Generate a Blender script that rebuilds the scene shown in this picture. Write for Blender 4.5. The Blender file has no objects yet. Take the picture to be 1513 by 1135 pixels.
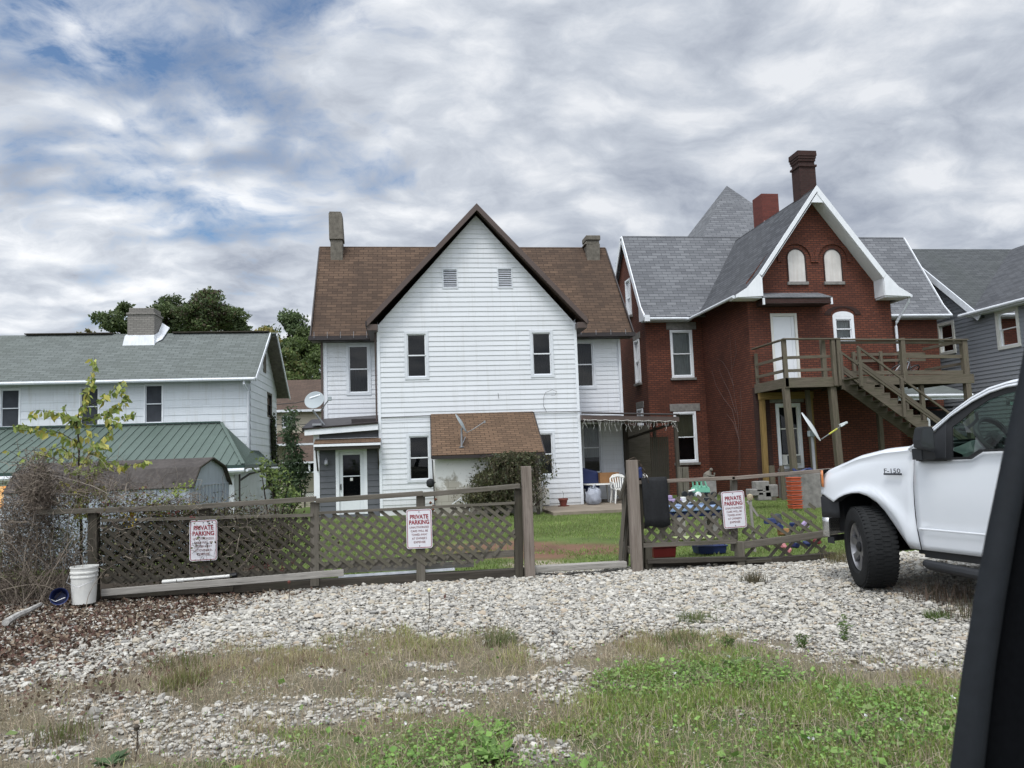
import bpy, bmesh, math, random
import numpy as np
from mathutils import Vector, Matrix
random.seed(7); RNG=np.random.default_rng(11)
SC=bpy.context.scene; COL=SC.collection
PI=math.pi
# ---------------------------------------------------------------- camera measurements
CF=1143.0; EYE=1.4; PITCH=math.radians(5.4); ROLL=math.radians(2.0); YAW=math.radians(8)
CM=(Matrix.Rotation(-YAW,3,'Z')@Matrix.Rotation(PI/2+PITCH,3,'X')@Matrix.Rotation(-ROLL,3,'Z'))
CC=Vector((0,0,EYE))
def ray(px,py): return CM@Vector(((px-756.5)/CF,-(py-567.5)/CF,-1))
def atY(px,py,v): d=ray(px,py); return CC+d*(v/d.y)
def atX(px,py,u): d=ray(px,py); return CC+d*(u/d.x)
def atZ(px,py,z): d=ray(px,py); return CC+d*((z-EYE)/d.z)
def proj(p):
    c=CM.transposed()@(Vector(p)-CC); return 756.5-CF*c.x/c.z, 567.5+CF*c.y/c.z
CMn=np.array(CM)
def projn(P):
    c=(P-np.array([0,0,EYE]))@CMn; return 756.5-CF*c[:,0]/c[:,2], 567.5+CF*c[:,1]/c[:,2]
def S(r,g,b):
    f=lambda c:(c/255/12.92) if c<=10 else ((c/255+.055)/1.055)**2.4
    return (f(r),f(g),f(b),1)
# ---------------------------------------------------------------- node helpers
class NT:
    def __init__(s,name):
        s.m=bpy.data.materials.new(name); s.m.use_nodes=True; s.t=s.m.node_tree; s.t.nodes.clear()
        s.out=s.n('ShaderNodeOutputMaterial')
    def n(s,ty,**k):
        o=s.t.nodes.new(ty)
        for a,b in k.items():
            if a in o.inputs.keys(): o.inputs[a].default_value=b
            else: setattr(o,a,b)
        return o
    def l(s,a,b): s.t.links.new(a,b)
    def setin(s,sock,v):
        if isinstance(v,bpy.types.NodeSocket): s.l(v,sock)
        else: sock.default_value=v
    def math(s,op,a,b=0.0,clamp=False):
        o=s.t.nodes.new('ShaderNodeMath'); o.operation=op; o.use_clamp=clamp
        s.setin(o.inputs[0],a); s.setin(o.inputs[1],b); return o.outputs[0]
    def mix(s,f,a,b,bt='MIX'):
        o=s.t.nodes.new('ShaderNodeMix'); o.data_type='RGBA'; o.blend_type=bt
        s.setin(o.inputs[0],f); s.setin(o.inputs[6],a); s.setin(o.inputs[7],b); return o.outputs[2]
    def uv(s,sx=1,sy=1,rand=False):
        o=s.t.nodes.new('ShaderNodeUVMap'); m=s.t.nodes.new('ShaderNodeMapping'); s.l(o.outputs[0],m.inputs[0])
        m.inputs[3].default_value=(sx,sy,1)
        if rand:
            oi=s.t.nodes.new('ShaderNodeObjectInfo'); c=s.t.nodes.new('ShaderNodeCombineXYZ')
            s.l(s.math('MULTIPLY',oi.outputs['Random'],37.0),c.inputs[0]); s.l(s.math('MULTIPLY',oi.outputs['Random'],91.0),c.inputs[1]); s.l(c.outputs[0],m.inputs[1])
        return m.outputs[0]
    def obj(s,sc=1):
        o=s.t.nodes.new('ShaderNodeTexCoord'); m=s.t.nodes.new('ShaderNodeMapping'); s.l(o.outputs['Object'],m.inputs[0])
        m.inputs[3].default_value=(sc,sc,sc) if not isinstance(sc,tuple) else sc
        return m.outputs[0]
    def noise(s,vec,scale,detail=4,rough=.55,dist=0):
        o=s.t.nodes.new('ShaderNodeTexNoise'); s.l(vec,o.inputs['Vector']); o.inputs['Scale'].default_value=scale
        o.inputs['Detail'].default_value=detail; o.inputs['Roughness'].default_value=rough; o.inputs['Distortion'].default_value=dist
        return o.outputs[0]
    def ramp(s,f,a,b,ca=(0,0,0,1),cb=(1,1,1,1)):
        o=s.t.nodes.new('ShaderNodeValToRGB'); s.setin(o.inputs[0],f)
        e=o.color_ramp.elements; e[0].position=a; e[0].color=ca; e[1].position=b; e[1].color=cb
        return o.outputs[0]
    def bump(s,h,st=.5,d=.01,nrm=None):
        o=s.t.nodes.new('ShaderNodeBump'); s.l(h,o.inputs['Height']); o.inputs['Strength'].default_value=st; o.inputs['Distance'].default_value=d
        if nrm is not None: s.l(nrm,o.inputs['Normal'])
        return o.outputs[0]
    def bsdf(s,col,rough=.8,metal=0,spec=.4,normal=None,**k):
        o=s.t.nodes.new('ShaderNodeBsdfPrincipled'); s.setin(o.inputs['Base Color'],col); s.setin(o.inputs['Roughness'],rough)
        s.setin(o.inputs['Metallic'],metal); o.inputs['Specular IOR Level'].default_value=spec
        if normal is not None: s.l(normal,o.inputs['Normal'])
        for a,b in k.items(): s.setin(o.inputs[a.replace('_',' ')],b)
        s.l(o.outputs[0],s.out.inputs[0]); return o
def m_plain(name,c,rough=.7,metal=0,var=.15,scale=6,spec=.4,bump=.15,bd=.004,streak=0,dirt=None,**k):
    t=NT(name); v=t.obj(); n=t.noise(v,scale,5,.6); 
    dark=tuple(x*(1-var) for x in c[:3])+(1,); lt=tuple(min(1,x*(1+var*.6)) for x in c[:3])+(1,)
    col=t.ramp(n,.3,.7,dark,lt)
    if streak:
        v2=t.obj((9,9,.6)); n2=t.noise(v2,1.5,4,.6); col=t.mix(t.math('MULTIPLY',t.ramp(n2,.45,.75),streak),col,dirt or tuple(x*.45 for x in c[:3])+(1,))
    t.bsdf(col,rough,metal,spec,t.bump(t.noise(v,scale*12,3),bump,bd),**k); return t.m
def m_siding(name,c,jw=3.6,rh=.155,stain=(.40,.40,.37,1),st=.35,base_z=.0,rough=.55):
    t=NT(name); uv=t.uv(); b=t.t.nodes.new('ShaderNodeTexBrick'); t.l(uv,b.inputs[0]); b.inputs['Scale'].default_value=1; b.offset=.37; b.offset_frequency=3
    b.inputs['Brick Width'].default_value=jw; b.inputs['Row Height'].default_value=rh; b.inputs['Mortar Size'].default_value=.0016; b.inputs['Mortar Smooth'].default_value=0; b.inputs['Bias'].default_value=0
    b.inputs[1].default_value=c; b.inputs[2].default_value=tuple(x*.93 for x in c[:3])+(1,); b.inputs[3].default_value=tuple(x*.55 for x in c[:3])+(1,)
    ov=t.obj(); n=t.noise(ov,.7,5,.6); col=t.mix(t.math('MULTIPLY',t.ramp(n,.4,.7),.10),b.outputs[0],tuple(x*.6 for x in c[:3])+(1,))
    # rain streaks run down the boards, splash dirt along the foot of the wall
    s=t.noise(t.obj((7,7,.45)),1.2,5,.65); col=t.mix(t.math('MULTIPLY',t.ramp(s,.52,.78),st),col,stain)
    sx=t.n('ShaderNodeSeparateXYZ'); g=t.n('ShaderNodeNewGeometry'); t.l(g.outputs['Position'],sx.inputs[0]); f=t.math('SUBTRACT',.75,t.math('ADD',sx.outputs[2],t.math('MULTIPLY',t.noise(ov,2.2,4),.5)),True)
    col=t.mix(t.math('MULTIPLY',f,.55),col,(.30,.29,.24,1))
    t.bsdf(col,rough,0,.35,t.bump(t.noise(t.obj((.8,.8,6)),2.0,3),.25,.012)); return t.m
def m_brick(name,c1,c2,mort,bw=.21,rh=.072,ms=.009,soot=.4,sootc=(.02,.015,.013,1)):
    t=NT(name); uv=t.uv(); b=t.t.nodes.new('ShaderNodeTexBrick'); t.l(uv,b.inputs[0])
    for i,c in zip((1,2,3),(c1,c2,mort)): b.inputs[i].default_value=c
    b.inputs['Scale'].default_value=1; b.inputs['Mortar Size'].default_value=ms; b.inputs['Mortar Smooth'].default_value=.3
    b.inputs['Brick Width'].default_value=bw; b.inputs['Row Height'].default_value=rh; b.inputs['Bias'].default_value=-.1
    ov=t.obj(); n=t.noise(ov,.9,6,.62); n2=t.noise(ov,14,4,.7)
    col=t.mix(t.math('MULTIPLY',t.ramp(n,.5,.72),soot),b.outputs[0],sootc)
    col=t.mix(t.ramp(n2,.35,.8),col,t.mix(.5,col,(c1[0]*.4,c1[1]*.4,c1[2]*.4,1)))
    # small pale patches where mortar or paint has worn off
    n3=t.noise(t.obj((2.2,2.2,7)),2.1,5,.7); col=t.mix(t.math('MULTIPLY',t.ramp(n3,.67,.74),.35),col,(.3,.22,.2,1))
    t.bsdf(col,.85,0,.25,t.bump(b.outputs[1],-.6,.006,t.bump(n2,.4,.004))); return t.m
def m_shingle(name,c1,c2,gap,bw=.3,rh=.14,blotch=.45,bc=None,big=.7):
    t=NT(name); uv=t.uv(); b=t.t.nodes.new('ShaderNodeTexBrick'); t.l(uv,b.inputs[0])
    for i,c in zip((1,2,3),(c1,c2,gap)): b.inputs[i].default_value=c
    b.inputs['Scale'].default_value=1; b.inputs['Mortar Size'].default_value=.011; b.inputs['Mortar Smooth'].default_value=.25
    b.inputs['Brick Width'].default_value=bw; b.inputs['Row Height'].default_value=rh; b.inputs['Bias'].default_value=0
    ov=t.uv(); n=t.noise(t.uv(1,.35),big,6,.65); n2=t.noise(ov,30,3,.7)
    col=t.mix(t.math('MULTIPLY',t.ramp(n,.42,.68),blotch),b.outputs[0],bc or tuple(x*.45 for x in c1[:3])+(1,))
    col=t.mix(t.math('MULTIPLY',n2,.5),col,t.mix(.5,col,(0,0,0,1)))
    # each course steps down towards its lower edge
    sx=t.t.nodes.new('ShaderNodeSeparateXYZ'); t.l(uv,sx.inputs[0]); fr=t.math('FRACT',t.math('DIVIDE',sx.outputs[1],rh))
    t.bsdf(col,.9,0,.2,t.bump(t.math('SUBTRACT',1.0,fr),.7,.012,t.bump(n2,.5,.004))); return t.m
def m_wood(name,c1,c2,rough=.85,green=.25,gc=(.06,.075,.035,1)):
    t=NT(name); uv=t.uv(1,1,True); m=t.t.nodes.new('ShaderNodeMapping'); t.l(uv,m.inputs[0]); m.inputs[3].default_value=(2.2,34,1)
    g=t.noise(m.outputs[0],1.0,6,.7,.6); m2=t.t.nodes.new('ShaderNodeMapping'); t.l(uv,m2.inputs[0]); m2.inputs[3].default_value=(1.2,3,1)
    l=t.noise(m2.outputs[0],1.6,5,.65)
    col=t.ramp(g,.3,.72,c1,c2); col=t.mix(t.math('MULTIPLY',t.ramp(l,.45,.7),green),col,gc)
    m3=t.t.nodes.new('ShaderNodeMapping'); t.l(uv,m3.inputs[0]); m3.inputs[3].default_value=(1.0,60,1)
    cr=t.noise(m3.outputs[0],1.3,3,.8,.3); col=t.mix(t.ramp(cr,.60,.68),col,tuple(x*.3 for x in c1[:3])+(1,))
    t.bsdf(col,rough,0,.2,t.bump(g,.5,.004)); return t.m
def m_leaf(name,rough=.6,trans=.35):
    t=NT(name); a=t.n('ShaderNodeAttribute',attribute_name='Col'); 
    d=t.n('ShaderNodeBsdfDiffuse'); tr=t.n('ShaderNodeBsdfTranslucent'); gl=t.n('ShaderNodeBsdfGlossy'); gl.inputs['Roughness'].default_value=rough
    t.l(a.outputs['Color'],d.inputs[0]); t.l(a.outputs['Color'],tr.inputs[0])
    m=t.n('ShaderNodeMixShader'); m.inputs[0].default_value=trans; t.l(d.outputs[0],m.inputs[1]); t.l(tr.outputs[0],m.inputs[2])
    m2=t.n('ShaderNodeMixShader'); m2.inputs[0].default_value=.03; t.l(m.outputs[0],m2.inputs[1]); t.l(gl.outputs[0],m2.inputs[2])
    t.l(m2.outputs[0],t.out.inputs[0]); return t.m
def m_attr(name,rough=.85,bump=.3,scale=60):
    t=NT(name); a=t.n('ShaderNodeAttribute',attribute_name='Col'); v=t.obj(); n=t.noise(v,scale,3,.6)
    col=t.mix(t.math('MULTIPLY',n,.35),a.outputs['Color'],t.mix(.6,a.outputs['Color'],(0,0,0,1)))
    t.bsdf(col,rough,0,.25,t.bump(n,bump,.004)); return t.m
def m_glass(name,tint=(.75,.8,.8,1),refl=1.0):
    t=NT(name); tr=t.n('ShaderNodeBsdfTransparent'); tr.inputs[0].default_value=tint
    gl=t.n('ShaderNodeBsdfGlossy'); gl.inputs['Roughness'].default_value=.02; gl.inputs[0].default_value=(1,1,1,1)
    fr=t.n('ShaderNodeFresnel'); fr.inputs[0].default_value=1.5
    t.l(t.bump(t.noise(t.obj(),1.6,1),.04,.02),gl.inputs['Normal'])
    m=t.n('ShaderNodeMixShader'); t.l(t.math('MULTIPLY',fr.outputs[0],refl,True),m.inputs[0]); t.l(tr.outputs[0],m.inputs[1]); t.l(gl.outputs[0],m.inputs[2])
    t.l(m.outputs[0],t.out.inputs[0]); return t.m
# ---------------------------------------------------------------- mesh builder
class MB:
    def __init__(s): s.v=[]; s.f=[]; s.uv=[]
    def face(s,pts,uv=None):
        pts=[Vector(p) for p in pts]
        if uv is None:
            n=Vector((0,0,0))
            for i in range(len(pts)): n+=pts[i].cross(pts[(i+1)%len(pts)]) if len(pts)<3 else (pts[i]-pts[0]).cross(pts[(i+1)%len(pts)]-pts[0])
            if n.length<1e-12: n=Vector((0,0,1))
            n.normalize(); t=Vector((-n.y,n.x,0))
            if t.length<.05: t=Vector((1,0,0))
            t.normalize()
            if abs(t.x)>abs(t.y):
                if t.x<0: t=-t
            elif t.y<0: t=-t
            sv=n.cross(t)
            if sv.z<0: sv=-sv
            uv=[(p.dot(t),p.dot(sv)) for p in pts]
        b=len(s.v); s.v+=[tuple(p) for p in pts]; s.f.append(list(range(b,b+len(pts)))); s.uv+=list(uv)
    def box(s,x0,x1,y0,y1,z0,z1):
        s.hexa([(x0,y0,z0),(x1,y0,z0),(x1,y1,z0),(x0,y1,z0),(x0,y0,z1),(x1,y0,z1),(x1,y1,z1),(x0,y1,z1)])
    def hexa(s,p):
        for q in ((0,3,2,1),(4,5,6,7),(0,1,5,4),(1,2,6,5),(2,3,7,6),(3,0,4,7)): s.face([p[i] for i in q])
    def bar(s,p,q,w,h,up=(0,0,1),jit=0):
        p=Vector(p); q=Vector(q); d=(q-p); L=d.length; d.normalize(); up=Vector(up)
        sd=d.cross(up)
        if sd.length<1e-4: sd=d.cross(Vector((0,1,0)))
        sd.normalize(); u=sd.cross(d); a=sd*w/2; b=u*h/2
        c=[p-a-b,p+a-b,p+a+b,p-a+b]; e=[q-a-b,q+a-b,q+a+b,q-a+b]
        for i in range(4):
            j=(i+1)%4; ww=(c[j]-c[i]).length; o=i*.31
            s.face([c[i],c[j],e[j],e[i]],[(0,o),(0,o+ww),(L,o+ww),(L,o)])
        s.face([c[3],c[2],c[1],c[0]],[(0,0),(0,w),(.02,w),(.02,0)]); s.face(e,[(0,0),(0,w),(.02,w),(.02,0)])
    def prism(s,poly,ext):
        ext=Vector(ext); A=[Vector(p) for p in poly]; B=[p+ext for p in A]
        s.face(A); s.face(B[::-1])
        for i in range(len(A)):
            j=(i+1)%len(A); s.face([A[i],A[j],B[j],B[i]])
    def slab(s,poly,t):
        A=[Vector(p) for p in poly]; n=(A[1]-A[0]).cross(A[2]-A[0]).normalized()
        if n.z<0: n=-n
        s.prism(A,-n*t)
    def tube(s,pts,r,n=6,cap=True):
        pts=[Vector(p) for p in pts]; rr=r if isinstance(r,(list,tuple)) else [r]*len(pts)
        rings=[]; L=0; Ls=[]
        ref=Vector((0,0,1))
        for i,p in enumerate(pts):
            d=(pts[min(i+1,len(pts)-1)]-pts[max(i-1,0)])
            if d.length<1e-9: d=Vector((0,0,1))
            d.normalize(); a=d.cross(ref)
            if a.length<.1: a=d.cross(Vector((1,0,0)))
            a.normalize(); b=a.cross(d)
            if i: L+=(pts[i]-pts[i-1]).length
            Ls.append(L); rings.append([p+(a*math.cos(2*PI*k/n)+b*math.sin(2*PI*k/n))*rr[i] for k in range(n)])
        for i in range(len(pts)-1):
            for k in range(n):
                m=(k+1)%n; c=2*PI*rr[i]/n
                s.face([rings[i][k],rings[i][m],rings[i+1][m],rings[i+1][k]],[(Ls[i],k*c),(Ls[i],k*c+c),(Ls[i+1],k*c+c),(Ls[i+1],k*c)])
        if cap: s.face(rings[0][::-1]); s.face(rings[-1])
    def lathe(s,prof,o=(0,0,0),n=24,axis='Z',mat=None):
        o=Vector(o); M=mat or Matrix.Identity(3)
        def P(r,h,k): 
            a=2*PI*k/n; return o+M@(Vector((r*math.cos(a),r*math.sin(a),h)) if axis=='Z' else Vector((r*math.cos(a),h,r*math.sin(a))))
        for (r0,h0),(r1,h1) in zip(prof,prof[1:]):
            for k in range(n):
                if r0<1e-5: s.face([P(r0,h0,k),P(r1,h1,k+1),P(r1,h1,k)])
                elif r1<1e-5: s.face([P(r0,h0,k),P(r0,h0,k+1),P(r1,h1,k)])
                else: s.face([P(r0,h0,k),P(r0,h0,k+1),P(r1,h1,k+1),P(r1,h1,k)])
    def grid(s,rows):
        for a,b in zip(rows,rows[1:]):
            for i in range(len(a)-1): s.face([a[i],a[i+1],b[i+1],b[i]])
    def islands(s,pad=.03):
        # each face owns its own vertices; join faces that share corner positions, then join pieces whose boxes touch
        key={}; par=list(range(len(s.f)))
        def find(a):
            while par[a]!=a: par[a]=par[par[a]]; a=par[a]
            return a
        for i,f in enumerate(s.f):
            for v in f:
                k=tuple(round(c,4) for c in s.v[v])
                if k in key: par[find(i)]=find(key[k])
                else: key[k]=i
        comp={}
        for i in range(len(s.f)): comp.setdefault(find(i),[]).append(i)
        L=[]
        for fs in comp.values():
            vs=[s.v[v] for i in fs for v in s.f[i]]; L.append([fs,[min(v[k] for v in vs)-pad for k in range(3)],[max(v[k] for v in vs)+pad for k in range(3)]])
        ch=True
        while ch:
            ch=False
            for i in range(len(L)):
                for j in range(i+1,len(L)):
                    if all(L[i][1][k]<=L[j][2][k] and L[j][1][k]<=L[i][2][k] for k in range(3)):
                        L[i][0]+=L[j][0]; L[i][1]=[min(a,b) for a,b in zip(L[i][1],L[j][1])]; L[i][2]=[max(a,b) for a,b in zip(L[i][2],L[j][2])]; L.pop(j); ch=True; break
                if ch: break
        return [l[0] for l in L]
    def build(s,name,mat,parent=None,smooth=False,bevel=0,local=False,weld=False,origin=None,solid=0,angle=35):
        if parent is not None and name in SPLIT:
            groups=s.islands()
            if len(groups)>1:
                out=[]
                for g in groups:
                    q=MB()
                    for fi in g:
                        f=s.f[fi]; b=len(q.v); q.v+=[s.v[i] for i in f]; q.f.append(list(range(b,b+len(f)))); q.uv+=[s.uv[i] for i in f]
                    SPLIT.discard(name); out.append(q.build(name,mat,parent,smooth,bevel,local,weld,origin,solid,angle)); SPLIT.add(name)
                return out[0]
        me=bpy.data.meshes.new(name); V=[Vector(v) for v in s.v]
        if parent is None:
            if origin is None:
                xs=[v.x for v in V]; ys=[v.y for v in V]; zs=[v.z for v in V]
                origin=Vector(((min(xs)+max(xs))/2,(min(ys)+max(ys))/2,min(zs)))
            org=Vector(origin)
        else:
            org=Vector((0,0,0)) if (local or ROOTS.get(parent.name,(None,1))[1]) else ROOTS[parent.name][0]
        me.from_pydata([v-org for v in V],[],s.f)
        ul=me.uv_layers.new(name='UVMap'); ul.data.foreach_set('uv',[c for u in s.uv for c in u])
        if weld or smooth or bevel or solid:
            bm=bmesh.new(); bm.from_mesh(me); bmesh.ops.remove_doubles(bm,verts=bm.verts,dist=1e-5); bmesh.ops.recalc_face_normals(bm,faces=bm.faces); bm.to_mesh(me); bm.free()
        if smooth: 
            me.polygons.foreach_set('use_smooth',[True]*len(me.polygons)); 
            me.set_sharp_from_angle(angle=math.radians(angle))
        o=bpy.data.objects.new(name,me); COL.objects.link(o)
        if mat: me.materials.append(mat)
        if parent is None: o.location=org; ROOTS[o.name]=(org,False)
        else: o.parent=parent; ROOTS[o.name]=ROOTS.get(parent.name,(org,True))
        if solid:
            md=o.modifiers.new('sol','SOLIDIFY'); md.thickness=solid; md.offset=0
        if bevel:
            md=o.modifiers.new('bev','BEVEL'); md.width=bevel; md.segments=2; md.limit_method='ANGLE'; md.angle_limit=math.radians(40)
        return o
ROOTS={}
SPLIT={'gutter','lintel','rake_board','porch_screen','corner_trim','porch_post','snow_guard','canopy_bracket','ridge_cap','white_trim','bolt','sill','chassis','porch_cupboard','ground_timber','lattice_frame','barge_board','cabin_lining','seat'}
def tag(o,label=None,cat=None,group=None,kind=None):
    if label: o['label']=label
    if cat: o['category']=cat
    if group: o['group']=group
    if kind: o['kind']=kind
    return o
def thing(name,label,cat,loc=(0,0,0),group=None,rotz=None):
    o=bpy.data.objects.new(name,None); COL.objects.link(o); o.location=loc; o.empty_display_size=.2
    if rotz is not None: o.rotation_euler=(0,0,rotz)
    ROOTS[o.name]=(Vector(loc),rotz is not None); return tag(o,label,cat,group)
def npmesh(name,V,F,mat,cols=None,smooth=False,parent=None,origin=(0,0,0)):
    """V (N,3) F (M,k) constant k; cols (N,3) per-vertex albedo"""
    org=np.array(origin if parent is None else ((0,0,0) if ROOTS[parent.name][1] else ROOTS[parent.name][0]),float)
    me=bpy.data.meshes.new(name); V=np.asarray(V,float)-org; F=np.asarray(F,np.int32); k=F.shape[1]
    me.vertices.add(len(V)); me.vertices.foreach_set('co',V.ravel().astype(np.float32))
    me.loops.add(F.size); me.loops.foreach_set('vertex_index',F.ravel())
    me.polygons.add(len(F)); me.polygons.foreach_set('loop_start',np.arange(0,F.size,k,dtype=np.int32)); me.polygons.foreach_set('loop_total',np.full(len(F),k,np.int32))
    me.update(calc_edges=True)
    if cols is not None:
        a=me.color_attributes.new('Col','FLOAT_COLOR','POINT'); c=np.ones((len(V),4),np.float32); c[:,:3]=cols; a.data.foreach_set('color',c.ravel())
    me.polygons.foreach_set('use_smooth',np.full(len(F),smooth))
    if mat: me.materials.append(mat)
    o=bpy.data.objects.new(name,me); COL.objects.link(o)
    if parent is None: o.location=origin; ROOTS[o.name]=(Vector(origin),False)
    else: o.parent=parent; ROOTS[o.name]=ROOTS[parent.name]
    return o
def rot_rand(n,up=0.0):
    """random orthonormal frames (n,3,3); up biases normals to +Z"""
    a=RNG.normal(size=(n,3)); a[:,2]+=up; a/=np.linalg.norm(a,axis=1)[:,None]
    b=RNG.normal(size=(n,3)); b-=(b*a).sum(1)[:,None]*a; b/=np.linalg.norm(b,axis=1)[:,None]
    return b,np.cross(a,b),a
def leaves(P,size,cols,up=.3,asp=.55,droop=None):
    """diamond leaf quads at P; size scalar or array"""
    n=len(P); t,b,a=rot_rand(n,up); sz=(size*RNG.uniform(.6,1.25,n))[:,None]
    if droop is not None:
        t=t*.5; t[:,2]-=droop; t/=np.linalg.norm(t,axis=1)[:,None]; b=np.cross(a,t); b/=np.linalg.norm(b,axis=1)[:,None]+1e-9
    V=np.stack([P,P+t*sz*.45+b*sz*asp*.5+a*sz*.08,P+t*sz,P+t*sz*.45-b*sz*asp*.5+a*sz*.08],1).reshape(-1,3)
    F=np.arange(4*n).reshape(n,4); return V,F,np.repeat(cols,4,0)
def pick(cols,n,var=.25):
    c=np.array([x[:3] for x in cols]); i=RNG.integers(0,len(c),n); return np.clip(c[i]*RNG.uniform(1-var,1+var,(n,1)),0,1)
# ---------------------------------------------------------------- wall with courses and openings
class Wall:
    """plane: 'S' faces -y at y=v ; 'W' faces -x at x=v ; 'E' faces +x ; 'N' faces +y"""
    def __init__(s,d,v): s.d=d; s.v=v
    def P(s,a,z,o=0):
        return {'S':(a,s.v-o,z),'N':(a,s.v+o,z),'W':(s.v-o,a,z),'E':(s.v+o,a,z)}[s.d]
def interval(poly,z):
    xs=[]
    for i in range(len(poly)):
        (x0,z0),(x1,z1)=poly[i],poly[(i+1)%len(poly)]
        if (z0-z)*(z1-z)<=0 and abs(z1-z0)>1e-9: xs.append(x0+(x1-x0)*(z-z0)/(z1-z0))
    return (min(xs),max(xs)) if len(xs)>1 else None
def wall(mb,W,poly,holes=(),lap=0,lip=.02):
    zs=[p[1] for p in poly]; zmin,zmax=min(zs),max(zs); br={round(p[1],5) for p in poly}
    for h in holes: br|={round(h[2],5),round(h[3],5)}
    if lap:
        k=zmin
        while k<zmax: br.add(round(k,5)); k+=lap
    br=sorted(z for z in br if zmin-1e-6<=z<=zmax+1e-6)
    off=lambda z,lo:(lip*(1-min(1,(z-lo)/lap))+.002) if lap else 0
    for a,b in zip(br,br[1:]):
        if b-a<1e-4: continue
        ia,ib=interval(poly,a+1e-5),interval(poly,b-1e-5)
        if not ia or not ib: continue
        lo=zmin+math.floor((a-zmin+1e-4)/lap)*lap if lap else a
        oa,ob=off(a,lo),off(b,lo)
        cuts=sorted([(h[0],h[1]) for h in holes if h[2]<(a+b)/2<h[3]]); segs=[]; cur=(ia[0],ib[0])
        for c in cuts: segs.append((cur,(c[0],c[0]))); cur=(c[1],c[1])
        segs.append((cur,(ia[1],ib[1])))
        for (l0,l1),(r0,r1) in segs:
            if r0-l0<1e-3 and r1-l1<1e-3: continue
            mb.face([W.P(l0,a,oa),W.P(r0,a,oa),W.P(r1,b,ob),W.P(l1,b,ob)])
            if lap and abs(a-lo)<1e-3: mb.face([W.P(l0,a,oa),W.P(r0,a,oa),W.P(r0,a,0),W.P(l0,a,0)])
def wbox(mb,W,a0,a1,z0,z1,o0,o1):
    p=[W.P(a,z,o) for z in (z0,z1) for (a,o) in ((a0,o0),(a1,o0),(a1,o1),(a0,o1))]
    mb.hexa(p)
def window(W,parent,a0,a1,z0,z1,frame,pane,dark,cw=.075,sashm=None,mid=.5,curtain=None,cspan=(0,1),name='window',sill=None,out=.035,label=None,muntin=0,deep=.5):
    """opening a0..a1,z0..z1 (outer frame size)."""
    m=MB(); i0,i1,j0,j1=a0+cw,a1-cw,z0+cw,z1-cw
    wbox(m,W,a0,i0,z0,z1,-.06,out); wbox(m,W,i1,a1,z0,z1,-.06,out); wbox(m,W,i0,i1,j1,z1,-.06,out-.002); wbox(m,W,i0,i1,z0,j0,-.06,out-.002)
    wo=m.build(name,frame,parent,bevel=.004)
    if label: wo['label']=label
    if sill:
        m=MB(); wbox(m,W,a0-.06,a1+.06,z0-.09,z0,-.02,out+.05); m.build('sill',sill,wo,bevel=.006)
    s=MB(); t=.032; zm=j0+(j1-j0)*mid; o1=-.005; o0=-.05
    wbox(s,W,i0,i0+t,zm,j1,o0,o1); wbox(s,W,i1-t,i1,zm,j1,o0,o1); wbox(s,W,i0+t,i1-t,j1-t,j1,o0,o1); wbox(s,W,i0+t,i1-t,zm-.018,zm+.018,o0,o1+.003)
    wbox(s,W,i0,i0+t,j0,zm,o0-.02,o1-.02); wbox(s,W,i1-t,i1,j0,zm,o0-.02,o1-.02); wbox(s,W,i0+t,i1-t,j0,j0+t,o0-.02,o1-.02)
    if muntin:
        for k in range(1,muntin): x=i0+(i1-i0)*k/muntin; wbox(s,W,x-.012,x+.012,j0+t,j1-t,o0,o1-.004)
    s.build('sash',sashm or frame,wo)
    g=MB(); g.face([W.P(i0+t,zm,-.03),W.P(i1-t,zm,-.03),W.P(i1-t,j1-t,-.03),W.P(i0+t,j1-t,-.03)]); g.face([W.P(i0+t,j0+t,-.05),W.P(i1-t,j0+t,-.05),W.P(i1-t,zm-.02,-.05),W.P(i0+t,zm-.02,-.05)])
    g.build('pane',pane,wo)
    r=MB(); D=-deep
    for q in ([(a0,z0),(a1,z0),(a1,z1),(a0,z1)],): r.face([W.P(a,z,D) for a,z in q])
    r.face([W.P(a0,z0,-.06),W.P(a0,z0,D),W.P(a0,z1,D),W.P(a0,z1,-.06)]); r.face([W.P(a1,z0,-.06),W.P(a1,z0,D),W.P(a1,z1,D),W.P(a1,z1,-.06)])
    r.face([W.P(a0,z1,-.06),W.P(a1,z1,-.06),W.P(a1,z1,D),W.P(a0,z1,D)]); r.face([W.P(a0,z0,-.06),W.P(a1,z0,-.06),W.P(a1,z0,D),W.P(a0,z0,D)])
    r.build('room_reveal',dark,wo)
    if curtain:
        c=MB(); n=24; lo=j0+(j1-j0)*cspan[0]; hi=j0+(j1-j0)*cspan[1]; ra=[];rb=[]
        for k in range(n+1):
            a=i0+(i1-i0)*k/n; o=-.11+.018*math.sin(k*1.9)+.006*math.sin(k*.7); ra.append(W.P(a,lo,o)); rb.append(W.P(a,hi,o))
        c.grid([ra,rb]); c.build('curtain',curtain,wo,smooth=True,angle=80)
    return wo
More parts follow.
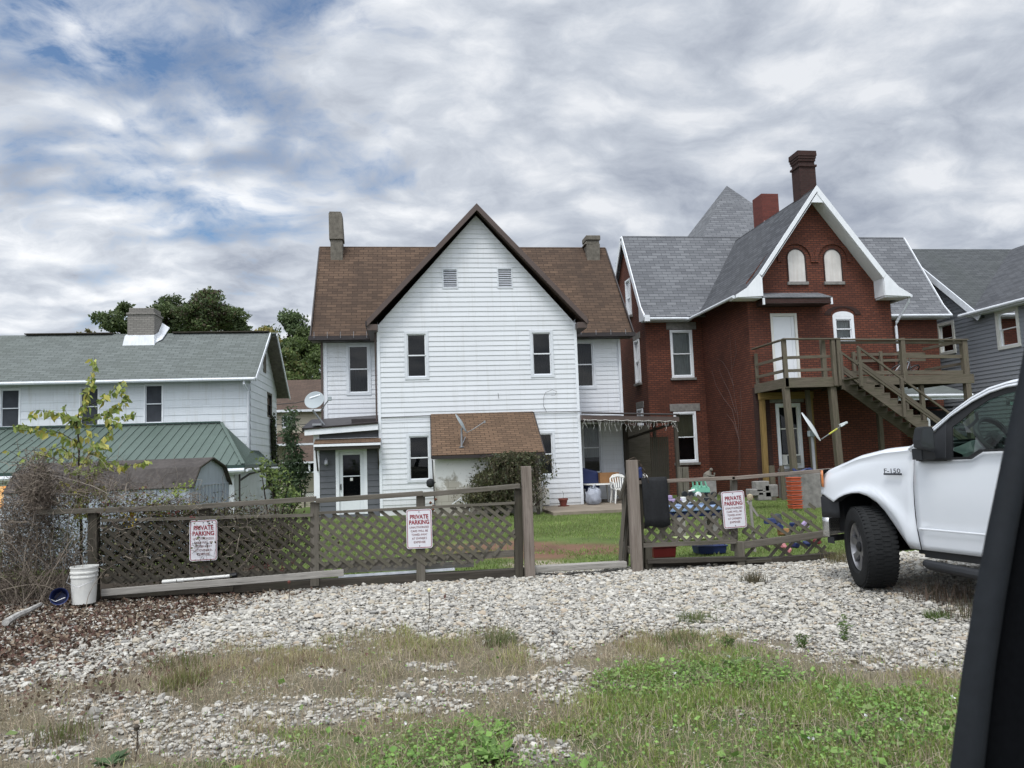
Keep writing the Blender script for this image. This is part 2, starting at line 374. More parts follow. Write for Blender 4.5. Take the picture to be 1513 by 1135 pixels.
# ---------------------------------------------------------------- materials
W_=lambda v:(v,v,v,1)
M={}
M['vinyl']=m_plain('vinyl_siding',(.68,.72,.77,1),.55,0,.07,.8,.35,.05,.002,streak=.20,dirt=(.45,.46,.46,1))
M['vinyl']=m_siding('vinyl_siding',(.69,.715,.75,1))
M['vinyl_trim']=m_plain('vinyl_trim',(.72,.75,.79,1),.5,0,.04,3)
M['win_frame']=m_plain('window_frame_paint',(.62,.65,.69,1),.5,0,.1,4)
M['white_paint']=m_plain('white_paint',(.74,.765,.80,1),.5,0,.05,5,streak=.12)
M['brown_trim']=m_plain('brown_trim',(.085,.060,.052,1),.5,0,.15,3)
M['dark_gutter']=m_plain('dark_gutter',(.028,.022,.022,1),.45,0,.2,5)
M['shingle_brown']=m_shingle('brown_shingle',(.140,.092,.063,1),(.078,.052,.037,1),(.036,.025,.019,1),.34,.14,.75,(.052,.037,.029,1),.5)
M['shingle_tan']=m_shingle('tan_shingle',(.185,.120,.078,1),(.125,.082,.054,1),(.055,.036,.026,1),.26,.105,.5,(.095,.064,.044,1),.7)
M['shingle_grey']=m_shingle('grey_shingle',(.20,.208,.222,1),(.130,.136,.148,1),(.065,.068,.076,1),.40,.15,.25,(.115,.12,.13,1),.8)
M['shingle_dark']=m_shingle('charcoal_shingle',(.105,.11,.122,1),(.062,.066,.074,1),(.03,.032,.036,1),.36,.15,.3,(.12,.125,.13,1),.7)
M['shingle_moss']=m_shingle('weathered_grey_shingle',(.17,.19,.185,1),(.125,.14,.135,1),(.07,.08,.075,1),.36,.14,.4,(.10,.115,.10,1),.4)
M['shingle_mid']=m_shingle('slate_grey_shingle',(.10,.107,.112,1),(.07,.076,.08,1),(.035,.038,.04,1),.36,.15,.4,(.065,.075,.068,1),.5)
M['shingle_far']=m_shingle('far_brown_shingle',(.12,.085,.066,1),(.09,.066,.052,1),(.06,.04,.04,1),.4,.16,.3)
M['concrete_block']=m_plain('chimney_block',(.155,.142,.12,1),.9,0,.35,7,.2,.5,.01,streak=.3)
M['red_brick']=m_brick('red_brick',(.175,.058,.035,1),(.105,.036,.024,1),(.045,.026,.022,1),.21,.075,.014,.55,(.045,.020,.015,1))
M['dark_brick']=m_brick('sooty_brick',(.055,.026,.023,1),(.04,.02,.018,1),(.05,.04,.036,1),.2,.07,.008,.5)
M['bright_brick']=m_brick('bright_red_brick',(.165,.048,.038,1),(.12,.036,.030,1),(.10,.05,.042,1),.2,.07,.007,.1)
M['grey_brick']=m_brick('grey_chimney_brick',(.27,.255,.235,1),(.20,.19,.175,1),(.13,.125,.115,1),.21,.075,.01,.2,(.1,.1,.1,1))
M['stone']=m_plain('stone_sill',(.22,.21,.20,1),.85,0,.3,8,.2,.4,.008)
M['grey_siding']=m_plain('charcoal_siding',(.095,.100,.112,1),.6,0,.1,2)
M['blue_siding']=m_plain('grey_blue_siding',(.235,.25,.275,1),.55,0,.06,1)
M['tan_siding']=m_plain('tan_siding',(.42,.38,.30,1),.6,0,.08,1)
M['asb']=m_plain('white_shingle_siding',(.68,.72,.76,1),.7,0,.06,.7,.3,.1,.004,streak=.22,dirt=(.42,.42,.38,1))
M['asb']=m_siding('white_shingle_siding',(.66,.70,.74,1),.6,.285,(.38,.38,.33,1),.45)
M['green_metal']=m_plain('green_metal_roof',(.095,.130,.113,1),.5,.1,.12,.9,.4,.03,.002)
M['green_dark']=m_plain('green_metal_trim',(.03,.06,.05,1),.45,.1,.1,2)
M['gutter']=m_plain('white_gutter',(.66,.69,.73,1),.45,0,.12,3,streak=.25)
M['block_wall']=None
def blockwall():
    t=NT('painted_block_wall'); uv=t.uv(); b=t.t.nodes.new('ShaderNodeTexBrick'); t.l(uv,b.inputs[0])
    b.inputs['Scale'].default_value=1; b.inputs['Mortar Size'].default_value=.008; b.inputs['Brick Width'].default_value=.4; b.inputs['Row Height'].default_value=.2; b.inputs['Mortar Smooth'].default_value=.6
    b.inputs[1].default_value=(.40,.38,.33,1); b.inputs[2].default_value=(.33,.31,.27,1); b.inputs[3].default_value=(.22,.21,.18,1)
    ov=t.obj(); n=t.noise(ov,1.7,7,.68,.4); sx=t.n('ShaderNodeSeparateXYZ'); t.l(ov,sx.inputs[0])
    h=t.math('ADD',n,t.math('MULTIPLY',t.math('SUBTRACT',sx.outputs[2],.85),.35))
    col=t.mix(t.ramp(h,.47,.55),b.outputs[0],(.70,.70,.68,1)); n2=t.noise(ov,9,6,.75); col=t.mix(t.math('MULTIPLY',t.ramp(n2,.58,.7),.5),col,(.12,.11,.10,1))
    t.bsdf(col,.9,0,.2,t.bump(b.outputs[1],-.5,.006,t.bump(n2,.5,.006))); return t.m
M['block_wall']=blockwall()
M['pane']=m_glass('window_glass',(.62,.66,.68,1),.85)
M['room']=m_plain('dark_room',(.018,.018,.02,1),.9,0,.2,2,.1)
M['curtain_white']=m_plain('white_curtain',(.5,.5,.48,1),.9,0,.15,3,.1)
M['curtain_grey']=m_plain('grey_curtain',(.035,.035,.037,1),.9,0,.3,3,.1)
M['curtain_olive']=m_plain('olive_blind',(.22,.20,.13,1),.9,0,.15,3,.1)
M['screen']=m_plain('window_screen',(.055,.06,.07,1),.8,0,.2,3,.1)
M['door_white']=m_plain('white_door',(.68,.71,.74,1),.4,0,.04,3)
M['board']=m_plain('white_board',(.62,.60,.58,1),.7,0,.14,2.5,.2,.15,.003,streak=.3,dirt=(.35,.27,.22,1))
M['wood_old']=m_wood('weathered_fence_wood',(.085,.075,.062,1),(.165,.150,.128,1),green=.45,gc=(.060,.062,.036,1))
M['wood_dark']=m_wood('dark_lattice_wood',(.038,.034,.027,1),(.085,.076,.060,1),green=.5,gc=(.040,.040,.024,1))
M['wood_lat2']=m_wood('grey_lattice_wood',(.075,.069,.052,1),(.155,.142,.112,1),green=.35,gc=(.075,.072,.045,1))
M['wood_post']=m_wood('grey_post_wood',(.13,.105,.088,1),(.26,.225,.195,1),green=.1)
M['wood_deck']=m_wood('deck_wood',(.075,.063,.048,1),(.165,.142,.110,1),green=.35,gc=(.10,.11,.06,1))
M['wood_stair']=m_wood('stair_wood',(.065,.055,.042,1),(.145,.125,.098,1),green=.3)
M['wood_ochre']=m_wood('ochre_post_wood',(.16,.10,.035,1),(.27,.185,.075,1),green=.1)
M['wood_plank']=m_wood('bleached_plank',(.20,.19,.175,1),(.38,.36,.33,1),green=.15)
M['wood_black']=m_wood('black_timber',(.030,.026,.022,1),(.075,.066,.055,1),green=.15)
M['black']=m_plain('black_plastic',(.013,.014,.016,1),.5,0,.2,8,.4)
M['metal_grey']=m_plain('galvanised_metal',(.33,.34,.36,1),.4,.6,.15,9)
M['white_plastic']=m_plain('white_plastic',(.68,.68,.65,1),.5,0,.1,6,streak=.15)
M['blue']=m_plain('blue_plastic',(.014,.025,.10,1),.5,0,.2,6)
M['blue_light']=m_plain('pale_blue_plastic',(.22,.31,.48,1),.45,0,.1,6)
M['mint']=m_plain('mint_green_plastic',(.16,.42,.29,1),.4,0,.08,6)
M['lime']=m_plain('lime_plastic',(.33,.40,.16,1),.45,0,.1,6)
M['pink']=m_plain('pink_plastic',(.70,.28,.30,1),.5,0,.1,6)
M['lilac']=m_plain('lilac_plastic',(.35,.27,.45,1),.5,0,.1,6)
M['orange']=m_plain('orange_plastic',(.40,.075,.03,1),.5,0,.15,6)
M['terracotta']=m_plain('terracotta',(.17,.05,.037,1),.8,0,.15,9)
M['red_dark']=m_plain('dark_red_plastic',(.13,.012,.014,1),.5,0,.1,6)
M['cardboard']=m_plain('cardboard',(.27,.14,.06,1),.85,0,.15,5)
M['tan_stone']=m_plain('carved_pale_stone',(.42,.36,.25,1),.85,0,.25,12,.2,.6,.01)
M['bag']=m_plain('plastic_bag',(.40,.43,.50,1),.3,0,.15,5,.5,.6,.03,Transmission_Weight=.2)
M['leaf']=m_leaf('leaf'); M['leaf_dry']=m_leaf('dry_leaf',.8,.1); M['grass']=m_leaf('grass_blade',.7,.3); M['twig']=m_attr('twig_bark',.9,.3,40)
M['bark']=m_plain('bark',(.075,.058,.045,1),.95,0,.3,15,.1,.6,.01)
M['bark_dark']=m_plain('dark_bark',(.035,.026,.022,1),.95,0,.3,15,.1,.6,.01)
M['stonechip']=m_attr('crushed_limestone',.9,.5,90)
M['dish']=m_plain('dish_grey',(.30,.34,.36,1),.55,0,.06,4)
M['dish_light']=m_plain('dish_pale',(.52,.55,.56,1),.5,0,.06,4)
M['concrete']=m_plain('concrete_slab',(.23,.195,.155,1),.9,0,.25,1.8,.2,.3,.006,streak=0)
M['cream']=m_plain('cream_paint',(.62,.62,.58,1),.6,0,.08,3)
# ================================================================ WHITE GABLED HOUSE
GZ=-.22
def build_white_house():
    H=thing('gabled_house','white clapboard house with steep front gable, brown roof and charcoal entry annex','house',(2.4,24,GZ))
    WL,WR,WF=-.75,5.43,23.8; EZ=5.62; AP=(2.37,9.22)
    W=Wall('S',WF); sl=(AP[1]-EZ-.02)/(AP[0]-WL)
    top=AP[1]-.16
    holes=[(.04,.78,3.87,5.37),(3.95,4.70,3.86,5.36),(.04,.80,.74,2.22),(3.90,4.63,.74,2.18),(1.26,1.75,6.70,7.35),(2.99,3.48,6.70,7.37)]
    m=MB(); wall(m,W,[(WL,GZ),(WR,GZ),(WR,EZ-.05),(AP[0],top),(WL,EZ-.05)],holes,.155,.017)
    for d,x in (('W',WL),('E',WR)): wall(m,Wall(d,x),[(WF,GZ),(26.05,GZ),(26.05,5.7),(WF,5.7)],(),.155,.02)
    g=m.build('gable_wing_wall',M['vinyl'],H)
    m=MB(); 
    for x0,x1 in ((WL-.035,WL+.05),(WR-.05,WR+.035)): wbox(m,W,x0,x1,GZ,EZ-.04,-.02,.035)
    m.build('corner_trim',M['vinyl_trim'],H)
    # rear main body
    MW=Wall('S',26.0); ML,MR=-2.59,7.48
    mh=[(-1.88,-1.07,3.62,5.36),(5.80,6.60,3.65,5.36),(5.95,6.72,.70,2.56)]
    m=MB(); wall(m,MW,[(ML,GZ),(MR,GZ),(MR,5.55),(ML,5.55)],mh,.155,.017)
    for d,x in (('W',ML),('E',MR)): wall(m,Wall(d,x),[(26,GZ),(31.4,GZ),(31.4,5.55),(28.7,9.2),(26,5.55)],(),.155,.02)
    wall(m,Wall('N',31.4),[(ML,GZ),(MR,GZ),(MR,5.55),(ML,5.55)],(),.155,.02)
    m.build('main_wall',M['vinyl'],H)
    m=MB(); wbox(m,MW,ML-.03,ML+.09,GZ,5.5,-.02,.035); wbox(m,MW,MR-.08,MR+.03,GZ,5.5,-.02,.035); m.build('corner_trim',M['vinyl_trim'],H)
    # main roof, slightly bell-cast
    m=MB(); RL,RR=-2.97,7.86; rz=9.38
    pr=[(25.55,5.55),(25.95,5.98),(28.6,rz)]
    for (y0,z0),(y1,z1) in zip(pr,pr[1:]):
        e0=0.04 if y0<25.9 else .09; e1=.09 if y1<26 else .0
        m.slab([(RL+.0-(.08-e0)*1,y0,z0),(RR+(.08-e0),y0,z0),(RR+.0+(.08-e1)*.0,y1,z1),(RL,y1,z1)],.07)
    m.slab([(RL,28.6,rz-.004),(RR,28.6,rz-.004),(RR,31.75,5.5),(RL,31.75,5.5)],.07)
    ro=m.build('main_roof',M['shingle_brown'],H)
    m=MB(); m.box(RL-.06,-.9,25.45,25.56,5.40,5.53); m.box(5.62,RR+.06,25.45,25.56,5.40,5.53); m.box(RL,-.80,25.56,26.0,5.38,5.42); m.box(5.5,RR,25.56,26.0,5.38,5.42)
    for x in (RL,RR): 
        m.bar((x,25.5,5.5),(x,28.6,rz-.1),.04,.14); m.bar((x,31.7,5.45),(x,28.6,rz-.1),.04,.14)
    m.build('gutter',M['dark_gutter'],H)
    m=MB()
    for k in range(5): m.box(-2.85+k*.42,-2.84+k*.42,25.42,25.44,5.45,5.66)
    for k in range(4): m.box(6.0+k*.52,6.01+k*.52,25.42,25.44,5.45,5.62)
    m.build('snow_guard',M['metal_grey'],H)
    # gable roof
    m=MB(); yf,yb=23.38,28.55; OL,OR=-1.06,5.74; oz=5.66
    for ox in (OL,OR):
        m.slab([(ox,yf,oz),(AP[0],yf,9.30),(AP[0],yb,9.30),(ox,26.1,oz),(ox,25.7,oz)],.06)
    m.build('gable_roof',M['shingle_brown'],H)
    m=MB()
    for ox in (OL,OR):
        sgn=1 if ox<0 else -1
        m.prism([(ox,yf-.015,oz-.19),(ox,yf-.015,oz+.015),(AP[0],yf-.015,9.315),(AP[0],yf-.015,9.10)],(0,.05,0))
        # soffit
        m.slab([(ox+.01*sgn,yf+.03,oz-.085),(AP[0],yf+.03,9.20),(AP[0],23.8,9.20),(ox+.01*sgn,23.8,oz-.085)],.02)
        m.box(min(ox,ox+.31*sgn),max(ox,ox+.31*sgn),yf+.04,25.6,oz-.30,oz-.12)
    m.build('rake_board',M['brown_trim'],H,bevel=.006)
    m=MB(); m.box(OL-.05,OL+.03,yf+.06,25.6,oz-.16,oz-.02); m.box(OR-.03,OR+.05,yf+.06,25.6,oz-.16,oz-.02); m.build('gutter',M['dark_gutter'],H)
    # downspouts
    m=MB(); m.bar((-.84,23.95,5.5),(-.84,23.95,2.6),.05,.05); m.bar((-.93,23.9,5.55),(-.84,23.95,5.35),.05,.05); m.build('downspout',M['brown_trim'],H)
    m=MB(); m.bar((-2.66,25.95,5.4),(-2.66,25.95,2.5),.07,.05); m.build('downspout',M['brown_trim'],H)
    m=MB(); m.bar((7.44,25.93,5.35),(7.44,25.93,2.6),.05,.04,); m.build('downspout',M['gutter'],H)
    # windows
    fr=M['win_frame']
    for i,(a0,a1,z0,z1) in enumerate(holes[:4]):
        window(W,H,a0,a1,z0,z1,fr,M['pane'],M['room'],.085,M['white_paint'],curtain=[None,M['curtain_grey'],None,M['curtain_grey']][i],cspan=(0,1) if i==3 else (0,.55))
    for i,(a0,a1,z0,z1) in enumerate(mh):
        window(MW,H,a0,a1,z0,z1,fr,M['pane'],M['room'],.09,M['white_paint'],curtain=[M['curtain_grey'],M['curtain_grey'],M['curtain_white']][i],cspan=[(0,.5),(0,.95),(.3,1)][i])
    for a0,a1,z0,z1 in holes[4:]:
        m=MB(); c=.04
        wbox(m,W,a0,a0+c,z0,z1,-.04,.03); wbox(m,W,a1-c,a1,z0,z1,-.04,.03); wbox(m,W,a0+c,a1-c,z1-c,z1,-.04,.028); wbox(m,W,a0+c,a1-c,z0,z0+c,-.04,.028)
        v=m.build('gable_vent',fr,H)
        m=MB(); n=10
        for k in range(n):
            z=z0+c+(z1-z0-2*c)*(k+.15)/n; h=(z1-z0-2*c)/n
            m.face([W.P(a0+c,z,.015),W.P(a1-c,z,.015),W.P(a1-c,z+h*.75,-.03),W.P(a0+c,z+h*.75,-.03)])
        m.build('louvre',fr,v)
        m=MB(); m.face([W.P(a0,z0,-.05),W.P(a1,z0,-.05),W.P(a1,z1,-.05),W.P(a0,z1,-.05)]); m.build('backing',M['room'],v)
    # chimneys
    m=MB(); m.hexa([(-2.53,28.1,8.6),(-2.09,28.1,8.6),(-2.09,28.7,8.6),(-2.53,28.7,8.6),(-2.53,28.1,9.5),(-2.10,28.1,9.5),(-2.10,28.7,9.5),(-2.53,28.7,9.5)])
    m.hexa([(-2.57,28.05,9.5),(-2.06,28.05,9.5),(-2.06,28.72,9.5),(-2.57,28.72,9.5),(-2.58,28.08,10.5),(-2.11,28.08,10.5),(-2.11,28.72,10.5),(-2.58,28.72,10.5)])
    m.box(-2.56,-2.14,28.12,28.68,10.5,10.56); m.build('chimney',M['concrete_block'],H,bevel=.02)
    m=MB(); m.box(7.0,7.5,28.1,28.7,8.7,9.36); m.hexa([(6.92,28.1,9.36),(7.5,28.1,9.36),(7.5,28.7,9.36),(6.92,28.7,9.36),(7.02,28.1,9.52),(7.5,28.1,9.52),(7.5,28.7,9.52),(7.02,28.7,9.52)]); m.box(6.98,7.54,28.05,28.75,9.52,9.70); m.build('chimney',M['concrete_block'],H,bevel=.02)
    # grey entry annex
    A=Wall('S',23.9); ah=[(-2.08,-1.15,-.14,1.88)]
    m=MB(); wall(m,A,[(-2.60,GZ),(WL-.02,GZ),(WL-.02,2.42),(-2.60,2.26)],ah,.178,.018); wall(m,Wall('W',-2.60),[(23.9,GZ),(26,GZ),(26,2.5),(23.9,2.3)],(),.178,.018)
    m.build('entry_annex_wall',M['grey_siding'],H)
    m=MB(); wbox(m,A,-2.72,-2.55,GZ,2.28,-.1,.04); wbox(m,A,-2.6,-.8,2.10,2.15,0,.05)
    m.hexa([(-2.95,23.62,2.25),(-.79,23.62,2.36),(-.79,23.66,2.36),(-2.95,23.66,2.25),(-2.95,23.62,2.45),(-.79,23.62,2.57),(-.79,23.66,2.57),(-2.95,23.66,2.45)])
    m.hexa([(-2.93,23.66,2.27),(-.79,23.66,2.38),(-.79,23.9,2.38),(-2.93,23.9,2.27),(-2.93,23.66,2.30),(-.79,23.66,2.41),(-.79,23.9,2.41),(-2.93,23.9,2.30)])
    m.build('fascia',M['white_paint'],H,bevel=.004)
    m=MB(); m.slab([(-2.97,23.58,2.47),(-.79,23.58,2.59),(-.79,26.0,2.95),(-2.97,26.0,2.86)],.05); m.bar((-2.99,23.6,2.42),(-2.99,26,2.80),.06,.12); m.box(-1.6,-.8,23.95,24.4,2.6,2.72); m.build('annex_roof',M['dark_gutter'],H)
    m=MB(); m.slab([(-2.66,23.35,1.99),(-.72,23.35,1.99),(-.72,23.9,2.15),(-2.66,23.9,2.15)],.03); aw=m.build('door_awning',M['shingle_tan'],H)
    m=MB(); m.box(-2.66,-.72,23.33,23.36,1.90,1.97); m.build('awning_trim',M['white_paint'],aw)
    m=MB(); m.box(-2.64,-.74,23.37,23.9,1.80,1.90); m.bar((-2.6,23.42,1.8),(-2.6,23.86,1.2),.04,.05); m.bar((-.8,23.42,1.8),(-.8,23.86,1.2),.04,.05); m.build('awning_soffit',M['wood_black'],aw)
    m=MB(); a0,a1,z0,z1=ah[0]
    wbox(m,A,a0,a0+.10,z0,z1,-.05,.03); wbox(m,A,a1-.10,a1,z0,z1,-.05,.03); wbox(m,A,a0+.1,a1-.1,z1-.08,z1,-.05,.028); fr_=m.build('door_frame',M['white_paint'],H,bevel=.004)
    m=MB(); D=-.03; i0,i1=a0+.1,a1-.1
    wbox(m,A,i0,i0+.11,z0,z1-.08,D-.02,D); wbox(m,A,i1-.11,i1,z0,z1-.08,D-.02,D); wbox(m,A,i0+.11,i1-.11,1.64,z1-.08,D-.02,D-.001); wbox(m,A,i0+.11,i1-.11,z0,.40,D-.02,D-.001); wbox(m,A,i0+.11,i1-.11,.985,1.015,D-.02,D+.002)
    wbox(m,A,i0+.13,i1-.13,z0+.06,.3,D-.001,D+.008)
    dr=m.build('storm_door',M['door_white'],H,bevel=.004)
    m=MB(); m.face([A.P(i0+.11,.40,D-.012),A.P(i1-.11,.40,D-.012),A.P(i1-.11,1.64,D-.012),A.P(i0+.11,1.64,D-.012)]); m.build('pane',M['pane'],dr)
    m=MB(); m.face([A.P(i0,z0,-.2),A.P(i1,z0,-.2),A.P(i1,z1,-.2),A.P(i0,z1,-.2)]); m.build('inner_door',M['room'],dr)
    m=MB(); m.box(i0+.03,i0+.06,23.88,23.95,.60,.78); m.build('handle',M['black'],dr)
    m=MB(); m.box(-1.66,-1.58,23.915,23.92,.86,.95); m.build('note_paper',M['white_plastic'],dr)
    m=MB(); m.box(-2.38,-2.30,23.84,23.89,1.36,1.52); m.tube([(-2.34,23.85,1.5),(-2.34,23.72,1.56),(-2.34,23.70,1.50)],.012); m.lathe([(.0,.06),(.05,.05),(.06,-.06),(.03,-.1),(0,-.1)],(-2.34,23.70,1.45),10); m.build('porch_lamp',M['metal_grey'],H)
    # cellar entrance block
    C=Wall('S',22.35)
    m=MB(); wall(m,C,[(.84,GZ),(3.90,GZ),(3.90,1.5),(.84,1.5)]); 
    for d,x in (('W',.84),('E',3.90)): wall(m,Wall(d,x),[(22.35,GZ),(23.8,GZ),(23.8,2.68),(22.35,1.6)])
    m.build('cellar_entrance_wall',M['block_wall'],H)
    m=MB(); m.slab([(.74,22.05,1.53),(3.97,22.05,1.53),(3.97,23.79,2.80),(.80,23.79,2.80)],.06); m.build('cellar_entrance_roof',M['shingle_tan'],H)
    m=MB(); m.bar((.73,22.03,1.46),(3.98,22.03,1.46),.04,.09); m.bar((.76,22.3,1.4),(.80,22.3,.1),.03,.03); m.bar((3.99,22.05,1.47),(3.99,23.79,2.74),.03,.08); m.bar((.73,22.05,1.47),(.79,23.79,2.74),.03,.08); m.build('cellar_roof_trim',M['dark_gutter'],H)
    # side porch with flat roof
    m=MB(); m.hexa([(5.46,23.55,2.47),(8.62,23.55,2.33),(8.62,26.0,2.40),(5.46,26.0,2.54),(5.46,23.55,2.63),(8.62,23.55,2.49),(8.62,26.0,2.58),(5.46,26.0,2.72)]); m.build('porch_roof',M['brown_trim'],H,bevel=.01)
    m=MB(); m.tube([(5.46,23.53,2.70),(8.62,23.53,2.56)],.03,6); m.build('porch_gutter',M['dark_gutter'],H)
    m=MB(); m.bar((8.52,23.65,GZ),(8.52,23.65,2.34),.11,.11); m.bar((7.52,25.9,GZ),(7.52,25.9,2.4),.16,.12); m.bar((8.52,25.8,GZ),(8.52,25.8,2.4),.1,.1); m.bar((7.6,25.85,1.9),(8.5,23.7,2.3),.05,.08); m.build('porch_post',M['wood_black'],H)
    m=MB(); m.box(7.56,8.9,27.5,27.55,GZ,2.4); 
    for k in range(9): m.bar((8.0+k*.07,24.6+k*.02,GZ),(8.0+k*.07,24.6,1.9),.06,.015)
    m.build('porch_screen',M['wood_dark'],H)
    # telephone cable along the wall
    m=MB(); pts=[atY(px,py,23.74) for px,py in ((563,617),(590,616),(637,614),(700,613),(760,611),(790,609),(857,608))]; m.tube(pts,.011,5)
    m.tube([atY(px,py,23.74) for px,py in ((808,609),(803,600),(803,588),(806,580),(816,576),(823,579),(820,584),(814,584))],.006,5); m.tube([atY(736,581,23.75),atY(737,589,23.75)],.006,4)
    m.build('telephone_cable',M['black'],H)
    m=MB(); m.box(4.16,4.38,23.7,23.78,-.1,.42); m.build('meter_box',M['cream'],H,bevel=.01)
    return H
build_white_house()
def patio():
    m=MB(); m.box(3.95,8.7,20.9,26.0,-.6,-.135); tag(m.build('patio',M['concrete'],None),kind='structure')
patio()
def icicle_lights():
    # string of unlit icicle lights hanging from the porch gutter
    m=MB(); x=5.5
    top=lambda x:2.50-(x-5.46)*.045
    m.tube([(5.5+.1*k,23.49,top(5.5+.1*k)-.03*abs(math.sin(k*.9))) for k in range(31)],.006,4)
    while x<8.55:
        L=random.choice((.1,.18,.26,.34,.22)); z=top(x); px,pz=x,z; n=int(L/.05)+1; pts=[(px,23.49,pz)]
        for k in range(n): px+=random.uniform(-.035,.035); pz-=.05; pts.append((px,23.49+random.uniform(-.02,.02),pz))
        m.tube(pts,.0032,3)
        for p in pts[1:]: m.lathe([(0,.011),(.008,0),(0,-.011)],p,4)
        x+=random.uniform(.06,.12)
    tag(m.build('icicle_light_string',M['white_plastic'],None),'white unlit icicle light string hanging along the porch gutter','string lights')
icicle_lights()
# ================================================================ RED BRICK HOUSE
def arch_poly(cx,w,z0,zs,n=14,k=1.0):
    """outline: rectangle to spring line zs with a round head"""
    r=w/2; return [(cx-r,z0),(cx+r,z0)]+[(cx+r*math.cos(PI*i/n),zs+k*r*math.sin(PI*i/n)) for i in range(n+1)]
def arch_ring(m,W,cx,r0,r1,zs,k=1.0,out=.03,n=18,leg=0,back=0):
    P=lambda r,i,kk: (cx+r*math.cos(PI*i/n),zs+kk*r*math.sin(PI*i/n))
    for i in range(n):
        a,b=P(r0,i,k),P(r0,i+1,k); c,d=P(r1,i+1,k*(1 if k==1 else .82)),P(r1,i,k*(1 if k==1 else .82))
        q=[a,d,c,b]; m.hexa([W.P(x,z,back) for x,z in q]+[W.P(x,z,out) for x,z in q])
    if leg:
        for s in (-1,1): a0,a1=sorted((cx+s*r0,cx+s*r1)); wbox(m,W,a0,a1,zs-leg,zs,back,out)
def build_red_house():
    H=thing('brick_house','red brick house with steep front gable, grey shingle roofs and two boarded arched windows','house',(13.7,24.5,-.3))
    GZ=-.3; W=Wall('S',24.0); L,R=11.35,16.5; AX=13.80
    holes=[(12.12,13.05,3.62,5.86),(14.34,15.10,4.88,5.74),(12.09,12.95,.72,2.85)]
    m=MB(); wall(m,W,[(L,GZ),(R,GZ),(R,6.9),(AX,9.86),(L,6.9)],holes)
    wall(m,Wall('W',L),[(24,GZ),(28.1,GZ),(28.1,6.6),(24,6.6)]); wall(m,Wall('E',R),[(24,GZ),(28.1,GZ),(28.1,6.6),(24,6.6)])
    m.build('wing_wall',M['red_brick'],H)
    m=MB(); wall(m,Wall('S',23.985),[(L-.015,GZ),(L+.55,GZ),(L+.55,3.4),(L-.015,3.4)]); m.build('dark_corner_brickwork',M['dark_brick'],H)  # thin sheet of darker brick over the lower left corner of the wing
    MW=Wall('S',28.0); ML,MR=9.1,21.2
    mh=[(10.05,10.93,4.17,6.0),(10.02,10.90,.97,2.88)]
    m=MB(); wall(m,MW,[(ML,GZ),(MR,GZ),(MR,6.5),(ML,6.5)],mh)
    lw=[(28.78,29.45,4.1,5.8),(28.75,29.45,1.1,3.1),(29.55,30.2,6.9,8.4)]
    wall(m,Wall('W',ML),[(28,GZ),(33,GZ),(33,6.6),(30.2,10.2),(28,6.6)],lw); wall(m,Wall('E',MR),[(28,GZ),(33,GZ),(33,6.6),(30.2,10.2),(28,6.6)]); wall(m,Wall('N',33),[(ML,GZ),(MR,GZ),(MR,6.5),(ML,6.5)])
    m.build('main_wall',M['red_brick'],H)
    fr=M['white_paint']
    for i,h in enumerate(mh): window(MW,H,*h,fr,M['pane'],M['room'],.08,M['white_paint'],sill=M['stone'],curtain=[M['curtain_white'],M['curtain_olive']][i],cspan=[(0,1),(.5,1)][i],mid=.5)
    for h in lw: window(Wall('W',ML),H,*h,fr,M['pane'],M['room'],.07,M['white_paint'],sill=M['stone'],out=.05)
    m=MB()
    for h in mh: wbox(m,MW,h[0]-.12,h[1]+.18,h[3]+.02,h[3]+.30,-.02,.03)
    for h in lw[:2]: wbox(m,Wall('W',ML),h[0]-.12,h[1]+.12,h[3]+.02,h[3]+.27,-.02,.03)
    wbox(m,W,11.9,13.1,2.88,3.12,-.02,.025)
    m.build('lintel',M['stone'],H,bevel=.01)
    # second floor back door
    m=MB(); a0,a1,z0,z1=holes[0]; wbox(m,W,a0,a0+.08,z0,z1,-.1,.03); wbox(m,W,a1-.08,a1,z0,z1,-.1,.03); wbox(m,W,a0+.08,a1-.08,z1-.1,z1,-.1,.028); d=m.build('door_frame',M['cream'],H,bevel=.005)
    m=MB(); wbox(m,W,a0+.08,a1-.2,z0,z1-.1,-.06,-.02); wbox(m,W,a1-.19,a1-.08,z0,z1-.1,-.06,-.03); m.build('door',M['door_white'],H,bevel=.004)
    # small arched window
    a0,a1,z0,z1=holes[1]
    window(W,H,a0,a1,z0,z1,fr,M['pane'],M['room'],.10,M['white_paint'],curtain=M['curtain_white'],cspan=(.0,1),out=.02)
    m=MB(); poly=[(a0,z1)]+[(a1,z1)]+[((a0+a1)/2+.38*math.cos(PI*i/12),z1+.17*math.sin(PI*i/12)) for i in range(13)]
    m.prism([W.P(x,z,.02) for x,z in poly[1:]],(0,.05,0)); m.build('window_head_panel',fr,H)
    m=MB(); arch_ring(m,W,(a0+a1)/2,.44,.66,z1+.06,.55,.02,16); m.build('brick_arch',M['dark_brick'],H)
    # boarded gable windows
    for cx in (13.18,14.49):
        p=arch_poly(cx,.60,6.93,7.74)
        m=MB(); m.prism([W.P(x,z,.012) for x,z in p],(0,.05,0)); m.build('boarded_window',M['board'],H,bevel=.004)
        m=MB(); arch_ring(m,W,cx,.305,.34,7.74,1,.035,18,.8); m.build('window_rim',M['dark_brick'],H)
        m=MB(); arch_ring(m,W,cx,.52,.66,7.70,1,.05,20,.10,-.01); m.build('brick_arch',M['red_brick'],H)
        m=MB(); wbox(m,W,cx-.37,cx+.37,6.82,6.93,-.02,.07); m.build('sill',M['stone'],H,bevel=.008)
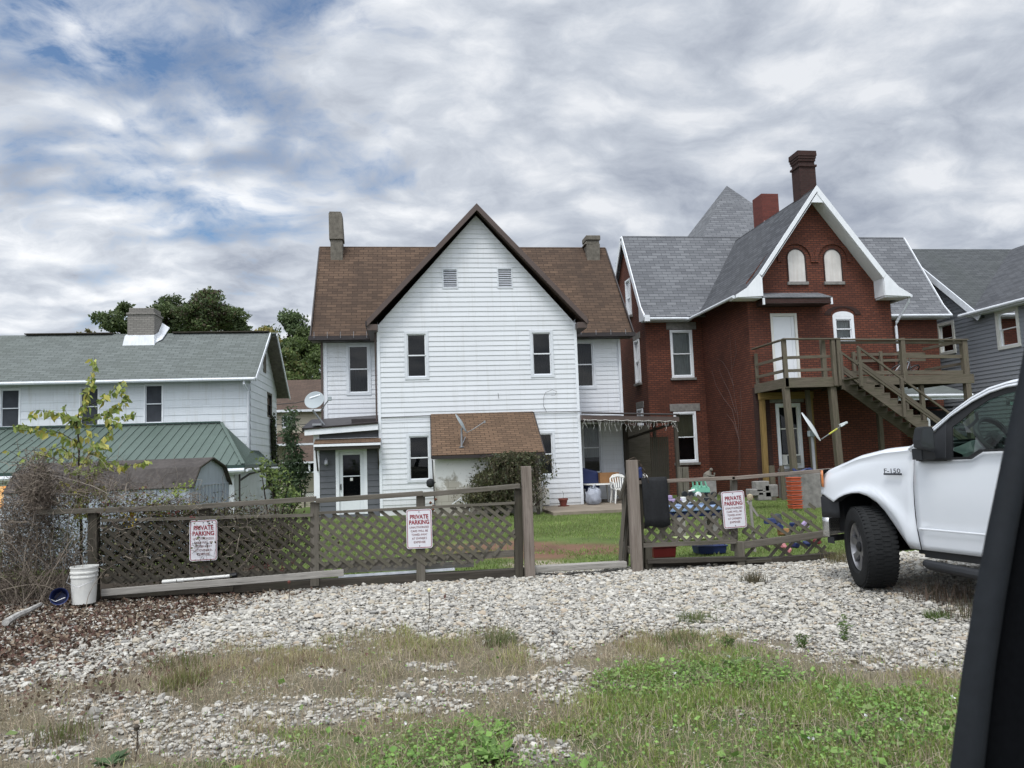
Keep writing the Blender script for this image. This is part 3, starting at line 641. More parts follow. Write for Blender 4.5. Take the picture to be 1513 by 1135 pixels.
    # lower window with cooler
    wo=window(W,H,*holes[2],fr,M['pane'],M['room'],.10,M['cream'],curtain=M['curtain_grey'],cspan=(0,1),mid=.62,sill=M['stone'])
    # small awning over the upper door
    m=MB(); m.slab([(11.60,23.35,6.28),(14.02,23.35,6.28),(13.9,24.0,6.56),(11.75,24.0,6.56)],.03); a=m.build('door_canopy',M['shingle_grey'],H)
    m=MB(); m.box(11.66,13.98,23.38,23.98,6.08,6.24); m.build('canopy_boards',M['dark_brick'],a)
    m=MB(); m.box(11.60,11.66,23.36,23.42,6.04,6.26); m.box(13.96,14.02,23.36,23.42,6.04,6.26); m.build('canopy_bracket',M['white_paint'],a)
    # wing roof, bell-cast
    rp=[(10.72,6.36),(11.12,6.60),(11.55,7.06),(AX,10.05)]; yf=23.45
    m=MB(); 
    for s in (1,-1):
        q=[(x if s==1 else 2*AX-x,z) for x,z in rp]
        for (x0,z0),(x1,z1) in zip(q,q[1:]):
            yb=30.2
            # stop each strip where it meets the main roof
            yb0=27.6+max(0,(z0-6.45))*.66+.05; yb1=27.6+max(0,(z1-6.45))*.66+.05
            m.slab([(x0,yf,z0),(x1,yf,z1),(x1,yb1,z1),(x0,yb0,z0)],.05)
    m.build('wing_roof',M['shingle_dark'],H)
    m=MB()
    for s in (1,-1):
        q=[(x if s==1 else 2*AX-x,z) for x,z in rp]
        lo=[(q[1][0]+.0*s,6.33),(q[1][0]+.33*s,6.33+.28),(q[2][0]+.12*s,6.86),(AX,9.78)]
        up=[(q[0][0],6.33),(q[0][0],q[0][1]+.02),(q[1][0],q[1][1]+.02),(q[2][0],q[2][1]+.02),(AX,10.08)]
        # barge board
        bh=.05 if s==1 else .15
        m.prism([(x,yf-.02,z) for x,z in [(q[2][0],q[2][1]+.02),(AX,10.08),(AX,9.93-bh),(q[2][0]+.10*s,q[2][1]+.0-bh)]],(0,.05,0))
        m.prism([(x,yf-.02,z) for x,z in [(q[0][0],6.30),(q[0][0],q[0][1]+.02),(q[1][0],q[1][1]+.02),(q[2][0],q[2][1]+.02),(q[2][0]+.10*s,q[2][1]-.13),(q[2][0]+.10*s,6.34)]],(0,.05,0))
        # boxed return
        x0,x1=sorted((q[0][0]+.01*s,q[2][0]+.08*s)); m.box(x0,x1,yf+.03,24.0,6.28,6.34)
        x=q[2][0]+.09*s; m.box(min(x,x+.02*s),max(x,x+.02*s),yf+.03,24.0,6.34,6.95)
        m.slab([(q[2][0]+.10*s,yf+.03,q[2][1]-.12),(AX,yf+.03,9.80),(AX,24.0,9.80),(q[2][0]+.10*s,24.0,q[2][1]-.12)],.02)
    m.prism([(AX-.24,yf+.0,9.50),(AX+.24,yf+.0,9.50),(AX,yf,9.82)],(0,.03,0))
    m.build('barge_board',M['white_paint'],H)
    m=MB(); m.tube([(10.66,23.5,6.33),(10.66,27.6,6.33)],.055,8); m.tube([(2*AX-10.66,23.5,6.33),(2*AX-10.66,27.6,6.33)],.055,8)
    m.tube([(8.95,27.5,6.36),(10.66,27.55,6.36)],.055,8); m.tube([(16.9,27.5,6.38),(21.5,27.5,6.38)],.055,8)
    m.box(8.95,10.8,27.55,28.0,6.30,6.36); m.box(16.8,21.45,27.55,28.0,6.30,6.38)
    m.build('gutter',M['gutter'],H)
    m=MB(); m.tube([(16.93,23.6,6.3),(16.9,23.62,6.15),(16.62,23.93,5.5),(16.60,23.95,5.35),(16.62,23.95,2.8)],.045,8); m.build('downspout',M['gutter'],H)
    # main roof
    mp=[(27.55,6.45),(27.95,6.90),(30.0,10.25)]
    m=MB(); RL,RR=8.95,21.45
    for (y0,z0),(y1,z1) in zip(mp,mp[1:]): m.slab([(RL,y0,z0),(RR,y0,z0),(RR,y1,z1),(RL,y1,z1)],.06)
    m.slab([(RL,30,10.246),(RR,30,10.246),(RR,33.4,6.3),(RL,33.4,6.3)],.06)
    m.build('main_roof',M['shingle_grey'],H)
    m=MB()
    for x in (RL-.02,RR+.02):
        for (y0,z0),(y1,z1) in zip(mp,mp[1:]): m.bar((x,y0,z0-.09),(x,y1,z1-.09),.04,.2)
        m.bar((x,33.4,6.2),(x,30,10.15),.04,.2)
    m.slab([(8.96,27.9,6.6),(8.96,30,9.95),(9.1,30,9.95),(9.1,27.9,6.6)],.02)
    m.box(8.93,9.12,27.45,27.56,6.26,6.5)
    m.prism([(8.925,27.5,6.3),(8.925,28.15,6.35),(8.925,28.15,7.1),(8.925,27.5,6.5)],(.04,0,0)); m.build('rake_board',M['white_paint'],H)
    # tall hipped roof
    m=MB(); A=(15.2,33.5,13.72); a=4.5; h=6.1; c=[(A[0]-a,A[1]-a,A[2]-h),(A[0]+a,A[1]-a,A[2]-h),(A[0]+a,A[1]+a,A[2]-h),(A[0]-a,A[1]+a,A[2]-h)]
    for i in range(4): m.face([c[i],c[(i+1)%4],A])
    m.face(c); m.build('hipped_roof',M['shingle_grey'],H)
    m=MB(); wall(m,Wall('E',19.6),[(29.2,GZ),(37.9,GZ),(37.9,7.6),(29.2,7.6)]); wall(m,Wall('W',10.8),[(33,GZ),(37.9,GZ),(37.9,7.6),(33,7.6)]); m.build('rear_wall',M['red_brick'],H)
    # chimneys
    x0,x1,y0,y1=13.74,14.33,24.35,24.9
    m=MB(); m.box(x0,x1,y0,y1,9.0,11.08); m.box(x0-.04,x1+.04,y0-.04,y1+.04,11.08,11.15); m.box(x0+.015,x1-.015,y0+.015,y1-.015,11.15,11.28)
    for k in range(3): m.box(x0-.02*(k+1)+.01,x1+.02*(k+1)-.01,y0-.02*(k+1),y1+.02*(k+1),11.28+.09*k,11.28+.09*(k+1))
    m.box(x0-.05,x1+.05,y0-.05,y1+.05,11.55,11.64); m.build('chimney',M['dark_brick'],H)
    m=MB(); m.box(x0-.03,x1+.03,y0-.03,y1+.03,9.4,9.95); m.build('chimney_flashing',M['black'],H)
    m=MB(); m.box(14.12,14.82,28.0,28.8,8.5,11.40); m.build('rear_chimney',M['bright_brick'],H)
    m=MB(); m.tube([(14.05,27.98,9.7),(14.02,27.95,10.1),(14.15,27.9,10.25)],.03,5); m.build('torn_flashing',M['gutter'],H)
    # low rear porch roof at the right
    m=MB(); m.slab([(17.0,24.9,3.13),(19.9,24.9,3.10),(19.3,27.98,4.2),(17.0,27.98,4.2)],.05); m.build('porch_roof',M['shingle_moss'],H)
    m=MB(); m.tube([(16.7,24.85,3.06),(19.95,24.85,3.02)],.06,8); m.box(16.7,19.9,24.87,24.92,2.9,3.0); m.build('porch_gutter',M['gutter'],H)
    m=MB(); m.box(16.52,19.6,26.3,26.4,GZ,3.1); m.build('porch_back_wall',M['red_brick'],H)
    m=MB(); m.box(18.55,19.4,25.4,25.9,GZ,2.55); m.box(18.4,19.5,25.3,26.0,2.6,2.68); m.build('porch_cupboard',M['room'],H)
    m=MB(); m.box(18.42,18.52,25.25,25.3,GZ,2.5); m.build('porch_post',M['white_paint'],H)
    # low bricked base ledge and bulkhead
    m=MB(); m.box(12.0,14.0,23.4,23.98,GZ,.62); m.build('cellar_wall',M['stone'],H,bevel=.02)
    return H
build_red_house()
def air_conditioner():
    t=thing('window_air_conditioner','boxy white air conditioner sticking out of the lower window under the deck','air conditioner',(12.42,23.8,.85))
    m=MB(); m.box(12.22,12.72,23.72,24.05,.84,1.17); m.build('case',M['cream'],t,bevel=.01)
    m=MB(); m.box(12.25,12.46,23.70,23.72,.87,1.14); m.build('grille',M['screen'],t)
    m=MB()
    for k in range(6): m.box(12.5+k*.035,12.515+k*.035,23.705,23.72,.88,1.13)
    m.build('fin',M['curtain_grey'],t)
air_conditioner()
def deck():
    D=thing('wooden_deck','weathered grey timber deck on tall posts below the brick gable','deck',(14.5,22.5,-.3))
    wd=M['wood_deck']; V0,V1=21.9,24.0; L,R=11.40,17.70; Z1=3.50; GZ=-.35
    m=MB(); m.box(L,13.17,V0,V0+.045,Z1-.30,Z1-.002); m.box(L,L+.045,V0+.047,V1-.02,Z1-.30,Z1-.002); m.build('fascia_board',wd,D,bevel=.004)
    m=MB(); m.bar((13.2,V0+.03,Z1-.14),(R,V0+.03,Z1-.16),.05,.27); m.build('fascia_board',wd,D,bevel=.004)
    for k in range(15): 
        y=V0+.07+k*.142
        m=MB(); m.bar((L+.05,y,Z1-.02),(R-.02,y,Z1-.02),.135,.035); m.build('floor_board',wd,D)
    m=MB()
    for k in range(12): m.bar((L+.3+k*.52,V0+.05,Z1-.16),(L+.3+k*.52,V1+ (0 if k<9 else .0),Z1-.16),.045,.2)
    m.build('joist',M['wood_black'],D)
    # posts
    def post(x0,y0,z0,x1,y1,z1,w=.11,mt=wd): 
        m=MB(); m.bar((x0,y0,z0),(x1,y1,z1),w,w,up=(0,1,0)); m.build('post',mt,D,bevel=.006)
    post(11.60,V0+.13,GZ,11.47,V0+.13,Z1-.30,.17); post(13.06,V0+.14,GZ,12.98,V0+.14,Z1-.30,.19,M['wood_deck']); post(17.50,V0+.1,GZ,17.50,V0+.1,4.60,.17)
    post(11.50,23.80,GZ,11.55,23.80,Z1-.33,.15,M['wood_ochre']); post(13.2,23.8,GZ,13.2,23.8,Z1-.3,.15,M['wood_ochre']); post(12.75,23.0,GZ,12.70,23.0,Z1-.3,.12); post(15.3,23.3,GZ,15.3,23.3,Z1-.3,.14); post(16.0,22.1,GZ,16.0,22.1,Z1-.3,.12)
    m=MB(); m.box(11.42,13.3,23.70,23.80,Z1-.52,Z1-.3); m.build('beam',M['wood_ochre'],D)
    # railing posts
    zt=4.66
    for x,y,w in ((L+.07,V0+.06,.12),(13.02,V0+.0,.11),(13.19,V0+.0,.13),(L+.06,23.85,.09),(15.35,V0+.03,.14),(12.78,V0+.15,.13),(14.9,23.85,.1),(15.9,23.88,.1),(16.6,23.9,.1)):
        post(x,y,Z1-.28 if y<23 else Z1,x,y,zt if y<23 else zt-.15,w)
    def rail(p,q,w=.04,h=.09): 
        m=MB(); m.bar(p,q,w,h); m.build('rail',wd,D,bevel=.004)
    rail((L,V0-.01,zt+.02),(13.25,V0-.01,zt),.14,.04); rail((L,V0+.02,zt),(L,23.9,zt),.14,.04); rail((13.25,V0-.01,zt-.02),(17.6,V0+.05,zt-.08),.14,.045); rail((13.25,V0+.03,zt-.10),(17.5,V0+.07,zt-.16),.04,.08)
    for z in (Z1+.22,Z1+.62): rail((L+.1,V0+.1,z),(13.0,V0+.1,z+.02)); rail((L+.03,V0+.05,z),(L+.03,23.8,z))
    rail((13.3,V0+.1,Z1+.12),(17.4,V0+.1,Z1+.06),.04,.12); rail((15.4,V0+.12,Z1+.60),(17.45,V0+.12,Z1+.56),.04,.11)
    for z in (Z1+.3,Z1+.7,zt-.25): rail((14.9,23.88,z),(17.55,23.9,z))
    rail((17.5,V0+.1,zt-.1),(17.5,23.9,zt-.1),.06,.09); rail((17.5,V0+.1,Z1+.35),(17.5,23.9,Z1+.35),.04,.09)
    # stairs
    S_=thing('deck_staircase','grey open timber staircase climbing to the front of the deck','staircase',(14.5,21.3,-.3)); ws=M['wood_stair']
    x0,z0=13.22,3.40; sl=-.735; x1=16.9; n=16
    for y in (20.95,21.80):
        m=MB(); run=(x1-x0)/n
        pts=[(x0-.03,y,z0-.22)]
        pts=[]
        lo=lambda x:z0+sl*(x-x0)-.30
        poly=[(x0-.03,y,lo(x0))]
        for k in range(n):
            xa=x0+k*run; za=z0+sl*(xa-x0)
            poly+=[(xa,y,za),(xa+run,y,za)]
        poly+=[(x1,y,lo(x1))]
        # staircase-cut stringer from quads
        for k in range(n):
            xa=x0+k*run; za=z0+sl*(xa-x0); xb=xa+run
            q=[(xa,lo(xa)),(xb,lo(xb)),(xb,za-.03),(xa,za-.03)]
            m.hexa([(x,y-.02,z) for x,z in q]+[(x,y+.02,z) for x,z in q])
        m.build('stringer',ws,S_)
    for k in range(n):
        xa=x0+k*run; za=z0+sl*(xa-x0)
        m=MB(); m.box(xa-.02,xa+run+.0,20.92,21.83,za-.03,za+.005); m.build('tread',ws,S_,bevel=.004)
    for y in (20.9,21.86):
        for x in (13.24,14.52,15.3 if y>21 else 15.95,):
            zz=z0+sl*(x-x0); m=MB(); m.bar((x,y,zz-.28),(x,y,zz+.86),.085,.085,up=(0,1,0)); m.build('baluster_post',ws,S_,bevel=.004)
        for off,h in ((.88,.06),(.42,.11),(.30,.06)):
            m=MB(); m.bar((13.2,y,z0+off),(x1-.3,y,z0+off+sl*(x1-.3-13.2)),.05,h); m.build('handrail',ws,S_,bevel=.004)
deck()
def bike():
    t=thing('bicycle','dark bicycle with chrome parts lying on its side on the deck boards','bicycle',(15.9,22.8,3.5))
    for c in ((15.62,22.75,3.72),(16.35,23.0,3.70)):
        m=MB(); R=Matrix.Rotation(.9,3,'X')@Matrix.Rotation(.3,3,'Z'); pts=[Vector(c)+R@Vector((.3*math.cos(a),0,.3*math.sin(a))) for a in np.linspace(0,2*PI,21)]; m.tube(pts,.022,6,False); w=m.build('wheel',M['black'],t,smooth=True)
        m=MB(); 
        for a in np.linspace(0,2*PI,11)[:-1]: m.bar(Vector(c),Vector(c)+R@Vector((.28*math.cos(a),0,.28*math.sin(a))),.006,.006)
        m.build('spoke',M['metal_grey'],w)
    m=MB(); 
    for a,b in (((15.62,22.75,3.72),(15.85,22.7,3.98)),((15.85,22.7,3.98),(16.2,22.85,4.02)),((16.35,23.0,3.7),(16.2,22.85,4.02)),((15.85,22.7,3.98),(16.02,22.8,3.68)),((16.02,22.8,3.68),(16.2,22.85,4.02)),((15.62,22.75,3.72),(16.02,22.8,3.68))): m.tube([a,b],.02,6)
    m.build('frame',M['metal_grey'],t,smooth=True)
    m=MB(); m.tube([(15.98,22.5,4.1),(16.18,22.8,4.12),(16.35,23.1,4.06),(16.3,23.2,4.0)],.014,6); m.build('handlebar',M['metal_grey'],t)
    m=MB(); m.lathe([(0,.03),(.07,.02),(.1,-.02),(0,-.03)],(15.8,22.68,4.03),10); m.build('saddle',M['black'],t)
bike()
# ================================================================ GREY HOUSE, right
def build_grey_house():
    H=thing('grey_house','grey clapboard house with charcoal roof at the far right','house',(26,27,-.3)); GZ=-.4; U=22.2
    W=Wall('W',U)
    holes=[(28.30,29.30,4.98,6.32),(24.98,26.08,4.76,6.24)]
    m=MB(); wall(m,W,[(19.5,GZ),(35.9,GZ),(35.9,6.3),(31.3,10.05),(26.95,6.32),(19.5,6.32)],holes,.155,.02)
    wall(m,Wall('S',19.5),[(U,GZ),(33,GZ),(33,6.3),(27.7,9.8),(U,6.3)],(),.155,.02)
    m.build('side_wall',M['blue_siding'],H)
    for h in holes: window(W,H,*h,M['cream'],M['pane'],M['room'],.12,M['white_paint'],curtain=M['curtain_grey'],cspan=(.4,1),out=.05)
    m=MB()
    m.slab([(U-.25,26.6,6.15),(34,26.6,6.15),(34,31.3,10.10),(U-.25,31.3,10.10)],.07); m.slab([(U-.25,31.3,10.10),(34,31.3,10.10),(34,36.2,6.1),(U-.25,36.2,6.1)],.07)
    m.build('main_roof',M['shingle_mid'],H)
    m=MB(); m.slab([(U-.35,19.1,6.38),(27.7,19.1,10.08),(27.7,31.3,10.08),(U-.35,27.05,6.38)],.07); m.slab([(27.7,19.1,10.08),(33.4,19.1,6.3),(33.4,31.3,6.3),(27.7,31.3,10.08)],.07)
    m.build('wing_roof',M['shingle_dark'],H)
    m=MB(); m.bar((U-.27,26.6,6.1),(U-.27,31.3,10.14),.05,.24); m.bar((U-.27,36.2,6.1),(U-.27,31.3,10.14),.05,.24); m.build('rake_board',M['gutter'],H)
    m=MB(); m.tube([(U-.40,19.1,6.33),(U-.40,27.5,6.33)],.07,8); m.box(U-.36,U,19.1,27.2,6.22,6.30); m.build('gutter',M['gutter'],H)
build_grey_house()
# ================================================================ LEFT HOUSE
def build_left_house():
    H=thing('white_farmhouse','long white shingled house with mossy grey roof and green metal porch roof','house',(-10,31,-.9)); GZ=-.9
    E=-5.72; WF=30.0; W=Wall('S',WF); WE=Wall('E',E); LFT=-16.6
    holes=[(-9.49,-8.80,3.07,4.56),(-11.72,-11.02,3.04,4.50),(-14.4,-13.7,3.05,4.5)]
    eh=[(33.6,34.7,3.45,4.50),(33.2,34.4,.45,1.5),(32.7,33.3,5.25,6.05)]
    m=MB(); wall(m,W,[(LFT,GZ),(E,GZ),(E,4.72),(LFT,4.72)],holes,.285,.016); wall(m,WE,[(30,GZ),(36,GZ),(36,4.72),(33,6.75),(30,4.72)],eh,.285,.016)
    wall(m,Wall('W',LFT),[(30,GZ),(36,GZ),(36,4.72),(33,6.75),(30,4.72)],(),.285,.016); wall(m,Wall('N',36),[(LFT,GZ),(E,GZ),(E,4.7),(LFT,4.7)])
    m.build('wall',M['asb'],H)
    for h in holes: window(W,H,*h,M['white_paint'],M['screen'] if h!=holes[0] else M['screen'],M['room'],.05,M['gutter'],out=.03)
    for h in eh[:2]: window(WE,H,*h,M['wood_old'],M['pane'],M['room'],.08,M['curtain_grey'],out=.03)
    m=MB(); h=eh[2]; wbox(m,WE,*h,-.05,.03); m.build('attic_shutter',M['wood_old'],H)
    m=MB(); 
    m.slab([(LFT-.3,29.55,4.66),(-5.45,29.55,4.66),(-5.45,32.9,6.92),(LFT-.3,32.9,6.92)],.07); m.slab([(LFT-.3,32.9,6.918),(-5.2,32.9,6.918),(-5.2,36.5,4.5),(LFT-.3,36.5,4.5)],.07)
    m.build('roof',M['shingle_moss'],H)
    m=MB(); m.box(-14.9,-11.6,32.75,33.05,6.93,6.97); m.box(-9.3,-5.5,32.75,33.05,6.93,6.97); m.build('ridge_cap',M['wood_black'],H)
    m=MB(); m.tube([(LFT-.3,29.5,4.62),(-5.45,29.5,4.62)],.06,8); m.build('gutter',M['gutter'],H)
    m=MB(); m.bar((-5.44,29.6,4.60),(-5.44,32.9,6.84),.04,.14); m.bar((-5.19,36.5,4.42),(-5.19,32.9,6.84),.04,.14); m.build('rake_board',M['gutter'],H)
    m=MB(); m.slab([(-5.70,33.0,6.78),(-5.22,33.0,6.78),(-5.22,36.4,4.48),(-5.70,36.4,4.48)],.02); m.build('soffit',M['concrete_block'],H)
    m=MB(); m.tube([(-5.85,29.55,4.6),(-5.85,29.55,4.45),(-5.78,29.9,4.2),(-5.78,29.93,1.9)],.045,8); m.build('downspout',M['gutter'],H)
    m=MB(); m.box(-10.84,-9.82,32.2,33.2,6.2,7.66); m.box(-10.88,-9.78,32.16,33.24,7.58,7.66); m.box(-10.80,-9.86,32.24,33.16,7.66,7.86); m.build('chimney',M['grey_brick'],H,bevel=.01)
    m=MB(); m.hexa([(-10.95,32.0,6.30),(-9.75,32.0,6.30),(-9.75,33.1,7.05),(-10.95,33.1,7.05),(-10.9,32.12,6.72),(-9.8,32.12,6.72),(-9.8,33.1,7.1),(-10.9,33.1,7.1)]); m.slab([(-9.79,32.1,6.4),(-9.55,32.3,6.6),(-9.5,33.1,7.2),(-9.79,33.1,7.4)],.02); m.build('chimney_flashing',M['gutter'],H)
    # porch
    e=(-5.18,26.0,1.46); PL=-17
    m=MB(); m.face([(PL,26,1.46),e,(-6.75,29.98,3.03),(PL,29.98,3.03)]); m.face([e,(-5.1,31.8,1.50),(-5.7,31.0,1.95),(-5.7,29.98,2.02),(-6.75,29.98,3.03)])
    pr=m.build('porch_roof',M['green_metal'],H)
    m=MB(); x=-16.5
    sl=(3.03-1.46)/3.98
    while x<-5.3:
        ytop=29.98; 
        if x>-6.75: ytop=26+ (e[0]-x)/(e[0]+6.75)*3.98
        m.bar((x,26.0,1.475),(x,ytop,1.475+sl*(ytop-26)),.035,.028); x+=.30
    y=26.25
    while y<31.7:
        f=min(1,(y-26)/3.98); x1=e[0]-f*(6.75-5.18) if y<29.98 else -5.7
        z1=1.46+f*1.57 if y<29.98 else 1.98
        m.bar((-5.17,y,1.485),(x1,y,z1+.02),.03,.026); y+=.26
    m.bar((-5.18,26,1.49),(-6.75,29.98,3.06),.12,.03)
    m.build('roof_rib',M['green_metal'],pr)
    m=MB(); m.box(-17,-5.14,25.94,25.99,1.36,1.45); m.bar((-5.14,25.97,1.41),(-5.06,31.8,1.44),.04,.09); m.bar((-6.78,29.94,3.08),(-17,29.94,3.08),.08,.06); m.build('porch_roof_edge',M['green_dark'],H)
    m=MB(); m.tube([(-17,25.88,1.28),(-5.12,25.88,1.28)],.075,8); m.box(-16.8,-5.3,25.96,26.2,1.16,1.34); m.tube([(-5.04,25.9,1.28),(-4.98,31.8,1.3)],.05,8); m.build('porch_gutter',M['gutter'],H)
    m=MB(); wall(m,Wall('S',26.25),[(-16.5,GZ),(-5.5,GZ),(-5.5,1.3),(-16.5,1.3)],[(-12.55,-11.95,.35,1.05)],.28,.01); wall(m,Wall('E',-5.5),[(26.25,GZ),(30,GZ),(30,1.4),(26.25,1.4)],(),.28,.01); m.build('porch_wall',M['gutter'],H)
    m=MB(); m.bar((-5.35,26.3,1.3),(-5.35,26.3,GZ),.05,.05); m.tube([(-5.35,26.3,.95),(-5.2,27.2,1.15),(-4.98,31.0,1.3)],.035,6); m.build('porch_downspout',M['dark_gutter'],H)
    # lit porch lamp showing in the window
    t=NT('lit_window'); em=t.n('ShaderNodeEmission'); n=t.noise(t.obj(),5,3); t.l(t.ramp(n,.3,.8,(.9,.35,.08,1),(1,.75,.35,1)),em.inputs[0]); em.inputs[1].default_value=1.0; t.l(em.outputs[0],t.out.inputs[0])
    m=MB(); m.face([(-12.6,26.3,.3),(-11.9,26.3,.3),(-11.9,26.3,1.1),(-12.6,26.3,1.1)]); m.build('lit_window',t.m,H)
build_left_house()
def build_shed():
    A=atY(281,718,19.5); B=atY(336,711,21.6); ax=(B-A); ax.z=0; w=ax.length; ax.normalize(); n=Vector((ax.y,-ax.x,0))  # n points out of the gable end
    if n.x<0: n=-n
    back=-n; Lh=4.6; zg=-.95; ze=1.0; zr=1.62; c=(A+B)/2
    T=thing('garden_shed','pale metal barn-shaped shed with dark gambrel roof behind the lattice fence','shed',(c.x,c.y,zg))
    P=lambda a,z,b=0: Vector((A.x,A.y,0))+ax*a+back*b+Vector((0,0,z))
    prof=[(0,ze),(.16*w,ze+.40),(.5*w,zr),(.84*w,ze+.40),(w,ze)]
    m=MB(); m.face([P(0,zg),P(w,zg),P(w,ze),P(0,ze)])
    k=0
    while k<w-.01: m.hexa([P(k+.03,zg,-.03),P(k+.09,zg,-.03),P(k+.09,zg,0),P(k+.03,zg,0),P(k+.03,ze,-.03),P(k+.09,ze,-.03),P(k+.09,ze,0),P(k+.03,ze,0)]); k+=.19
    m.face([P(0,zg,Lh),P(0,zg,0),P(0,ze,0),P(0,ze,Lh)]); m.face([P(w,zg,Lh),P(w,zg,0),P(w,ze,0),P(w,ze,Lh)])
    k=.1
    while k<Lh: m.hexa([P(-.02,zg,k),P(0,zg,k),P(0,zg,k+.05),P(-.02,zg,k+.05),P(-.02,ze,k),P(0,ze,k),P(0,ze,k+.05),P(-.02,ze,k+.05)]); k+=.24
    sm=m_plain('pale_shed_metal',(.36,.40,.46,1),.45,.15,.12,1.5,.4,.05,.002,streak=.3); m.build('wall',sm,T)
    m=MB(); m.face([P(a,z,-.005) for a,z in prof]); m.prism([P(0,ze-.03,-.02),P(w,ze-.03,-.02),P(w,ze+.01,-.02),P(0,ze+.01,-.02)],back*.02); m.build('gable_panel',sm,T)
    m=MB(); pr=[(-.06,ze-.05),(.15*w,ze+.43),(.5*w,zr+.04),(.85*w,ze+.43),(w+.06,ze-.05)]
    for (a0,z0),(a1,z1) in zip(pr,pr[1:]): m.slab([P(a0,z0,-.08),P(a1,z1,-.08),P(a1,z1,Lh),P(a0,z0,Lh)],.03)
    rm=m_plain('stained_felt_roof',(.06,.053,.05,1),.85,0,.45,1.4,.2,.3,.006,streak=.45,dirt=(.13,.12,.11,1)); m.build('roof',rm,T)
    m=MB()
    for (a0,z0),(a1,z1) in zip(pr,pr[1:]): m.bar(P(a0,z0-.02,-.10),P(a1,z1-.02,-.10),.02,.04)
    m.build('roof_edge',M['wood_black'],T)
build_shed()
def build_far_house():
    H=thing('tan_house','distant tan house with three stacked brown roofs seen between the two white houses','house',(-7,52,-1)); GZ=-1.2; V=50
    W=Wall('S',V); 
    hs=[(-7.60,-6.99,3.70,4.45),(-6.9,-6.3,.3,.9)]
    m=MB(); wall(m,W,[(-10,GZ),(-2,GZ),(-2,4.8),(-10,4.8)],hs[:1],.2,.02); wall(m,Wall('E',-2),[(50,GZ),(58,GZ),(58,4.8),(50,4.8)],(),.2,.02); wall(m,Wall('S',46.5),[(-7.9,GZ),(-3,GZ),(-3,1.2),(-7.9,1.2)],(),.12,.02); m.build('wall',M['tan_siding'],H)
    window(W,H,*hs[0],M['white_paint'],M['pane'],M['room'],.07,muntin=2)
    m=MB(); m.slab([(-10.3,49.6,4.75),(-1.8,49.6,4.75),(-1.8,53.5,7.1),(-10.3,53.5,7.1)],.1); m.slab([(-10.3,53.5,7.1),(-1.8,53.5,7.1),(-1.8,57,5),(-10.3,57,5)],.1); m.build('upper_roof',M['shingle_far'],H)
    m=MB(); m.slab([(-9,48.3,2.66),(-3,48.3,2.66),(-3,50,3.4),(-9,50,3.4)],.08); m.build('middle_roof',M['shingle_far'],H)
    m=MB(); m.slab([(-6.95,45.6,1.55),(-3,45.6,1.55),(-3,46.9,2.5),(-6.7,46.9,2.5)],.08); m.build('lower_awning',M['shingle_far'],H)
    m=MB(); m.box(-10.3,-1.8,49.5,49.6,4.68,4.82); m.box(-9,-3,48.2,48.3,2.56,2.68); m.box(-6.95,-3,45.5,45.6,1.46,1.56); m.box(-6.6,-6.45,45.6,45.7,1.0,1.5); m.box(-5.5,-5.4,45.6,45.7,1.0,1.5);m.box(-7.1,-3,45.6,45.7,.92,.98); m.build('white_trim',M['gutter'],H)
    m=MB(); m.box(-7.2,-3,46.3,46.45,.95,1.5); m.build('dark_window_strip',M['room'],H)
    # white lattice railing
    L=thing('white_lattice_fence','white diagonal lattice fence in front of the distant tan house','fence',(-6,44,-1))
    m=MB(); x=-7.0
    while x<-3.5: m.bar((x,44,-.55),(x+.4,44,-.15),.02,.03,(0,1,0)); m.bar((x+.4,44.02,-.55),(x,44.02,-.15),.02,.03,(0,1,0)); x+=.13
    m.build('lattice',M['vinyl_trim'],L)
    m=MB(); m.box(-7,-3.5,43.97,44.05,-.15,-.1); m.box(-7,-3.5,43.97,44.05,-.6,-.55); m.build('rail',M['wood_black'],L)
    for x in (-7.0,-5.55): m=MB(); m.box(x,x+.08,43.95,44.06,-1.2,-.05); m.build('post',M['wood_black'],L)
build_far_house()
# ================================================================ FENCE
FV=9.30
def clip_seg(p,d,poly):
    """clip the line p+t d (2D) to a convex polygon; return t0,t1"""
    t0,t1=-1e9,1e9; n=len(poly); cx=sum(q[0] for q in poly)/n; cz=sum(q[1] for q in poly)/n
    for i in range(n):
        a,b=poly[i],poly[(i+1)%n]; nx,nz=b[1]-a[1],a[0]-b[0]
        if nx*(cx-a[0])+nz*(cz-a[1])<0: nx,nz=-nx,-nz
        num=nx*(p[0]-a[0])+nz*(p[1]-a[1]); den=nx*d[0]+nz*d[1]
        if abs(den)<1e-9:
            if num<0: return None
            continue
        t=-num/den
        if den>0: t0=max(t0,t)
        else: t1=min(t1,t)
    return (t0,t1) if t1-t0>.05 else None
def lattice(poly,parent,mat,mat2,v=FV,sp=.135,ang=(-40,48),w=.038,skip=0.0,wob=.6,breaks=0,tw=None):
    xs=[p[0] for p in poly]; zc=sum(p[1] for p in poly)/len(poly)
    for layer,(a,mt) in enumerate(zip(ang,(mat,mat2))):
        m=MB(); x=min(xs)-1.2
        while x<max(xs)+1.2:
            an=math.radians(a+random.uniform(-wob,wob)); d=(math.cos(an),math.sin(an)); p=(x+random.uniform(-.008,.008),zc)
            c=clip_seg(p,d,poly); x+=sp
            if c and random.random()>=skip:
                t0,t1=c; t1-=random.random()*breaks; y=v+(.0 if layer==0 else .012)
                m.bar((p[0]+d[0]*t0,y,p[1]+d[1]*t0),(p[0]+d[0]*t1,y+random.uniform(-.004,.004),p[1]+d[1]*t1),w,.008,(0,1,0))
        o=m.build('lattice_slats',mt,parent)
P2=lambda px,py,v=FV: (lambda p:(p.x,p.z))(atY(px,py,v))
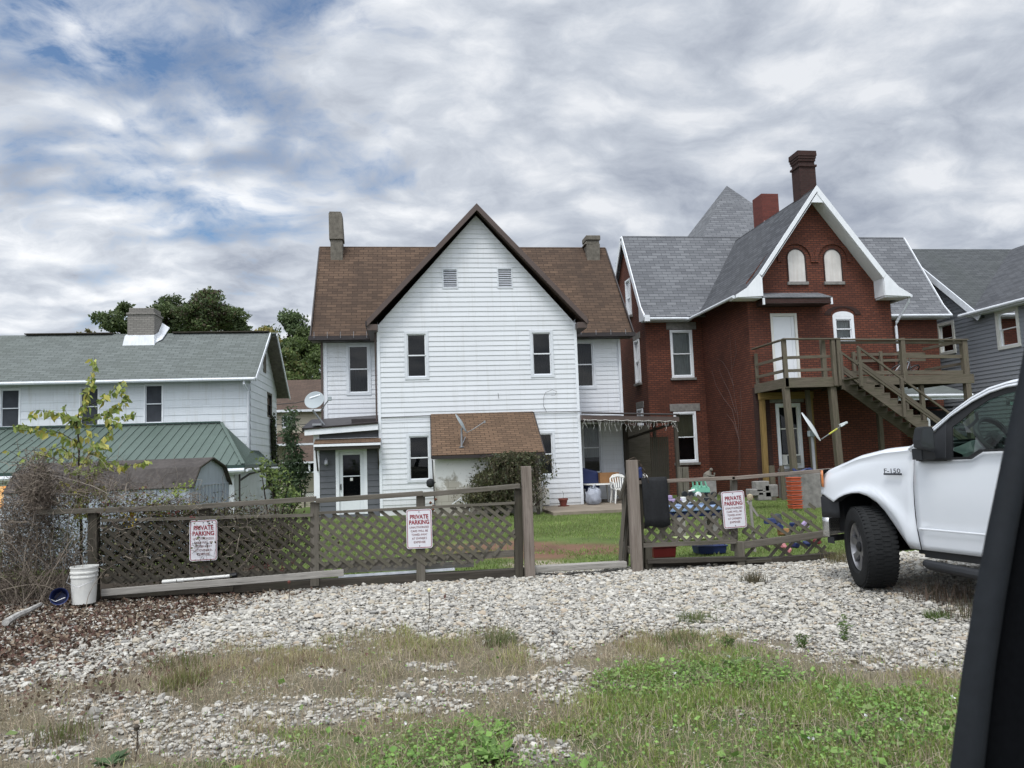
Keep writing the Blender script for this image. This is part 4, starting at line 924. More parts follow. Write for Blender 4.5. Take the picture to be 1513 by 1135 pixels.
def fbar(m,a,b,hpx=None,h=.07,t=.035,v=FV,dv=0):
    pa=atY(*a,v); pb=atY(*b,v); m.bar(pa+Vector((0,dv,0)),pb+Vector((0,dv,0)),t,h)
def post_px(parent,x0,x1,yt,yb,v,mat,name='post',dep=None,bx0=None):
    a=atY((x0+x1)/2,yt,v); b=atY((x0+x1)/2 if bx0 is None else bx0,yb,v); w=abs(atY(x1,yt,v).x-atY(x0,yt,v).x)
    m=MB(); m.bar(b-Vector((0,0,.12)),a,dep or w,w,up=(1,0,0)); return m.build(name,mat,parent,bevel=.006)
def build_fence():
    F=thing('lattice_fence','long weathered timber fence with dark diagonal lattice left of the gateway','fence',(-1,FV,0))
    wo,wd=M['wood_old'],M['wood_dark']
    for a,b in (((60,757),(300,749)),((300,748),(467,737)),((467,740),(625,729)),((625,731),(768,718))):
        m=MB(); fbar(m,a,b,h=.055,t=.09,dv=.0); m.build('top_rail',wo,F,bevel=.004)
    post_px(F,132,146,755,878,FV+.05,wd); post_px(F,296,311,751,858,FV+.06,wd); post_px(F,459,472,742,850,FV+.05,wo); post_px(F,615,628,731,852,FV+.06,wo); post_px(F,760,772,722,846,FV+.05,wd)
    lattice([P2(150,770),P2(330,767),P2(463,762),P2(463,847),P2(150,862)],F,wd,M['wood_dark'],sp=.135)
    lattice([P2(471,760),P2(760,744),P2(766,800),P2(712,832),P2(471,846)],F,M['wood_lat2'],wo,sp=.138,ang=(-39,47),breaks=.12)
    m=MB(); fbar(m,(150,769),(463,761),h=.035,t=.03,dv=-.012); fbar(m,(471,758),(760,743),h=.03,t=.03,dv=-.012); fbar(m,(150,858),(463,846),h=.07,t=.02,dv=.03); fbar(m,(471,837),(760,818),h=.08,t=.02,dv=.035); m.build('lattice_frame',wo,F)
    m=MB(); fbar(m,(340,871),(790,846),h=.10,t=.12,dv=.08); fbar(m,(150,882),(345,871),h=.06,t=.1,dv=.05); m.build('ground_timber',M['wood_black'],F,bevel=.01)
    # gateway post
    G=thing('gate_post','tall split grey gate post at the left side of the gateway','post',atY(779,846,FV-.03)); G.location.z=0; ROOTS[G.name]=(Vector(G.location),False)
    post_px(G,770,784,689,846,FV-.04,M['wood_post'],'post_timber',.10,bx0=783)
    G=thing('gate_post','tall grey gate post topped with dry vine at the right side of the gateway','post',atY(937,838,FV)); G.location.z=0; ROOTS[G.name]=(Vector(G.location),False)
    post_px(G,926,941,680,838,FV-.02,M['wood_post'],'post_timber',.10,bx0=941)
    m=MB(); 
    for a,b in (((941,682),(950,700)),((943,684),(956,712)),((928,680),(940,678)),((938,679),(947,690)),((948,695),(960,725))): m.tube([atY(*a,FV-.05),atY((a[0]+b[0])/2+3,(a[1]+b[1])/2-3,FV-.08),atY(*b,FV-.02)],.006,4)
    m.build('dry_vine',M['bark'],G)
    m=MB(); fbar(m,(786,842),(926,834),h=.07,t=.14,dv=.05); tag(m.build('gate_sill',M['wood_plank'],None,bevel=.008),'bleached timber sill lying across the gateway opening','board')
    # open gate folded against its post
    K=thing('open_gate','narrow dark board gate standing open against the right gate post','gate',(2.78,9.5,0))
    for i,(a,b) in enumerate((((930,690),(916,738)),((925,705),(916,830)),((931,720),(919,800)),((929,735),(922,832)),((932,690),(926,835)),((918,830),(929,745)))):
        m=MB(); m.bar(atY(*a,FV+.06+.05*i),atY(*b,FV+.06+.05*i),.025,.07,up=(0,1,0)); m.build('board',[M['wood_dark'],M['wood_old']][i%2],K)
    m=MB()
    for i in range(6): m.bar((2.76,FV+.1+i*.06,.15),(2.74,FV+.1+i*.06,.95),.02,.04); 
    m.bar((2.72,FV+.1,.2),(2.72,FV+.55,.25),.03,.07); m.bar((2.72,FV+.1,.85),(2.72,FV+.55,.9),.03,.07); m.build('gate_rail',wo,K)
    # right hand fence
    R=thing('lattice_fence','shorter sagging lattice fence with thin top rail right of the gateway','fence',(4.2,FV,0))
    m=MB(); fbar(m,(941,713),(1085,706),h=.045,t=.06); fbar(m,(1080,707),(1235,694),h=.045,t=.06); m.build('top_rail',M['wood_post'],R,bevel=.006)
    lattice([P2(943,752),P2(988,737),P2(1066,728),P2(1092,760),P2(1090,803),P2(950,808)],R,wo,M['wood_old'],v=FV+.02,sp=.15,ang=(-44,46))
    lattice([P2(1097,765),P2(1215,751),P2(1235,790),P2(1230,822),P2(1105,826)],R,M['wood_lat2'],wo,v=FV+.05,sp=.165,ang=(-36,44),skip=.06,breaks=.25)
    m=MB(); fbar(m,(950,806),(1088,800),h=.05,t=.03,dv=.0); m.build('lattice_frame',wo,R)
    m=MB(); fbar(m,(1094,806),(1236,786),h=.085,t=.035,dv=-.02); m.build('middle_rail',wo,R,bevel=.005)
    m=MB(); fbar(m,(955,829),(1100,825),h=.05,t=.12); fbar(m,(1100,832),(1235,820),h=.06,t=.1,dv=.03); fbar(m,(950,836),(1240,826),h=.07,t=.1,dv=.14); m.build('ground_timber',M['wood_black'],R)
    post_px(R,1087,1098,800,834,FV,wo); post_px(R,1080,1088,705,800,FV+.08,wo); post_px(R,952,962,800,834,FV+.03,wd); post_px(R,943,950,712,834,FV+.03,wd)
    m=MB(); m.bar(atY(1100,830,FV),atY(1140,828,FV-.1),.06,.03); m.build('loose_slat',wd,R)
build_fence()
def plank(a,b,h,t,mat,label,v=FV-.1,dv=0):
    m=MB(); fbar(m,a,b,h=h,t=t,v=v,dv=dv); return tag(m.build('plank',mat,None,bevel=.004),label,'plank','loose planks lying along the fence')
plank((150,876),(508,846),.075,.03,M['wood_plank'],'long grey plank leaning along the foot of the left lattice',FV-.12)
plank((505,842),(700,833),.075,.03,M['wood_plank'],'pale mossy plank under the middle parking sign',FV+.16)
plank((500,852),(672,841),.028,.05,M['vinyl_trim'],'thin white strip lying below the pale mossy plank',FV+.1)
m=MB(); m.tube([atY(240,860,FV-.03),atY(272,857,FV-.03)],.022,8); m.tube([atY(272,857,FV-.03),atY(340,851,FV-.03)],.018,8); tag(m.build('white_pipe',M['white_plastic'],None,smooth=True),'dirty white plastic pipe lying behind the long grey plank','pipe')
m=MB(); m.tube([atY(340,851,FV-.03),atY(350,849,FV-.03)],.026,8); tag(m.build('pipe_cap',M['black'],None,smooth=True),'black cap on the end of the white plastic pipe','pipe cap')
# ---------------------------------------------------------------- signs
def text_mb(body,size,xs,T,bold=.0):
    c=bpy.data.curves.new('lettering_curve','FONT'); c.body=body; c.size=size; c.align_x='CENTER'; c.offset=bold; c.resolution_u=3
    o=bpy.data.objects.new('lettering_tmp',c); COL.objects.link(o); dg=bpy.context.evaluated_depsgraph_get(); me=o.evaluated_get(dg).to_mesh()
    V=[v.co.copy() for v in me.vertices]; Fs=[list(p.vertices) for p in me.polygons]; w=(max(v.x for v in V)-min(v.x for v in V)) if V else 1
    k=xs/w; out=(([T(Vector((v.x*k,v.y,0))) for v in V]),Fs); o.evaluated_get(dg).to_mesh_clear(); bpy.data.objects.remove(o); return out
def rrect(w,h,r,n=5):
    p=[]
    for cx,cz,a0 in ((w/2-r,h/2-r,0),(-w/2+r,h/2-r,90),(-w/2+r,-h/2+r,180),(w/2-r,-h/2+r,270)):
        for i in range(n+1): a=math.radians(a0+90*i/n); p.append((cx+r*math.cos(a),cz+r*math.sin(a)))
    return p
M['sign_white']=m_plain('sign_white',(.66,.66,.70,1),.4,0,.06,5,streak=.12); M['sign_red']=m_plain('sign_red',(.25,.022,.035,1),.5,0,.2,20)
M['sign_brown']=m_plain('faded_lettering',(.20,.075,.075,1),.5,0,.35,30)
def sign(tl,br,tilt,label,v):
    a,b=atY(*tl,v),atY(*br,v); c=(a+b)/2; w,h=.300,.455
    t=thing('parking_sign',label,'sign',(c.x,v,c.z-h/2),'private parking signs on the fence')
    Rm=Matrix.Rotation(math.radians(tilt),3,'Y'); T=lambda d:(lambda p: Vector((c.x,v-d,c.z))+Rm@Vector((p.x,0,p.y)))
    P=lambda x,z,d: T(d)(Vector((x,z)))
    m=MB(); m.prism([P(x,z,.0) for x,z in rrect(w,h,.028)],(0,.003,0)); m.build('panel',M['sign_white'],t)
    m=MB(); o,i=rrect(w-.016,h-.016,.022),rrect(w-.030,h-.030,.016)
    for k in range(len(o)): j=(k+1)%len(o); m.face([P(*o[k],.0015),P(*o[j],.0015),P(*i[j],.0015),P(*i[k],.0015)])
    m.build('border',M['sign_red'],t)
    m=MB()
    for z in (h/2-.03,-h/2+.03): m.prism([P(.006*math.cos(k*PI/4),z+.006*math.sin(k*PI/4),.004) for k in range(8)],(0,.003,0))
    m.build('bolt',M['black'],t)
    for body,size,xs,z,mt,bd in (('PRIVATE',.068,.215,.118,'sign_red',.0022),('PARKING',.068,.235,.055,'sign_red',.0022),('UNAUTHORIZED',.034,.225,.008,'sign_brown',.0004),('CARS WILL BE',.034,.20,-.035,'sign_brown',.0004),('TOWED AWAY',.034,.185,-.078,'sign_brown',.0004),("AT OWNER'S",.034,.175,-.121,'sign_brown',.0004),('EXPENSE',.034,.135,-.164,'sign_brown',.0004)):
        V,Fs=text_mb(body,size,xs,lambda p,z=z:P(p.x,p.y+z,.002),bd)
        m=MB(); 
        for f in Fs: m.face([V[k] for k in f])
        m.build('lettering',M[mt],t)
sign((280,768),(321,829),0,'private parking sign half hidden by dry twigs at the left end of the fence',FV-.03)
sign((600,753),(639,810),0,'clean private parking sign in the middle of the long fence',FV-.03)
sign((1064,725),(1105,781),-2,'slightly tilted private parking sign on the right hand fence',FV-.05)
# ---------------------------------------------------------------- black mat over the rail
def mat_rug():
    m=MB(); rows=[]; x0,x1=2.86,3.18
    zs=[(FV+.06,.80),(FV+.055,1.03),(FV+.03,1.085),(FV-.03,1.085),(FV-.055,1.04),(FV-.05,.8),(FV-.06,.6),(FV-.055,.475)]
    for j,(y,z) in enumerate(zs):
        r=[]
        for i in range(9): x=x0+(x1-x0)*i/8+(.012*j/7 if i==8 else 0)+(.02*(j-4)/4 if i==0 and j>4 else 0); r.append((x,y+.008*math.sin(i*1.3+j),z+.02*math.sin(i*.8)*(j in (0,7))+(i*.004 if j==7 else 0)))
        rows.append(r)
    m.grid(rows); tag(m.build('rubber_mat',m_plain('black_rubber_mat',(.012,.013,.015,1),.75,0,.3,30,.3,.6,.01),None,smooth=True,solid=.018,angle=70),'black ribbed mat draped over the top rail beside the gate post','mat')
mat_rug()
# ---------------------------------------------------------------- bucket and pot
def bucket():
    p=atZ(124,884,0); p=p*.965; t=thing('white_bucket','dirty white plastic bucket standing in the brush by the fence','bucket',(p.x,p.y,0))
    t.rotation_euler=(0,0,0); o=(p.x,p.y,0); k=.86
    m=MB(); m.lathe([(0,.01),(.128*k,.01),(.135*k,.0),(.15*k,.27),(.158*k,.275),(.158*k,.29),(.152*k,.295),(.153*k,.315),(.162*k,.32),(.162*k,.335),(.154*k,.34),(.156*k,.37),(.164*k,.375),(.164*k,.39),(.15*k,.39),(.13*k,.03),(0,.03)],o,28); 
    m.build('tub',M['white_plastic'],t,smooth=True)
    m=MB(); m.tube([(p.x-.14,p.y,.34),(p.x-.13,p.y-.12,.24),(p.x,p.y-.17,.19),(p.x+.13,p.y-.12,.24),(p.x+.14,p.y,.34)],.003,5); m.build('handle',M['metal_grey'],t)
    q=atZ(88,888,0); q=q*.965; t2=thing('blue_tub','small dark blue plastic tub lying on its side by the white bucket','tub',(q.x,q.y,0))
    m=MB(); R=Matrix.Rotation(math.radians(75),3,'X')@Matrix.Rotation(.3,3,'Y'); m.lathe([(0,-.08),(.06,-.08),(.085,.06),(.09,.065),(.082,.06),(.055,-.07),(0,-.07)],(q.x,q.y,.09),20,mat=R); m.build('tub',M['blue'],t2,smooth=True)
    m=MB(); m.tube([(q.x-.08,q.y-.06,.09),(q.x,q.y-.10,.06),(q.x+.08,q.y-.06,.09)],.004,5); m.build('handle',M['metal_grey'],t2)
bucket()
m=MB(); a=atZ(8,920,.03); b=atZ(60,893,.03); m.tube([a,a*.7+b*.3+Vector((0,0,.01)),a*.4+b*.6,b],[.035,.03,.028,.02],7); tag(m.build('white_log',m_plain('peeling_white_paint_log',(.42,.41,.39,1),.9,0,.4,14,.1,.7,.01,streak=.5),None,smooth=True),'chalky white log lying in the leaves at the far left','log')
# ---------------------------------------------------------------- satellite dishes
def dish_bowl(m,c,R,rx,rz,depth=.05,n=28):
    rings=[]
    for j,f in enumerate((0,.35,.7,.93,1.0,1.02,.99)):
        dz=depth*f*f if j<5 else (depth+.0 if j==5 else depth-.015); k=min(f,1.02)
        rings.append([Vector(c)+R@Vector((rx*k*math.cos(2*PI*i/n),dz,rz*k*math.sin(2*PI*i/n))) for i in range(n+1)])
    m.grid(rings); back=[Vector(c)+R@Vector((rx*.97*math.cos(2*PI*i/n),depth-.02-.05,rz*.97*math.sin(2*PI*i/n))) for i in range(n+1)]
def dish1():
    c=atY(465,592,23.6); t=thing('satellite_dish','round grey satellite dish on a bent pole above the entry roof','satellite dish',(c.x+.2,23.7,2.6),'satellite dishes')
    R=Matrix.Rotation(math.radians(-14),3,'Z')@Matrix.Rotation(math.radians(-25),3,'X')@Matrix.Rotation(math.radians(10),3,'Y')
    m=MB(); dish_bowl(m,c,R@Matrix.Scale(-1,3,(0,1,0)),.29,.28,.04); m.build('reflector',M['dish'],t,smooth=True,solid=.008,angle=60)
    # pale swoosh lettering, unreadable at this distance
    m=MB(); 
    for k in range(7): x=-.17+k*.042; m.hexa([c+R@Vector((x+dx,-.035+dy,.03+k*.022+dz)) for dy in (0,.004) for dx,dz in ((0,0),(.032,.01),(.034,.06),(.0,.05))])
    m.build('marking',M['vinyl_trim'],t)
    m=MB(); m.tube([atY(462,606,23.7),atY(479,628,23.75)],.028,8); m.tube([atY(474,607,23.5),atY(486,590,23.2)],.016,6); m.box(-2.72,-2.45,23.6,23.9,2.54,2.60); m.build('mount',M['metal_grey'],t,smooth=True)
    q=atY(487,589,23.2); m=MB(); m.box(q.x-.05,q.x+.05,q.y-.03,q.y+.08,q.z-.06,q.z+.06); m.build('receiver',M['dish'],t,bevel=.01)
dish1()
def dish2():
    b=atY(682,661,22.35); t=thing('satellite_dish','thin satellite dish seen edge-on standing on the brown cellar roof','satellite dish',b,'satellite dishes')
    m=MB(); m.tube([b,atY(682,632,22.35)],.028,8); m.lathe([(0,.02),(.08,.01),(.09,0)],b,8); m.tube([b+Vector((-.0,0,.04)),b+Vector((.14,.3,.3))],.012,5); m.build('pole',M['metal_grey'],t,smooth=True)
    c=atY(683,624,22.3); R=Matrix.Rotation(math.radians(78),3,'Z')@Matrix.Rotation(math.radians(-28),3,'X')
    m=MB(); dish_bowl(m,c,R,.25,.29,.05); m.build('reflector',M['dish'],t,smooth=True,solid=.012,angle=60)
    m=MB(); m.tube([atY(689,640,22.3),atY(700,634,22.2),atY(715,624,22.1)],.013,6); m.lathe([(0,.04),(.03,.03),(.03,-.03),(0,-.04)],atY(716,623.5,22.1),8); m.build('receiver_arm',M['metal_grey'],t,smooth=True)
dish2()
def dish3():
    b=Vector((11.12,19.9,-.2)); t=thing('satellite_dish','large pale satellite dish on a free-standing pole in the brick house yard','satellite dish',b,'satellite dishes')
    top=atY(1200,644,19.9); m=MB(); m.tube([(top.x,19.9,-.2),(top.x,19.9,top.z)],.045,10); m.build('pole',M['metal_grey'],t,smooth=True)
    m=MB(); m.box(top.x-.10,top.x+.06,19.83,19.97,top.z-.02,top.z+.14); m.build('bracket',M['dish'],t,bevel=.01)
    c=atY(1201,629,19.8); R=Matrix.Rotation(math.radians(55),3,'Z')@Matrix.Rotation(math.radians(-28),3,'X')
    m=MB(); dish_bowl(m,c,R@Matrix.Scale(-1,3,(0,1,0))@Matrix.Scale(-1,3,(0,1,0)),.30,.44,.06); m.build('reflector',M['dish_light'],t,smooth=True,solid=.014,angle=60)
    a=atY(1214,649,19.6); q=atY(1247,627,19.1); mid=a+(q-a)*.35; mid2=a+(q-a)*.72
    m=MB(); m.tube([a,q],.014,6); m.build('arm',M['metal_grey'],t)
    m=MB(); m.tube([mid,mid2],.022,6); m.build('yellow_label',m_plain('yellow_label_film',(.62,.60,.12,1),.5),t)
    m=MB(); m.bar(q+Vector((-.12,0,-.02)),q+Vector((.12,.05,.05)),.06,.05); m.bar(q+Vector((-.12,-.04,-.06)),q+Vector((-.0,-.04,0)),.03,.03); m.build('receiver',M['dish_light'],t,bevel=.006)
dish3()
def lamp_ball():
    c=atY(636,714,22.2); t=thing('black_float','round black ball on the corner of the whitewashed cellar block','ball',c)
    m=MB(); m.lathe([(0,.13),(.06,.115),(.105,.075),(.12,0),(.105,-.075),(.06,-.115),(0,-.13)],c,16); m.build('ball',M['black'],t,smooth=True); m=MB(); m.tube([c,c+Vector((.15,.1,.02))],.015,6); m.build('bracket',M['black'],t)
    m=MB(); 
    for k in range(6): q=atY(640+random.uniform(-4,4),738+k*5,22.2); m.lathe([(0,.05),(.05,0),(0,-.05)],q,7)
    tag(m.build('rusty_bracket',m_plain('rust',(.12,.04,.02,1),.9,0,.4,9),None),'rusty iron bracket below the black ball','bracket')
lamp_ball()
# ---------------------------------------------------------------- porch furniture
PZ=-.13
def chair(x,y,rz,label,mat,name='garden_chair'):
    t=thing(name,label,'chair',(x,y,PZ),'moulded garden chairs on the side porch'); c,s=math.cos(rz),math.sin(rz)
    T=lambda a,b,z:(x+a*c-b*s,y+a*s+b*c,PZ+z)
    def hx(m,a0,a1,b0,b1,z0,z1,dx=0,db=0): m.hexa([T(a,b,z0) for a,b in ((a0,b0),(a1,b0),(a1,b1),(a0,b1))]+[T(a+dx,b+db,z1) for a,b in ((a0,b0),(a1,b0),(a1,b1),(a0,b1))])
    m=MB(); hx(m,-.23,.23,-.22,.24,.41,.44); hx(m,-.22,.22,.22,.245,.36,.41); m.build('seat',mat,t,bevel=.01)
    m=MB(); 
    for k in range(5): a=-.13+k*.065; hx(m,a-.017,a+.017,-.24,-.22,.46,.78,a*.25,-.09)
    pts=[T(-.24,-.22,.44),T(-.25,-.27,.62),T(-.235,-.32,.76),T(-.15,-.335,.84),T(0,-.34,.87),T(.15,-.335,.84),T(.235,-.32,.76),T(.25,-.27,.62),T(.24,-.22,.44)]; m.tube(pts,.028,8); m.tube([T(-.2,-.32,.78),T(0,-.335,.83),T(.2,-.32,.78)],.035,8); m.build('backrest',mat,t,smooth=True,angle=50)
    for sx in (-1,1):
        m=MB(); m.tube([T(sx*.25,-.27,.64),T(sx*.28,0,.64),T(sx*.26,.22,.62),T(sx*.24,.24,.42)],.022,6); m.build('armrest',mat,t,smooth=True)
        for sb in (-.24,.22):
            m=MB(); m.tube([T(sx*.21,sb,.42),T(sx*.27,sb*1.2,0)],[.035,.024],6); m.build('leg',mat,t,smooth=True)
chair(6.62,23.6,PI,'white moulded garden chair facing the porch table',M['white_plastic'])
chair(7.28,24.2,PI*.72,'second pale garden chair beside the porch post draped with blue cloth',M['white_plastic'])
m=MB(); m.hexa([(7.1,24.0,.35),(7.5,24.05,.35),(7.5,24.3,.35),(7.1,24.3,.35),(7.2,24.0,.85),(7.5,24.05,.98),(7.5,24.3,.98),(7.2,24.3,.80)]); tag(m.build('blue_cloth',M['blue'],None,bevel=.05),'dark blue cloth heaped on the second garden chair','cloth')
def table():
    t=thing('patio_table','white round plastic table on the side porch under a cardboard box','table',(6.15,24.2,PZ))
    m=MB(); m.lathe([(0,.60),(.52,.60),(.53,.57),(.5,.56),(0,.57)],(6.12,24.3,PZ),28); m.build('tabletop',M['white_plastic'],t,smooth=True)
    for a,b in ((-.3,-.25),(.28,-.3),(.3,.25),(-.28,.28)): m=MB(); m.tube([(6.12+a,24.3+b,PZ+.57),(6.12+a*1.15,24.3+b*1.15,PZ)],[.035,.028],6); m.build('leg',M['white_plastic'],t,smooth=True)
table()
m=MB(); m.box(6.15,6.78,24.3,24.7,.47,.80); tag(m.build('cardboard_box',M['cardboard'],None,bevel=.01),'brown cardboard box on the porch table','box')
m=MB(); m.hexa([(5.55,24.6,.3),(6.2,24.5,.3),(6.2,25.2,.3),(5.55,25.2,.3),(5.55,24.6,1.02),(6.15,24.5,.85),(6.15,25.2,.85),(5.55,25.2,.98)]); m.hexa([(5.7,24.0,PZ),(6.05,24.0,PZ),(6.05,24.5,PZ),(5.7,24.5,PZ),(5.7,24.0,.42),(6.05,24.0,.42),(6.05,24.5,.45),(5.7,24.5,.45)]); tag(m.build('blue_tarpaulin',M['blue'],None,bevel=.06),'crumpled dark blue tarpaulin piled behind and under the porch table','tarpaulin')
m=MB(); m.lathe([(0,0),(.17,.01),(.22,.08),(.24,.16),(.235,.24),(.22,.32),(.18,.40),(.13,.45),(.07,.47),(.05,.50),(.09,.53),(0,.52)],(5.70,23.45,PZ),26); o=m.build('rubbish_bag',M['bag'],None,smooth=True); tag(o,'translucent white rubbish bag slumped against the porch corner','bag')
for v in o.data.vertices: v.co*=1+.08*math.sin(v.co.z*23+v.co.x*31)+.06*math.sin(v.co.y*47+v.co.z*9)+.05*math.sin(v.co.x*63-v.co.z*37)
def pot():
    b=atZ(819,755,-.15); b=Vector((4.72,23.3,-.14)); t=thing('plant_pot','small terracotta pot with a dead twig by the white wall','plant pot',b)
    m=MB(); m.lathe([(0,0),(.09,0),(.13,.19),(.15,.19),(.15,.24),(.125,.24),(.11,.2),(0,.2)],b,20); m.build('pot',M['terracotta'],t,smooth=True)
    m=MB(); m.lathe([(0,0),(.16,0),(.17,.03),(0,.02)],b+Vector((0,0,-.0)),16); m.build('saucer',M['terracotta'],t); m=MB(); m.tube([b+Vector((0,0,.2)),b+Vector((.02,0,.38)),b+Vector((-.02,0,.46))],.006,4); m.build('twig',M['bark'],t)
pot()
m=MB(); m.bar((3.62,21.4,-.2),(3.62,21.4,1.35),.10,.06); o=m.build('trellis_post',M['wood_black'],None); tag(o,'thin dark post supporting the drooping shrub by the cellar','post')
m=MB(); 
for k in range(5): m.bar(atY(668+k*6,745-k*5,21.9),atY(682+k*3,735+k*6,21.9),.02,.02)
tag(m.build('white_sticks',M['vinyl_trim'],None),'small heap of white sticks by the cellar wall','sticks')
# ---------------------------------------------------------------- yard toys and clutter behind the right fence
def toys():
    c=atY(1040,722,12.0); t=thing('toy_digger','mint green plastic toy digger standing on top of the toy pile','toy digger',atY(1040,745,12.0))
    P=lambda px,py,v=12.0: atY(px,py,v)
    m=MB(); m.prism([P(1029,728),P(1050,728),P(1049,721),P(1045,718),P(1035,718),P(1030,722)],(0,.28,0)); m.build('body',M['mint'],t,bevel=.012)
    m=MB(); 
    for a,b in (((1031,720),(1030,711)),((1030,711),(1041,710)),((1041,710),(1044,719)),((1036,719),(1036,711))):
        for dv in (0,.2): m.bar(P(*a)+Vector((0,dv,0)),P(*b)+Vector((0,dv,0)),.02,.02,(0,1,0))
    m.bar(P(1030,711),P(1030,711)+Vector((0,.2,0)),.02,.02); m.bar(P(1041,710),P(1041,710)+Vector((0,.2,0)),.02,.02); m.build('cab_frame',M['mint'],t)
    for px in (1020,1031,1054): 
        for dv in (-.02,.26): m=MB(); q=P(px,731)+Vector((0,dv,0)); m.lathe([(0,-.03),(.045,-.03),(.05,0),(.045,.03),(0,.03)],q,14,axis='Y'); m.build('wheel',M['black'] if px!=1031 else M['white_plastic'],t,smooth=True)
    m=MB(); m.tube([P(1021,735),P(1018,726),P(1026,724)],.022,6); m.build('arm',M['white_plastic'],t,smooth=True)
    # blue play table
    T=thing('toy_table','pale blue plastic play table piled with toys behind the right fence','play table',(3.9,11.9,0))
    a,b=atY(985,754,11.8),atY(1072,748,11.8); m=MB(); m.box(a.x,b.x,11.6,12.4,b.z-.04,b.z+.03); m.build('tabletop',M['blue_light'],T,bevel=.015)
    m=MB(); m.box(a.x,b.x-.02,11.65,12.35,b.z-.13,b.z-.045); m.build('tray',M['blue'],T,bevel=.015)
    for x in (a.x+.08,b.x-.08):
        for y in (11.68,12.3): m=MB(); m.bar((x,y,0),(x,y,b.z-.13),.07,.07); m.build('leg',M['wood_old'],T)
    m=MB(); m.bar((4.2,11.7,.0),(4.2,11.7,b.z-.13),.13,.13); m.build('leg',M['wood_plank'],T)
    def blob(name,px,py,v,r,mat,label,cat,sq=.8,seed=0):
        q=atY(px,py,v); m=MB(); m.lathe([(0,r*sq),(r*.6,r*sq*.8),(r,r*.1),(r*.85,-r*sq*.6),(0,-r*sq)],q,14); o=m.build(name,mat,None,smooth=True)
        for vv in o.data.vertices: vv.co*=1+.10*math.sin(vv.co.x*40+seed)+.08*math.sin(vv.co.z*50+seed)
        return tag(o,label,cat)
    # toy trucks on the table
    def toycar(px,py,v,mat,label,L=.22):
        q=atY(px,py,v); t=thing('toy_truck',label,'toy truck',q-Vector((0,0,.06)))
        m=MB(); m.box(q.x-L/2,q.x+L/2,v-.05,v+.05,q.z-.03,q.z+.02); m.box(q.x-L/2,q.x-L/6,v-.045,v+.045,q.z+.02,q.z+.075); m.build('body',mat,t,bevel=.01)
        for dx in (-L*.33,L*.33):
            for dy in (-.055,.055): m=MB(); m.lathe([(0,-.012),(.028,-.012),(.028,.012),(0,.012)],(q.x+dx,v+dy,q.z-.035),12,axis='Y'); m.build('wheel',M['black'],t)
    toycar(996,739,11.75,M['lilac'],'lilac toy truck on the left end of the blue play table'); toycar(1016,741,12.1,M['white_plastic'],'white toy truck in the middle of the blue play table'); toycar(1054,742,11.9,M['black'],'black toy truck at the right end of the blue play table',.28)
    # bins under the table
    def bin_(px,py,v,w,h,mat,label):
        q=atY(px,py,v); t=thing('storage_bin',label,'bin',(q.x,v,q.z-h/2)); z0=q.z-h/2
        m=MB(); m.hexa([(q.x+sx*w*.46,v+sy*.12,z0) for sx,sy in ((-1,-1),(1,-1),(1,1),(-1,1))]+[(q.x+sx*w*.5,v+sy*.14,z0+h) for sx,sy in ((-1,-1),(1,-1),(1,1),(-1,1))]); m.build('tub',mat,t,bevel=.012)
        m=MB(); m.box(q.x-w*.52,q.x+w*.52,v-.15,v+.15,z0+h,z0+h+.02); m.build('rim',mat,t,bevel=.006)
    bin_(978,815,10.2,.32,.14,M['red_dark'],'dark red storage bin on the grass under the left lattice gap'); bin_(1048,812,10.6,.42,.10,M['blue'],'flat navy blue bin on the grass under the toy table')
    bin_(1026,797,10.4,.5,.03,M['lime'],'pale lime tray lying on the grass under the toy table')
    # right pile
    blob('toy_ball',1147,768,11.2,.10,M['pane'] and M['screen'],'cloudy grey ball on the toy pile behind the right lattice','ball')
    pts=((1138,770,'blue','crumpled blue toy near the top of the toy pile'),(1152,778,'blue','second blue toy just right of and below the crumpled one'),(1171,777,'blue','blue plastic beaker at the right of the toy pile'),(1156,806,'pink','pink toy figure under the middle rail'),(1174,806,'blue','blue block low in the toy pile under the middle rail'),(1192,804,'blue','blue scoop low at the right end of the toy pile'),(1189,776,'lilac','lilac plastic cup at the right end of the toy pile'),(1158,786,'cardboard','tan paper scrap in the middle of the toy pile'),(1165,812,'pink','small pink shoe at the very bottom of the toy pile'),(1207,800,'red_dark','dark red toy beside the truck bumper'))
    for i,(px,py,c,l) in enumerate(pts):
        q=atY(px,py,10.6 if py<795 else 9.75); r=.055 if py<795 else .045
        m=MB(); R=Matrix.Rotation(i*1.3,3,'Z')@Matrix.Rotation(i*.7,3,'X'); s=[1.5,1,.8,1.2,1.4,1.1,.8,1.6,1,1.2][i]
        m.hexa([q+R@Vector((x*r*s,y*r,z*r*.7)) for x,y,z in ((-1,-1,-1),(1,-1,-1),(1,1,-1),(-1,1,-1),(-.7,-.8,1),(.8,-.6,1),(.6,.8,1),(-.9,.7,1))]); tag(m.build('plastic_toy',M[c],None,bevel=.014),l,'toy')
    # crates
    q=atY(1174,722,18.5); t=thing('orange_crate_stack','tall stack of orange slatted crates beside the concrete block','crates',(q.x,18.5,-.15))
    for k in range(7): z=-.15+k*.115; m=MB(); m.box(q.x-.13,q.x+.13,18.4,18.66,z+.02,z+.10); m.box(q.x-.145,q.x+.145,18.38,18.68,z+.085,z+.11); m.build('crate',M['orange'],t,bevel=.006)
    a=atY(1183,700,19.2); m=MB(); m.box(a.x,a.x+.95,19.2,19.9,-.3,a.z); tag(m.build('concrete_block',M['stone'],None,bevel=.02),'big square concrete block behind the orange crates','concrete block')
